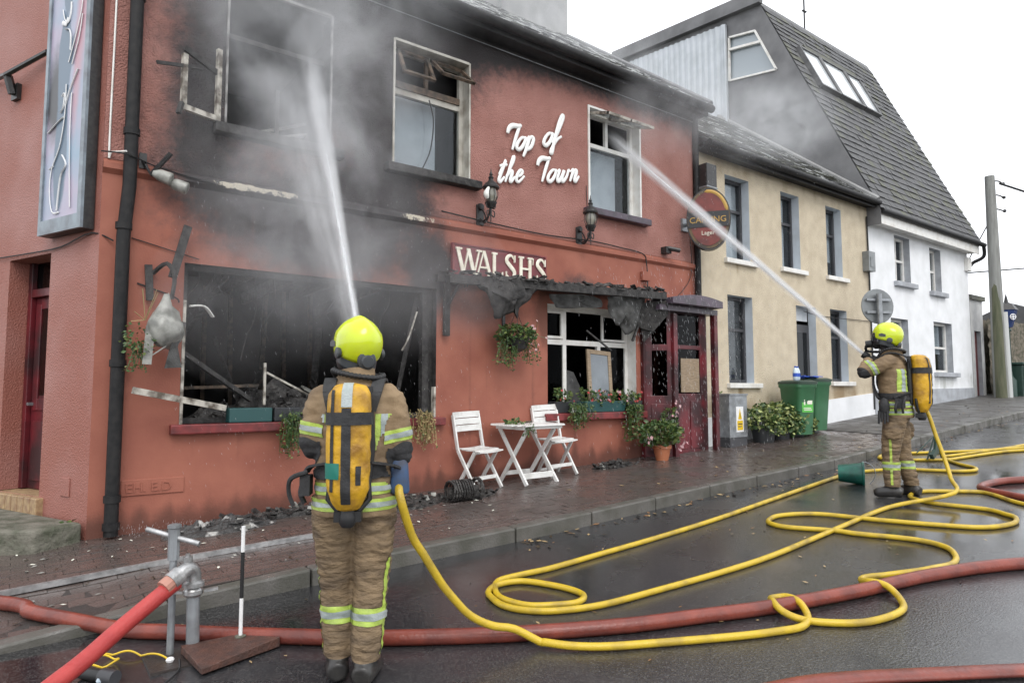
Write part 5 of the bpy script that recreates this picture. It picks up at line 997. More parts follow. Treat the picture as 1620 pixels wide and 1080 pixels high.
t = T('utility_cabinet', 'small grey metal utility cabinet with yellow warning label beside the porch', 'cabinet', (8.72, -.22, pz(8.72,-.2))); z = pz(8.7,-.2)
b = B(); b.box(8.48, 8.95, -.34, -.06, z+.13, z+.80); b.cur = 1; b.box(8.485, 8.945, -.335, -.065, z-.03, z+.13); O('body', b, [M['galv'], M['frame']], t, bevel=.01)
b = B(); b.box(8.47, 8.96, -.35, -.05, z+.80, z+.825); O('lid', b, M['galv'], t); b = B(); b.box(8.64, 8.83, -.346, -.341, z+.22, z+.62); lb = O('warning_label', b, M['white2'], t)
b = B(); b.prism([(.0,.0),(.05,.17),(.10,.0)], (8.685,-.347,z+.42), (1,0,0), (0,0,1), (0,-.002,0)); b.box(8.66, 8.81, -.349, -.347, z+.25, z+.40); O('warning_triangle', b, M['yellow'], lb)
b = B(); b.box(8.68, 8.79, -.351, -.3492, z+.34, z+.355); b.box(8.68, 8.77, -.351, -.3492, z+.30, z+.312); b.box(8.73, 8.74, -.351, -.349, z+.45, z+.52); O('warning_print', b, M['frame'], lb)

# ---------------------------------------------------------------- hoses
def hose(name, lab, pts, r, m, parent=None, n=10, dens=6, cat='hose'):
    P = []
    for p in pts: P.append(V(p) if len(p) == 3 else V((p[0], p[1], (rz(p[0], p[1]) if p[1] < -1.95 else pz(p[0], p[1])) + r)))
    C_ = curve(P, dens); b = B(); b.tube(C_, r, n, rib=.05 if n > 12 else 0)
    return O(name, b, M[m], label=lab, cat=cat, smooth=80)
A = [(1.80,-3.83),(1.90,-3.95),(2.06,-4.08),(2.31,-4.22),(2.71,-4.43),(2.94,-4.53),(3.1,-4.58),(3.24,-4.54),(3.34,-4.44),(3.37,-4.32),(3.31,-4.27),(3.23,-4.32),(3.17,-4.41),(3.19,-4.53),(3.28,-4.65),(3.42,-4.76),(3.62,-4.82),(3.81,-4.82),(3.95,-4.74),(4.02,-4.64),(4.03,-4.52),(4.09,-4.44),(4.2,-4.42),(4.35,-4.52),(4.53,-4.65),(4.72,-4.68),(4.96,-4.68),(5.18,-4.61),(5.36,-4.47),(5.4,-4.23),(5.25,-3.85),(5.21,-3.67),(5.04,-3.36),(5.04,-3.18),(5.15,-3.09),(5.38,-3.07),(5.67,-3.27),(5.84,-3.74),(6.03,-4.17),(6.22,-4.46),(6.54,-4.57),(6.8,-4.52),(6.9,-4.41),(7.0,-4.21),(6.94,-3.77),(7.11,-3.5),(7.48,-3.48),(7.71,-3.69),(7.87,-3.89),(7.79,-4.05),(7.51,-4.38),(7.3,-5.0)]
Bp = [(6.17,-3.59),(5.53,-3.64),(4.92,-3.68),(4.16,-3.72),(3.58,-3.7),(2.95,-3.66),(2.48,-3.62),(2.2,-3.52),(2.05,-3.39),(1.99,-3.23),(2.02,-3.06),(2.07,-2.96),(2.2,-2.89),(2.37,-2.94),(2.48,-3.15),(2.52,-3.33),(2.49,-3.44),(2.38,-3.49),(2.24,-3.43),(2.11,-3.33),(2.06,-3.15),(2.1,-3.0),(2.24,-2.83),(2.46,-2.82),(2.72,-2.84),(3.27,-2.81),(3.95,-2.79),(4.86,-2.74),(6.07,-2.61),(7.7,-2.42),(8.2,-2.42),(8.73,-2.68),(8.94,-3.07),(9.02,-3.24),(9.19,-3.39),(9.39,-3.34),(9.59,-3.07),(9.85,-2.84),(10.05,-2.75),(10.23,-2.81),(11.25,-3.11),(11.9,-3.25),(13,-3.6)]
Cp = [(13,-3.9),(11.83,-3.49),(11.45,-3.28),(10.77,-2.86),(10.17,-2.36),(9.91,-2.12),(9.64,-2.08),(9.42,-2.15),(9.40,-2.32),(9.61,-2.62),(9.83,-2.87),(10.17,-2.97),(10.88,-3.17),(11.27,-3.38),(12,-3.75)]
R1 = [(-6,.3),(-3.5,.2),(-1.6,-.35),(-.54,-1.42),(-.39,-1.65),(-.19,-1.94),(.05,-2.22),(.24,-2.41),(.51,-2.68),(.91,-3.05),(1.14,-3.25),(1.68,-3.63),(2.27,-3.96),(2.73,-4.15),(3.19,-4.33),(3.84,-4.53),(4.55,-4.72),(5.23,-5.02),(6.2,-5.7)]
R4 = [(9.6,-4.6),(8.84,-4.01),(8.57,-3.86),(8.26,-3.82),(8.02,-3.85),(7.9,-3.97),(7.82,-4.14),(7.74,-4.32),(7.6,-4.8)]
def raised(pts, over):                                      # lift a hose where it crosses one that lies under it
    out = []
    for p in pts:
        z = rz(p[0], p[1]) if p[1] < -1.95 else pz(p[0], p[1]); h = .021
        for q, q2, r in over:
            a, c = V((*q, 0)), V((*q2, 0)); d = c - a; u = max(0, min(1, (V((p[0],p[1],0)) - a).dot(d)/d.length_squared)); dist = (a + d*u - V((p[0],p[1],0))).length
            h = max(h, .021 + 1.3*r*math.exp(-(dist/.12)**2))
        out.append([p[0], p[1], z, h])
    k = len(out); hs = [q[3] for q in out]
    return [(q[0], q[1], q[2] + max(.021, sum(hs[max(0,i-2):i+3])/len(hs[max(0,i-2):i+3]))) for i, q in enumerate(out)]
def dense(pts, k): return [(p.x, p.y) for p in curve([(q[0], q[1], 0) for q in pts], k)]
segs = [(R1[i], R1[i+1], .04) for i in range(len(R1)-1)]
F1 = V((.86, -3.53, rz(.86,-3.53))); F2 = V((7.14, -3.39, rz(7.14,-3.39))); a1 = math.radians(59-90); a2 = math.radians(105.7-90)
K1 = .955
def L1(x, y, z): return F1 + Matrix.Rotation(a1, 3, 'Z') @ (V((x, y, z))*K1)
def L2(x, y, z): return F2 + Matrix.Rotation(a2, 3, 'Z') @ V((x, y, z))
Ar = raised(dense(A, 4), segs)
n1a, n1b = L1(.03,.36,1.42), L1(.06,.22,1.12)               # ends of the branch held by the near firefighter
n2a, n2b = L2(.02,.31,1.545), L2(.09,.03,1.34)
hose('fire_hose', 'long thin yellow hose looping across the wet road from the near firefighter', [n1b, L1(.12,.2,1.04), L1(.22,.12,1.0), V((1.0,-3.735,1.0)), V((1.097,-3.685,.781)), V((1.167,-3.679,.676)), V((1.230,-3.672,.583)), V((1.294,-3.667,.492)), V((1.365,-3.671,.407)), V((1.437,-3.676,.330)), V((1.514,-3.687,.275)), V((1.597,-3.710,.238)), V((1.69,-3.755,.218))] + Ar, .021, 'hosey', dens=3)
hose('fire_hose', 'thin yellow hose running from the far firefighter into a double loop on the road', [n2b, L2(.14,.0,1.2), L2(.22,-.16,1.05), L2(.24,-.26,.9), L2(.24,-.33,.65), L2(.20,-.40,.42), L2(.08,-.46,.22), L2(-.15,-.50,.1), (6.6,-3.62,rz(6.6,-3.62)+.03)] + raised(Bp, []), .021, 'hosey', dens=5)
hose('fire_hose', 'yellow hose doubling back beyond the far firefighter near the kerb', Cp, .021, 'hosey')
hose('supply_hose', 'thick dull red hose lying across the whole foreground', R1, .042, 'hosed', n=36, dens=8)
hose('supply_hose', 'thick red hose bent in a loop at the right edge beside yellow hose', R4, .04, 'hosed', n=12, dens=8)
sx_, sy_ = .31, -2.69; sz_ = rz(sx_, sy_)
hose('supply_hose', 'bright red thick hose joined to the metal standpipe in the foreground', [V((.205,-2.735,sz_+.40)), V((.13,-2.77,sz_+.36)), V((-.05,-2.86,sz_+.26)), V((-.22,-2.98,sz_+.17)), V((-.42,-3.14,sz_+.09)), V((-.62,-3.4,rz(-.62,-3.4)+.045)), V((-.8,-3.9,rz(-.8,-3.9)+.045)), V((-.8,-5,rz(-.8,-5)+.045))], .041, 'hoser', n=36)
b = B(); P = curve([(2.2,-4.86,0),(2.58,-5.0,0),(3.04,-5.29,0),(3.5,-5.6,0),(4.2,-6.1,0)], 8); b.tube([(p.x, p.y, rz(p.x,p.y)+.03) for p in P], .055, 14, flat=.42, fu=(0,0,1)); O('supply_hose', b, M['hosed'], smooth=70, label='flat folded dark red hose at the bottom right corner', cat='hose')
# ---------------------------------------------------------------- standpipe, key, cover, rod
t = T('standpipe', 'metal hydrant standpipe with curved elbow outlet rising from the road box', 'standpipe', (sx_, sy_, sz_)); x, y = sx_, sy_
b = B(); b.tube([(x,y,sz_-.15),(x-.01,y,sz_+.34)], .034, 14); O('riser', b, M['galv'], t, smooth=50)
b = B(); b.lathe([(.037,sz_+.30),(.05,sz_+.315),(.05,sz_+.335),(.04,sz_+.35),(.056,sz_+.355),(.056,sz_+.375),(.04,sz_+.385)], 14, (x-.01,y,0)); O('collar', b, M['alu'], t, smooth=30)
b = B(); b.tube(curve([(x-.01,y,sz_+.37),(x-.01,y,sz_+.42),(x-.035,y-.015,sz_+.455),(x-.075,y-.035,sz_+.445),(x-.105,y-.046,sz_+.425)], 5), .038, 14); O('elbow', b, M['alu'], t, smooth=60)
b = B(); b.tube([(x-.085,y-.037,sz_+.437),(x-.135,y-.06,sz_+.408)], .048, 14); b.tube([(x-.04,y-.01,sz_+.47),(x-.045,y-.012,sz_+.52)], .024, 10); b.tube([(x-.045,y-.012,sz_+.515),(x-.046,y-.012,sz_+.535)], .012, 8); b.bar((x+.04,y-.02,sz_+.325),(x+.11,y-.03,sz_+.33),.02,.015); b.bar((x-.06,y+.02,sz_+.325),(x-.1,y+.03,sz_+.33),.02,.015); OS('coupling', b, M['alu'], t, smooth=40)
b = B(); b.tube([(x-.10,y-.044,sz_+.43),(x-.17,y-.075,sz_+.385)], .0435, 12); O('hose_clamp', b, mat('clamp_band', (.42,.20,.15), .5), t)
t = T('hydrant_key', 'tall metal T handled hydrant key bar standing beside the standpipe', 'key bar', (.20, -2.66, sz_)); x, y = .205, -2.64
b = B(); b.tube([(x,y,sz_-.12),(x,y,sz_+.66)], .019, 10); O('shaft', b, M['galv'], t, smooth=50); b = B(); b.tube([(x,y,sz_+.50),(x,y,sz_+.67)], .03, 10); b.lathe([(.03,sz_+.665),(.036,sz_+.67),(.036,sz_+.685),(.02,sz_+.69)], 12, (x,y,0)); O('socket', b, M['galv'], t); b = B(); b.tube([(x-.12,y+.10,sz_+.66),(x+.11,y-.09,sz_+.585)], .0145, 10); O('handle', b, M['alu'], t, smooth=50)
b = B(); zc = rz(.45,-2.9); q = [(.245,-2.70),(.52,-2.72),(.70,-2.93),(.28,-3.04)]; zz = [.055,.06,.07,.035]
b.add([(px_,py_,zc-.005 + h*.3) for (px_,py_), h in zip(q, zz)] + [(px_,py_,zc+h) for (px_,py_), h in zip(q, zz)], [(3,2,1,0),(4,5,6,7),(0,1,5,4),(1,2,6,5),(2,3,7,6),(3,0,4,7)]); O('cover_plate', b, M['rust'], bevel=.004, label='rusty iron hydrant cover lifted and lying beside the standpipe', cat='cover')
t = T('marker_rod', 'slender black and white rod standing on the rusty cover', 'rod', (.53, -2.78, zc+.06)); x, y, z = .53, -2.78, zc+.06
b = B(); b.tube([(x,y,z),(x,y,z+.21)], .0105, 8); b.tube([(x,y,z+.46),(x,y,z+.60)], .0105, 8); O('white_section', b, M['white2'], t, smooth=50); b = B(); b.tube([(x,y,z+.21),(x,y,z+.46)], .0105, 8); O('black_section', b, M['rubber'], t, smooth=50); b = B(); b.lathe([(.03,z-.005),(.03,z+.008),(.012,z+.012)], 10, (x,y,0)); O('foot', b, M['stone'], t)
b = B(); b.box(.08, .44, -2.86, -2.58, zc-.2, zc+.002); O('pit_frame', b, M['bed'], label='dark square hydrant pit in the road under the standpipe', cat='pit')
b = B(); P = [(.16+.02,-2.72,0),(.10,-2.62,0),(.02,-2.52,0),(-.08,-2.47,0),(-.17,-2.53,0),(-.12,-2.62,0),(-.03,-2.60,0),(-.08,-2.5,0),(-.2,-2.48,0)]; b.tube([(p.x, p.y, rz(p.x,p.y)+.012+.02*abs(math.sin(i*.4))) for i, p in enumerate(curve(P, 6))], .005, 5); O('cord', b, M['yellow'], label='thin yellow cord lying by the hydrant pit', cat='cord')
t = T('nozzle_torch', 'small black cylindrical torch lying on the road at the bottom left', 'torch', (-.14, -2.72, rz(-.1,-2.7))); z = rz(-.14,-2.72); b = B(); b.tube([(-.20,-2.66,z+.03),(-.12,-2.77,z+.03)], .028, 12); O('body', b, M['rubber'], t, smooth=40); b = B(); b.tube([(-.12,-2.77,z+.03),(-.07,-2.84,z+.03)], .036, 12); O('head', b, M['frame'], t, smooth=40); b = B(); b.ball((-.13,-2.80,z+.02), .018, n=8); O('lens', b, M['bottle'], t)
b = B(); P = [(.23,-2.76,0),(.20,-2.9,0),(.1,-3.02,0),(-.05,-3.04,0)]; b.tube([(p.x, p.y, rz(p.x,p.y)+.01) for p in curve(P, 6)], .005, 5); O('cord', b, M['rubber'], label='thin black cord curving from the key bar foot', cat='cord')
b = B(); b.ball((.185,-2.76,rz(.18,-2.76)+.02), .022, .016, .016, 8); O('cord_tag', b, M['white2'], label='small white tag at the end of the yellow cord', cat='tag')
# bucket lying on its side, wire rack on the hoses
t = T('bucket', 'green plastic bucket lying on its side on the road beside the yellow hose', 'bucket', (7.5, -2.65, rz(7.5,-2.65))); R = Matrix.Rotation(math.radians(-62), 3, 'Z') @ Matrix.Rotation(PI/2, 3, 'Y'); c = V((7.42,-2.58,rz(7.5,-2.65)+.12)); b = B()
b.v, b.f, b.m = [], [], []; n = 24
prof = [(.0,.0),(.095,.0),(.10,.02),(.13,.25),(.142,.255),(.142,.275),(.132,.28),(.122,.25),(.092,.02),(.0,.02)]
b.lathe(prof, n, c, R); O('body', b, M['grn'], t, smooth=40); b = B(); b.tube([c + R @ V((.14*math.cos(a), .05+.14*math.sin(a)*.4, .26+.14*math.sin(a))) for a in np.linspace(0, PI, 12)], .005, 5); O('handle', b, M['galv'], t)
b = B(); x, y = 9.75, -2.75; z = rz(x, y); b.tube([(x-.15,y+.05,z+.02),(x+.02,y,z+.36),(x+.15,y-.02,z+.02)], .012, 5); b.obox((x+.05,y,z+.2), .12, .03, .2, Matrix.Rotation(.4, 3, 'Y')); b.tube([(x+.02,y,z+.36),(x-.35,y+.1,z+.12)], .008, 5); b.obox((x-.12,y-.02,z+.1), .14, .05, .07, Matrix.Rotation(-.5, 3, 'Y')); O('wire_rack', b, M['cab'], label='small dark green wire rack standing among the yellow hoses', cat='rack')
# leaves and litter
def litter(n, fx, fy, size, cols, lab, nm, seed):
    rr = random.Random(seed); b = B()
    for _ in range(n):
        x, y = fx(rr), fy(rr); z = (rz(x,y) if y < -2.03 else pz(x,y)) + .006; R = Matrix.Rotation(rr.uniform(0,6.3), 3, 'Z') @ Matrix.Rotation(rr.uniform(-.3,.3), 3, 'X'); s = size*rr.uniform(.5,1.4); b.cur = rr.randrange(len(cols))
        b.add([V((x,y,z)) + R @ V(q) for q in ((-s,0,0),(0,-s*.45,.004),(s,0,.006),(0,s*.5,.004))], [(0,1,2,3)])
    O(nm, b, cols, fix=False, label=lab, cat='litter', kind='stuff')
lf = [mat('leaf_brown', (.20,.10,.04), .5), mat('leaf_tan', (.34,.24,.12), .5), mat('leaf_dark', (.05,.035,.02), .4)]
litter(230, lambda r: 3 + 12*r.random()**1.2, lambda r: -2.06 - abs(r.gauss(0,.12)), .03, lf, 'fallen brown leaves gathered along the kerb', 'fallen_leaves', 1)
litter(160, lambda r: r.uniform(4,18), lambda r: r.uniform(-1.85,-.2), .03, lf, 'brown leaves scattered on the pavement', 'fallen_leaves', 2)
litter(160, lambda r: r.uniform(0,10), lambda r: r.uniform(-5.5,-2.1), .016, lf, 'small bits of litter scattered on the wet road', 'road_litter', 3)
litter(260, lambda r: r.uniform(-1,3.4), lambda r: r.uniform(-1.8,-.1), .02, [M['cream'], lf[2], M['soot'], M['plastic']], 'pale and black scraps scattered on the pavement before the shop window', 'pavement_litter', 4)

# ---------------------------------------------------------------- firefighters
def voxel(b, size, smooth, amp=0, fr=(7,7,28), legs=False):
    me = b.mesh('tmp', M['tan']); fixn(me); o = bpy.data.objects.new('tmp', me); C.objects.link(o)
    r = o.modifiers.new('r', 'REMESH'); r.mode = 'VOXEL'; r.voxel_size = size
    s = o.modifiers.new('s', 'SMOOTH'); s.iterations = smooth; s.factor = .5
    out = bpy.data.meshes.new_from_object(o.evaluated_get(bpy.context.evaluated_depsgraph_get())); bpy.data.objects.remove(o); bpy.data.meshes.remove(me)
    if amp:
        nr = [v.normal.copy() for v in out.vertices]
        for v, n in zip(out.vertices, nr):
            c = v.co; k = 1.1 if c.z > .86 else 1.5
            if c.z < .13 or c.z > 1.56: k = .15
            q = 1 - 2*abs(noise.noise(V((c.x*fr[0]+c.z*3, c.y*fr[1], c.z*fr[2])))); q2 = noise.noise(V((c.x*22, c.y*22-c.x*9, c.z*38+c.x*14))); v.co = c + n*amp*k*(q*.75 + q2*.4 - .25)
    out.update(); return out
def band(src, planes, off, pred=None):
    bm = bmesh.new(); bm.from_mesh(src); bm.normal_update()
    if pred: bmesh.ops.delete(bm, geom=[v for v in bm.verts if not pred(v.co)], context='VERTS')
    for p, n in planes: bmesh.ops.bisect_plane(bm, geom=bm.verts[:]+bm.edges[:]+bm.faces[:], plane_co=V(p), plane_no=V(n), clear_inner=True)
    for v in bm.verts: v.co += v.normal*off
    me = bpy.data.meshes.new('band'); bm.to_mesh(me); bm.free(); me.materials.clear(); return me
def addm(name, me, m, parent, smooth=60):
    me.materials.clear(); me.materials.append(m); me.polygons.foreach_set('material_index', [0]*len(me.polygons)); return link(name, me, parent, True, smooth)
def tape(body, parent, axis_p, axis_n, z, half, pred, nm='reflective_band'):
    """a lime, silver, lime reflective tape round a limb or the jacket"""
    n = V(axis_n).normalized(); p = V(axis_p)
    addm(nm, band(body, [(p + n*(z-half), n), (p + n*(z+half), -n)], .004, pred), M['lime'], parent)
    addm(nm, band(body, [(p + n*(z-half*.42), n), (p + n*(z+half*.42), -n)], .0062, pred), M['silver'], parent)
def glove(parent, c, ax, palm, r):
    """a gloved hand closed round a bar: palm on one side, four fingers wrapped round, thumb opposed"""
    a = V(ax).normalized(); p = V(palm); p = (p - a*p.dot(a)).normalized(); q = a.cross(p); c = V(c); b = B(); R = r + .012
    b.obox(c + p*(R+.006), .085, .03, .075, Matrix((a, p, q)).transposed()); b.ball(c + p*(R+.012), .05, .024, .045, 12, Matrix((a, p, q)).transposed())
    for i, L in enumerate((3.3, 3.8, 3.6, 2.9)):
        o = a*((i-1.5)*.0215); pts = [c + o + (p*math.cos(t) + q*math.sin(t))*(R + .004*math.sin(t)) for t in np.linspace(.5, L, 8)]; b.tube(pts, [.0115,.0115,.011,.0112,.0105,.0102,.0095,.008], 8)
    pts = [c - a*.048 + p*(R*.8) - q*.02, c - a*.046 - q*(R+.004) + p*.004, c - a*.03 - q*(R*.9) - p*(R*.5), c - a*.012 - q*(R*.5) - p*(R*.95)]; b.tube(curve(pts, 3), [.016,.0155,.015,.0145,.014,.013,.0125,.012,.0115,.010], 8)
    return b
def helmet(parent, M4, face):
    n, k = 40, 14; rx, ry, rzz = .122, .152, .138; b = B(); vs = []
    for i in range(k+1):
        for j in range(n):
            ph = 2*PI*j/n; fr = math.sin(ph); zr = -.045 - .055*max(0, -fr)**1.5 - .02*abs(math.cos(ph)); tm = math.acos(max(-1, zr/rzz)); th = tm*i/k
            x, y, z = rx*math.sin(th)*math.cos(ph), ry*math.sin(th)*math.sin(ph), rzz*math.cos(th)
            cr = .010*math.exp(-(x/.028)**2)*(1 if z > -.01 else 0); fl = 1 + .06*(max(0, i/k-.8)/.2)**2
            sd_ = .006*math.exp(-((abs(x)-.09)/.02)**2)*(z < .06)
            vs.append(M4 @ V(((x+math.copysign(sd_, x))*fl, y*fl, z + cr)))
    b.add(vs, [(i*n+j, i*n+(j+1) % n, (i+1)*n+(j+1) % n, (i+1)*n+j) for i in range(k) for j in range(n)]); h = O('helmet', b, M['helm'], parent, True, smooth=55); sd_ = h.modifiers.new('thickness', 'SOLIDIFY'); sd_.thickness = .008
    b = B(); vs = []
    for i in range(6):
        for j in range(n):
            ph = 2*PI*j/n; fr = math.sin(ph); zr = -.045 - .055*max(0, -fr)**1.5 - .02*abs(math.cos(ph)); z = zr + .016 - i*.0145; q = (1.0 - .012*i + .05*max(0,-fr)); s = math.sqrt(max(.05, 1-(zr/rzz)**2)); vs.append(M4 @ V((rx*s*q*math.cos(ph), ry*s*q*math.sin(ph), z)))
    b.add(vs, [(i*n+j, i*n+(j+1) % n, (i+1)*n+(j+1) % n, (i+1)*n+j) for i in range(5) for j in range(n)]); o = O('rim', b, M['helmd'], h, True, smooth=55); sd_ = o.modifiers.new('thickness', 'SOLIDIFY'); sd_.thickness = .005
    R3 = M4.to_3x3()
    b = B(); b.lathe([(.034,-.006),(.036,.006),(.030,.014),(.018,.015)], 18, M4 @ V((0,-.136,-.088)), R3 @ Matrix.Rotation(PI/2, 3, 'X')); b.lathe([(.05,-.01),(.05,.002),(.044,.006)], 18, M4 @ V((0,-.132,-.082)), R3 @ Matrix.Rotation(PI/2, 3, 'X')); O('adjuster', b, M['helmd'], h, True, smooth=40)
    for s in (-1, 1):
        b = B(); q = curve([M4 @ V((s*.05,.11,.075)), M4 @ V((s*.062,.02,.108)), M4 @ V((s*.058,-.07,.088)), M4 @ V((s*.05,-.128,.025))], 5); b.tube(q, [.003]+[.008]*(len(q)-2)+[.003], 8); O('ridge', b, M['helm'], h, True, smooth=60)
    for s in (-1, 1):
        b = B(); b.lathe([(.028,-.005),(.030,.012),(.022,.016)], 16, M4 @ V((s*.118,-.035,-.055)), R3 @ Matrix.Rotation(s*PI/2, 3, 'Y')); O('knob', b, M['helmd'], h, True, smooth=40)
        b = B(); b.prism([(-.035,-.012),(.03,-.018),(.038,.004),(.01,.018),(-.03,.014)], M4 @ V((s*.119,.045,-.012)), R3 @ V((0,1,0)), R3 @ V((0,0,1)), R3 @ V((s*.006,0,0))); O('vent', b, M['helmd'], h, True)
    b = B(); vs = []
    for i in range(7):
        for j in range(15):
            ph = math.radians(25 + 130*j/14); z = .0 - .105*i/6; vs.append(M4 @ V((rx*1.0*math.cos(ph)*(1-.05*(i/6)), (ry*1.03)*math.sin(ph)*(1-.04*(i/6)**2), z)))
    b.add(vs, [(i*15+j, i*15+j+1, (i+1)*15+j+1, (i+1)*15+j) for i in range(6) for j in range(14)]); o = O('visor', b, M['visor'], h, True, smooth=60); sd_ = o.modifiers.new('thickness', 'SOLIDIFY'); sd_.thickness = .004
    return h
def firefighter(lab, pos, rot, arms, feet, hyaw, hpitch, nozzle, pouch, lean=0, patch=True, scale=1.0):
    t = T('person', lab, 'person', pos, rot); t.scale = (scale,)*3; b = B()
    # one continuous body: legs, torso, arms, neck and head in a single mesh
    for s, (fx, fy, fa) in zip((-1, 1), feet):
        hx = s*.100; kx, ky = (hx+fx)/2 + s*.004, fy/2 + .02
        P = curve([(hx,0,.93),(hx*1.04,.005,.80),((hx+kx)/2,ky*.6,.66),(kx,ky,.50),((kx+fx)/2,(ky+fy)/2,.33),(fx,fy-.01,.17),(fx,fy-.01,.115)], 3); k = len(P)
        rr = np.interp(np.linspace(0,1,k), [0,.2,.4,.55,.75,.9,1], [.116,.110,.097,.084,.079,.073,.076]); b.tube(P, list(rr), 16)
        b.ball((fx + s*.075, fy*.6-.01, .70), .05, .085, .11, 12)                                   # cargo pocket
        d = V((math.sin(fa), math.cos(fa), 0)); f = V((fx, fy-.03, 0)); b.tube([f + d*q + V((0,0,z)) for q, z in ((-.075,.055),(-.05,.06),(.02,.062),(.10,.052),(.165,.045),(.20,.04))], [.050,.058,.060,.057,.050,.028], 14); b.tube([f + V((0,.02,.05)), f + V((0,.02,.17))], [.056,.06], 12)
    L = lean
    b.loft([(0,0,.845,.203,.160),(0,0,.86,.205,.163),(0,L*.1,.95,.198,.155),(0,L*.2,1.05,.196,.150),(0,L*.45,1.18,.200,.150),(0,L*.7,1.32,.206,.152),(0,L*.9,1.42,.200,.136),(0,L,1.49,.160,.112),(0,L+.005,1.53,.115,.10),(0,L+.01,1.57,.080,.085)], 32, 2.3)
    b.tube([(0,L+.0,1.5),(0,L+.02,1.60)], [.088,.078], 16); hc = V((0, L+.045, 1.70)); b.ball(hc, .078, .098, .118, 16); b.ball(hc + V((0,.02,-.06)), .06, .08, .07, 12); b.ball(hc + V((0,.105,-.02)), .016, .02, .028, 8)
    for s in (-1, 1): b.ball(hc + V((s*.08,-.01,-.015)), .012, .022, .034, 8)
    EL = []
    for s, (sh, el, wr) in zip((-1, 1), arms):
        sh, el, wr = V(sh), V(el), V(wr); b.tube(curve([V((s*.12,L,1.43)), sh, sh.lerp(el,.5) + V((s*.012,-.005,0)), el], 4), [.078,.079,.080,.079,.078,.077,.076,.075,.074,.073,.072,.071,.070], 16); b.ball(el, .070); b.tube(curve([el, el.lerp(wr,.5), wr], 4), [.072,.073,.074,.07,.066,.062,.058,.055,.052], 14); EL.append((sh, el, wr))
    me = voxel(b, .0115, 3, .0085); bm = bmesh.new(); bm.from_mesh(me)
    for zc_ in (.118, .85): bmesh.ops.bisect_plane(bm, geom=bm.verts[:]+bm.edges[:]+bm.faces[:], plane_co=(0,0,zc_), plane_no=(0,0,1))
    bm.to_mesh(me); bm.free(); me.materials.clear()
    for m in (M['tan'], M['boot'], M['blk'], M['dirt'], M['skin']): me.materials.append(m)
    idx = []
    for p in me.polygons:
        c = p.center; i = 0 if c.z > .85 else 3
        if c.z < .118: i = 1
        if c.z > 1.565 and math.hypot(c.x, c.y-L) < .16: i = 4 if (c.y > hc.y + .05 and c.z > 1.66 and c.z < 1.76) else 2
        for sh, el, wr in EL:
            ax = (el-sh).normalized(); fx_ = (wr-el).normalized()
            if (c-wr).length < .065 and (c-wr).dot(fx_) > -.01: i = 2
        idx.append(i)
    me.polygons.foreach_set('material_index', idx); body = link('body', me, t, True, 75)
    for sh, el, wr in EL:
        dn = ((el-sh).normalized() - (wr-el).normalized()).normalized(); addm('elbow_pad', band(me, [(el + dn*.012, dn)], .004, lambda c: (c-el).length < .115), M['blk'], t)
    # reflective tapes
    tor = lambda c: abs(c.x) < .27 and not any(((c-el).length < .17 or ((c-sh.lerp(el,.6)).length < .12)) for sh, el, wr in EL)
    tape(me, t, (0,0,0), (0,0,1), .905, .030, tor); tape(me, t, (0,0,0), (0,0,1), .985, .030, tor)
    for s, (fx, fy, fa) in zip((-1,1), feet):
        pr = (lambda c, s=s, fx=fx: c.z < .7 and c.x*s > min(0, fx*s-.1) and abs(c.x-fx) < .15); tape(me, t, (0,0,0), (0,0,1), .335, .042, pr)
        addm('piping', band(me, [((fx + s*.045,0,0),(s,0,0)), ((0,fy-.03,0),(0,1,0)), ((0,fy-.008,0),(0,-1,0)), ((0,0,.14),(0,0,1)), ((0,0,.62),(0,0,-1))], .004, lambda c, s=s: c.x*s > 0), M['lime'], t)
    for s, (sh, el, wr) in zip((-1,1), EL):
        ax = (el-sh); Ln = ax.length; pr = (lambda c, sh=sh, ax=ax.normalized(), Ln=Ln, s=s: ((c-sh) - ax*(c-sh).dot(ax)).length < .125 and -.02 < (c-sh).dot(ax) < Ln and c.x*s > .14); tape(me, t, sh, ax, Ln*.66, .032, pr)
    for s in (-1, 1):
        x0 = s*.155; addm('reflective_band', band(me, [((x0-.042,0,0),(1,0,0)), ((x0+.042,0,0),(-1,0,0)), ((0,-.04,0),(0,-1,0)), ((0,0,1.12),(0,0,1)), ((0,0,1.36),(0,0,-1))], .004, tor), M['lime'], t)
        addm('reflective_band', band(me, [((x0-.016,0,0),(1,0,0)), ((x0+.016,0,0),(-1,0,0)), ((0,-.04,0),(0,-1,0)), ((0,0,1.12),(0,0,1)), ((0,0,1.36),(0,0,-1))], .0062, tor), M['silver'], t)
    # collar, hood, helmet, mask
    b = B(); n = 28; vs = []
    for zz, r in ((1.50,.112),(1.53,.104),(1.56,.095),(1.588,.092),(1.59,.083),(1.54,.082)):
        for j in range(n): a = 2*PI*j/n; vs.append((r*math.cos(a), L+.008 + r*1.05*math.sin(a), zz + .012*math.sin(a+2.5)))
    b.add(vs, [(i*n+j, i*n+(j+1) % n, (i+1)*n+(j+1) % n, (i+1)*n+j) for i in range(5) for j in range(n)]); O('collar', b, M['tan'], t, True, smooth=60)
    M4 = Matrix.Translation(hc + V((0,-.012,.035))) @ Matrix.Rotation(hyaw, 4, 'Z') @ Matrix.Rotation(hpitch, 4, 'X'); h = helmet(t, M4, None)
    b = B(); b.ball(M4 @ V((0,.085,-.10)), .068, .055, .07, 14, M4.to_3x3()); b.tube([M4 @ V((0,.13,-.12)), M4 @ V((0,.19,-.14))], [.042,.038], 14); fm = O('face_mask', b, M['rubber'], t, True, smooth=60); b = B(); b.ball(M4 @ V((0,.095,-.075)), .07, .055, .05, 14, M4.to_3x3()); O('mask_lens', b, M['visor'], fm, True, smooth=60)
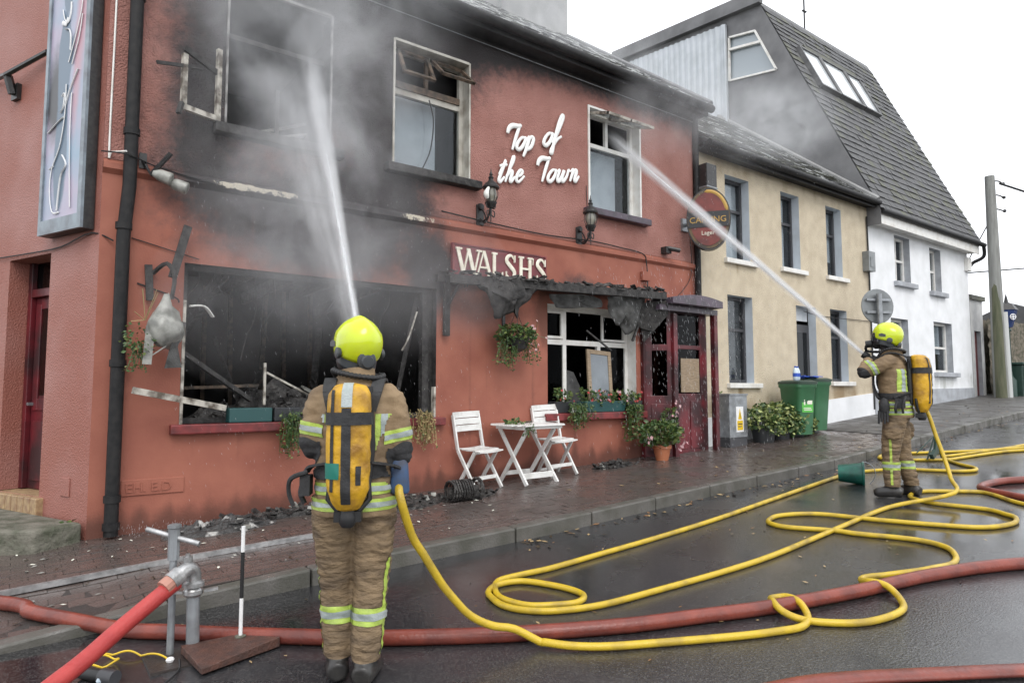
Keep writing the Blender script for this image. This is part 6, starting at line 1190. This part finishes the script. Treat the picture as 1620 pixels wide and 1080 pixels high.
    pm0 = M4 @ V((0,.18,-.15)); P = curve([pm0, pm0 + V((.07,0,-.06)), V((.128,L+.05,1.56)), V((.105,L-.07,1.545)), V((.02,L-.122,1.552)), V((-.07,L-.098,1.57)), V((-.118,L-.02,1.585)), V((-.12,L+.07,1.56)), V((-.10,L+.14,1.47))], 9); b = B(); b.tube(P, [.0165 if i % 2 else .0125 for i in range(len(P))], 10); O('breathing_hose', b, M['rubber'], t, True)
    # breathing apparatus: back plate, harness, covered cylinder
    yb = L*.6 - .128
    b = B(); b.loft([(0,yb-.035,1.0,.10,.02),(0,yb-.03,1.2,.12,.025),(0,yb-.03,1.5,.10,.02)], 20, 4); bp = O('back_plate', b, M['rubber'], t, True, smooth=50)
    tl = .05; b = B(); b.loft([(.0,yb-.12,.905,.052,.045),(.0,yb-.125,.93,.068,.06),(0,yb-.13,1.0,.098,.085),(0,yb-.13,1.1,.102,.09),(0,yb-.13,1.2,.103,.091),(0,yb-.13,1.3,.103,.091),(0,yb-.128,1.40,.102,.09),(0,yb-.122,1.465,.097,.085),(0,yb-.11,1.50,.078,.068),(0,yb-.10,1.512,.03,.03)], 40, 2.3)
    tm = voxel(b, .0095, 2, 0)
    for v in tm.vertices: c = v.co; v.co = c + v.normal*.005*(1-2*abs(noise.noise(V((c.x*12+c.z*5, c.y*12, c.z*10)))))
    tm.update(); cyl = addm('air_cylinder', tm, M['tank'], t, 75); back = lambda c: c.y < yb - .135
    for nm, x0, x1, z0, z1, o_, m in (('strap', -.022, .022, .94, 1.395, .005, 'blk'), ('webbing', -.074, -.058, 1.0, 1.48, .004, 'blk'), ('patch', -.024, .024, 1.40, 1.512, .006, 'silver'), ('pocket', .045, .068, 1.03, 1.12, .004, 'blk')) + ((('patch', -.098, -.03, 1.06, 1.135, .006, 'tankp'),) if patch else ()):
        addm(nm, band(tm, [((x0,0,0),(1,0,0)), ((x1,0,0),(-1,0,0)), ((0,0,z0),(0,0,1)), ((0,0,z1),(0,0,-1))], o_, lambda c: c.y < yb-.11), M[m], cyl)
    addm('cylinder_strap', band(tm, [((0,0,1.315),(0,0,1)), ((0,0,1.375),(0,0,-1))], .008), M['blk'], cyl)
    b = B(); b.lathe([(.03,.82),(.042,.84),(.042,.87),(.03,.91)], 12, (0,yb-.12,0)); b.obox((0,yb-.10,.87), .13, .07, .05); b.tube([(-.09,yb-.08,1.05),(-.1,yb-.09,.95),(-.02,yb-.11,.86)], .014, 8); b.tube([(.09,yb-.08,1.05),(.1,yb-.09,.95),(.02,yb-.11,.86)], .014, 8); O('valve', b, M['rubber'], t, True, smooth=50)
    for s in (-1, 1):
        b = B(); P = curve([(s*.09,yb-.05,1.38),(s*.115,yb-.03,1.47),(s*.125,L-.05,1.535),(s*.13,L+.05,1.52),(s*.125,L+.145,1.42),(s*.12,L+.172,1.2),(s*.17,L*.5+.13,1.05)], 5);
        for p, q in zip(P, P[1:]): b.bar(p, q + (q-p)*.1, .062, .014, (0, p.y-L, p.z-1.32))
        O('shoulder_strap', b, M['blk'], t, True)
        b = B(); P = curve([(s*.10,yb-.04,1.12),(s*.20,yb+.01,1.10),(s*.245,L*.3-.02,1.06)], 4)
        for p, q in zip(P, P[1:]): b.bar(p, q + (q-p)*.1, .03, .012)
        O('side_strap', b, M['blk'], t, True)
    addm('waist_belt', band(me, [((0,0,1.035),(0,0,1)), ((0,0,1.105),(0,0,-1))], .014, lambda c: abs(c.x) < .25 and not any((c-el).length < .13 for sh, el, wr in EL)), M['blk'], t)
    b = B(); b.obox((-.235,-.07,1.0), .05, .09, .10); b.tube(curve([(-.22,-.12,1.07),(-.30,-.12,1.04),(-.315,-.1,.97),(-.29,-.1,.9)], 4), .012, 6); b.tube(curve([(-.24,-.05,1.05),(-.27,-.03,.96),(-.25,-.03,.9)], 4), .014, 6); O('belt_gear', b, M['blk'], t, True)
    if pouch: b = B(); b.loft([(.235,-.02,.945,.045,.05),(.235,-.02,.96,.05,.055),(.232,-.02,1.09,.045,.05),(.23,-.02,1.17,.02,.025)], 14, 4); O('pouch', b, M['blue'], t, True, smooth=40, bevel=.004)
    else:
        b = B(); b.ball((-.235,.08,.96), .045, .055, .10, 10)
        for k in range(4): b.tube([(-.25,.05+.025*k,.92),(-.26,.05+.028*k,.80-.02*(k % 2))], [.016,.011], 6)
        O('spare_glove', b, M['blk'], t, True, smooth=50)
    # gloves gripping the branch
    A_, Bn = V(nozzle[0]), V(nozzle[1]); ax = (A_-Bn)
    for s, (sh, el, wr), f in zip((-1,1), EL, (.62, .12)):
        c = Bn + ax*f; pl = (wr - c); gb = glove(t, c, ax, pl if pl.length > .01 else V((s,0,0)), .026); axn = ax.normalized(); pd = (pl - axn*pl.dot(axn)).normalized(); gb.tube([c + pd*.045, c.lerp(wr,.75), wr, wr + (el-wr).normalized()*.06], [.03,.034,.046,.055], 12)
        gm = voxel(gb, .0048, 2); addm('glove', gm, M['blk'], t, 80)
    return t, body
inv1 = lambda p: Matrix.Rotation(-a1, 3, 'Z') @ (p - F1) / K1; inv2 = lambda p: Matrix.Rotation(-a2, 3, 'Z') @ (p - F2)
firefighter('firefighter in tan turnout gear and yellow helmet seen from behind in the foreground', F1, a1,
    [((-.172,0,1.43), (-.212,-.01,1.20), (-.03,.30,1.33)), ((.172,0,1.43), (.226,.0,1.15), (.10,.25,1.13))], [(-.076,.05,-.2), (.074,-.02,.18)], math.radians(30), math.radians(8), (inv1(n1a), inv1(n1b)), True, scale=K1)
firefighter('firefighter in tan gear with yellow air cylinder farther up the road aiming at the window', F2, a2,
    [((-.178,.03,1.44), (-.255,.25,1.33), (-.07,.24,1.46)), ((.178,.03,1.44), (.25,.15,1.22), (.10,.10,1.36))], [(-.12,.06,-.15), (.13,-.08,.35)], math.radians(6), math.radians(14), (inv2(n2a), inv2(n2b)), False, .02, False)
def nozzle(lab, a, c):
    t = T('hose_nozzle', lab, 'nozzle', c); d = (a-c).normalized(); b = B(); b.tube([c, c.lerp(a,.6), a - d*.06], .023, 12); O('barrel', b, M['black'], t, smooth=50); b = B(); b.tube([a - d*.075, a - d*.06, a - d*.01, a], [.03,.04,.043,.036], 16); O('tip_ring', b, M['rubber'], t, smooth=40); b = B(); o = d.orthogonal(); b.tube([c.lerp(a,.35) + o*.02, c.lerp(a,.3) + o*.06, c.lerp(a,.5) + o*.065, c.lerp(a,.5) + o*.02], .008, 6); O('bail_handle', b, M['galv'], t)
nozzle('black hose nozzle held up by the near firefighter', n1a, n1b); nozzle('black hose nozzle held by the far firefighter, spraying the upper window', n2a, n2b)

# ---------------------------------------------------------------- water
wm = bpy.data.materials.new('white_water'); wm.use_nodes = True; N = wm.node_tree.nodes; L = wm.node_tree.links; N.clear()
out = N.new('ShaderNodeOutputMaterial'); df = N.new('ShaderNodeBsdfDiffuse'); df.inputs[0].default_value = (.95,.96,.98,1); tl_ = N.new('ShaderNodeBsdfTranslucent'); tl_.inputs[0].default_value = (.95,.96,.98,1); tr = N.new('ShaderNodeBsdfTransparent'); m1 = N.new('ShaderNodeMixShader'); m2 = N.new('ShaderNodeMixShader'); m1.inputs[0].default_value = .5
tc = N.new('ShaderNodeTexCoord'); nz = N.new('ShaderNodeTexNoise'); nz.inputs['Scale'].default_value = 5; L.new(tc.outputs['Object'], nz.inputs['Vector']); mr = N.new('ShaderNodeMapRange'); mr.inputs[1].default_value = .3; mr.inputs[2].default_value = .7; mr.inputs[3].default_value = .25; mr.inputs[4].default_value = .75
L.new(nz.outputs[0], mr.inputs[0]); L.new(df.outputs[0], m1.inputs[1]); L.new(tl_.outputs[0], m1.inputs[2]); L.new(mr.outputs[0], m2.inputs[0]); L.new(tr.outputs[0], m2.inputs[1]); L.new(m1.outputs[0], m2.inputs[2]); L.new(m2.outputs[0], out.inputs[0])
M['water'] = wm
def jet(lab, a, c, r0, r1, n, seed, core, sag=.12):
    """a hose jet: a solid core that frays into thousands of thin strands and drops towards its end"""
    rr = random.Random(seed); a, c = V(a), V(c); d = c - a; Ln = d.length; d.normalize(); u = d.orthogonal().normalized(); v = d.cross(u); b = B()
    P = lambda t, ang, r: a.lerp(c, t) + V((0,0,-sag*t*t + sag*t)) + (u*math.cos(ang) + v*math.sin(ang))*r
    R_ = lambda t: r0 + (r1-r0)*t**1.5
    k = 14; b.tube([P(i/k*core, 0, 0) for i in range(k+1)], [R_(i/k*core)*.62*(1 - .9*(i/k)**3) for i in range(k+1)], 10)
    for _ in range(n):
        t0 = rr.random()**.8; ln = rr.uniform(.08,.35)*(1-t0*.5); t1 = min(1, t0 + ln/Ln*1.6); ang = rr.uniform(0,6.3); q = abs(rr.gauss(0,.5)); w_ = rr.uniform(.0015,.0045)*(1 + 1.2*t0)
        b.tube([P(t0, ang, R_(t0)*q), P((t0+t1)/2, ang, R_((t0+t1)/2)*q*1.04), P(t1, ang, R_(t1)*q*1.1)], [w_*.2, w_, w_*.2], 3, cap=False)
    return O('water_jet', b, wm, label=lab, cat='water jet', fix=False, smooth=80)
tgt1, tgt2 = V((1.80,.1,5.25)), V((6.25,.12,5.3))
def jet_volume(lab, a, c, r0, r1, k, seed, fade, pw, core=True):
    """the spray body of a jet: scattering density that thins with distance from its axis and along its length, streaked lengthwise"""
    a, c = V(a), V(c); Ln = (c-a).length; R_ = lambda z: r0 + (r1-r0)*(z/Ln)**pw
    b = B(); zs = np.linspace(0, Ln, 14); b.tube([(0,0,z) for z in zs], [R_(z)*1.02 for z in zs], 14); me = b.mesh('jet', wm); fixn(me)
    m = bpy.data.materials.new('jet_spray'); m.use_nodes = True; N = m.node_tree.nodes; L = m.node_tree.links; N.clear(); m.cycles.volume_step_rate = .04
    def ma(op, x, y=None):
        q = N.new('ShaderNodeMath'); q.operation = op
        for i_, z in enumerate((x, y)):
            if z is None: continue
            if isinstance(z, (int, float)): q.inputs[i_].default_value = z
            else: L.new(z, q.inputs[i_])
        return q.outputs[0]
    o = N.new('ShaderNodeOutputMaterial'); pv = N.new('ShaderNodeVolumePrincipled'); pv.inputs['Color'].default_value = (.97,.975,.985,1); pv.inputs['Anisotropy'].default_value = .2
    at = N.new('ShaderNodeTexCoord'); sx = N.new('ShaderNodeSeparateXYZ'); L.new(at.outputs['Object'], sx.inputs[0])
    r = ma('SQRT', ma('ADD', ma('MULTIPLY', sx.outputs[0], sx.outputs[0]), ma('MULTIPLY', sx.outputs[1], sx.outputs[1])))
    u = ma('MAXIMUM', ma('DIVIDE', sx.outputs[2], Ln), 0.0); Rr = ma('ADD', ma('MULTIPLY', ma('POWER', u, pw), r1-r0), r0)
    q = ma('POWER', ma('MAXIMUM', ma('SUBTRACT', 1.0, ma('DIVIDE', r, Rr)), 0.0), 1.6)
    mp = N.new('ShaderNodeMapping'); mp.inputs['Scale'].default_value = (14,14,1.6); mp.inputs['Location'].default_value = (seed, seed, seed); L.new(at.outputs['Object'], mp.inputs[0])
    nz = N.new('ShaderNodeTexNoise'); nz.inputs['Scale'].default_value = 1; nz.inputs['Detail'].default_value = 5; nz.inputs['Roughness'].default_value = .65; L.new(mp.outputs[0], nz.inputs['Vector'])
    mr = N.new('ShaderNodeMapRange'); mr.inputs[1].default_value = .38; mr.inputs[2].default_value = .68; mr.inputs[3].default_value = .12; mr.inputs[4].default_value = 1.5; L.new(nz.outputs[0], mr.inputs[0])
    f = N.new('ShaderNodeMapRange'); f.interpolation_type = 'SMOOTHSTEP'; f.inputs[1].default_value = 1; f.inputs[2].default_value = 1-fade; L.new(u, f.inputs[0])
    d = ma('MULTIPLY', ma('MULTIPLY', ma('DIVIDE', k, Rr), q), ma('MULTIPLY', mr.outputs[0], f.outputs[0])); L.new(d, pv.inputs['Density']); L.new(pv.outputs[0], o.inputs['Volume'])
    me.materials.clear(); me.materials.append(m); ob = link('water_jet', me); ob.location = a; ob.rotation_mode = 'QUATERNION'; ob.rotation_quaternion = (c-a).to_track_quat('Z', 'Y'); tag(ob, lab, 'water jet')
    if not core: return ob
    b = B(); kk = 12; ct = .55 if pw > 1 else .9; b.tube([(0,0,Ln*ct*i/kk) for i in range(kk+1)], [R_(Ln*ct*i/kk)*.22*(1-(i/kk)**2) + .0015 for i in range(kk+1)], 8)
    O('jet_core', b, wm, ob, True, smooth=80); return ob
jet_volume('broad white water jet rising from the near firefighter to the left upper window', n1a, tgt1, .024, .16, 2.5, 1, .40, 1.2)
jet_volume('faint wide spray fan on the left side of the near water jet', n1a, V((1.45,-.15,4.9)), .03, .5, .6, 5, .6, 1.1, False)
jet_volume('thin straight white water jet from the far firefighter to the right upper window', n2a, tgt2, .034, .13, 3.2, 2, .12, .9)
def drops(nm, lab, n, box, ln, w_, seed, dirn=(.25,.05,-1), dens=None):
    rr = random.Random(seed); b = B(); d = V(dirn).normalized()
    for _ in range(n):
        p = V([rr.uniform(*q) for q in box])
        if dens and rr.random() > dens(p): continue
        e = (d + V((rr.gauss(0,.12), rr.gauss(0,.08), 0))).normalized(); l = rr.uniform(.4,1.3)*ln; w2 = w_*rr.uniform(.5,1.3); o = e.orthogonal().normalized()*w2; o2 = e.cross(o)
        b.add([p, p + e*l*.5 + o, p + e*l*.5 - o*.5 + o2*.87, p + e*l*.5 - o*.5 - o2*.87, p + e*l], [(0,1,2),(0,2,3),(0,3,1),(4,2,1),(4,3,2),(4,1,3)])
    return O(nm, b, wm, label=lab, cat='spray', kind='stuff', fix=False)
drops('water_spray', 'falling white water drops in front of the porch and right window', 1900, ((5.2,8.3),(-1.6,-.2),(.6,3.2)), .06, .0016, 3, dens=lambda p: .25 + .75*math.exp(-((p.x-7)/1.0)**2))
drops('water_spray', 'mist of falling drops around the far jet over the beige house', 900, ((5.8,9.6),(-1.5,-.1),(3.2,5.9)), .03, .0015, 4, dens=lambda p: .2 + .8*math.exp(-((p.x-7.2)/1.2)**2))
drops('water_spray', 'fine falling drops before the burnt shop window and left wall', 700, ((.5,3.6),(-1.4,-.15),(.7,3.4)), .03, .0011, 6)
def mist(nm, lab, chain, dens, scale, seed, lo=.42, hi=.75):
    """a soft body of drifting spray: a lumpy hull filled with uneven scattering density"""
    b = B(); b.tube([p for p, r in chain], [r for p, r in chain], 20); me = b.mesh('t', wm); fixn(me)
    m = bpy.data.materials.new(nm); m.use_nodes = True; N = m.node_tree.nodes; L = m.node_tree.links; N.clear(); o = N.new('ShaderNodeOutputMaterial'); pv = N.new('ShaderNodeVolumePrincipled'); pv.inputs['Color'].default_value = (.93,.94,.96,1); pv.inputs['Anisotropy'].default_value = .25
    at = N.new('ShaderNodeTexCoord'); nz = N.new('ShaderNodeTexNoise'); nz.inputs['Scale'].default_value = scale; nz.inputs['Detail'].default_value = 6; nz.inputs['Roughness'].default_value = .62; nz.inputs['Distortion'].default_value = .6; L.new(at.outputs['Object'], nz.inputs['Vector'])
    mr = N.new('ShaderNodeMapRange'); mr.inputs[1].default_value = lo; mr.inputs[2].default_value = hi; mr.inputs[4].default_value = 1; L.new(nz.outputs[0], mr.inputs[0])
    prod = mr.outputs[0]; first = None
    # soft distance falloff from the chain's axis segments
    sm = None
    for (p, r) in chain[1:-1]:
        ds = N.new('ShaderNodeVectorMath'); ds.operation = 'DISTANCE'; ds.inputs[1].default_value = tuple(p); L.new(at.outputs['Object'], ds.inputs[0]); f = N.new('ShaderNodeMapRange'); f.interpolation_type = 'SMOOTHERSTEP'; f.inputs[1].default_value = r*1.02; f.inputs[2].default_value = 0; f.inputs[3].default_value = 0; f.inputs[4].default_value = 1; L.new(ds.outputs['Value'], f.inputs[0])
        if sm is None: sm = f.outputs[0]
        else: a = N.new('ShaderNodeMath'); a.operation = 'MAXIMUM'; L.new(sm, a.inputs[0]); L.new(f.outputs[0], a.inputs[1]); sm = a.outputs[0]
    mu = N.new('ShaderNodeMath'); mu.operation = 'MULTIPLY'; L.new(prod, mu.inputs[0]); L.new(sm, mu.inputs[1]); mv = N.new('ShaderNodeMath'); mv.operation = 'MULTIPLY'; mv.inputs[1].default_value = dens; L.new(mu.outputs[0], mv.inputs[0]); L.new(mv.outputs[0], pv.inputs['Density']); L.new(pv.outputs[0], o.inputs['Volume'])
    me.materials.clear(); me.materials.append(m); ob = link(nm, me); return tag(ob, lab, 'mist', None, 'stuff')
def chain_between(a, c, r0, r1, k): return [(V(a).lerp(V(c), (i-.5)/(k-1)), (r0 + (r1-r0)*(i/k)) * (.3 if i in (0, k) else 1)) for i in range(k+1)]
mist('water_mist', 'white mist drifting round the near jet and the scorched wall', chain_between((1.25,-1.7,2.4), (1.6,-.7,6.4), 1.0, 1.9, 6), 1.15, 2.0, 1, .43, .70)
mist('water_mist', 'thin mist drifting off the right upper window across the beige roof', chain_between((6.0,-.5,5.3), (11.0,-.3,6.4), .85, 1.3, 6), .75, 2.2, 2, .36, .72)
mist('smoke_haze', 'faint grey smoke hanging in front of the burnt shop window', chain_between((.6,-.75,2.2), (3.4,-.75,2.7), 1.0, 1.0, 5), .5, 1.5, 3, .3, .75)
drops('wall_splash', 'low white splash of water bouncing along the wall foot left of the firefighter', 1100, ((.2,3.4),(-.34,-.02),(.26,.34)), .03, .0013, 9, (.1,-.35,1), lambda p: .35 + .65*abs(noise.noise(V((p.x*4,0,1))))*2)
drops('jet_droplets', 'loose droplets flying off the near water jet', 900, ((.9,2.4),(-3.0,-.2),(1.7,5.3)), .04, .0016, 10, (.1,.5,-.6), lambda p: math.exp(-((V(p) - (n1a + (tgt1-n1a)*max(0, min(1, (V(p)-n1a).dot(tgt1-n1a)/(tgt1-n1a).length_squared)))).length/.16)**2))
mist('roof_mist', 'thin mist hanging over the pub eaves and slate roof', chain_between((2.6,-.6,6.4), (7.2,.6,6.9), 1.2, 1.2, 6), .55, 1.6, 4, .35, .75)
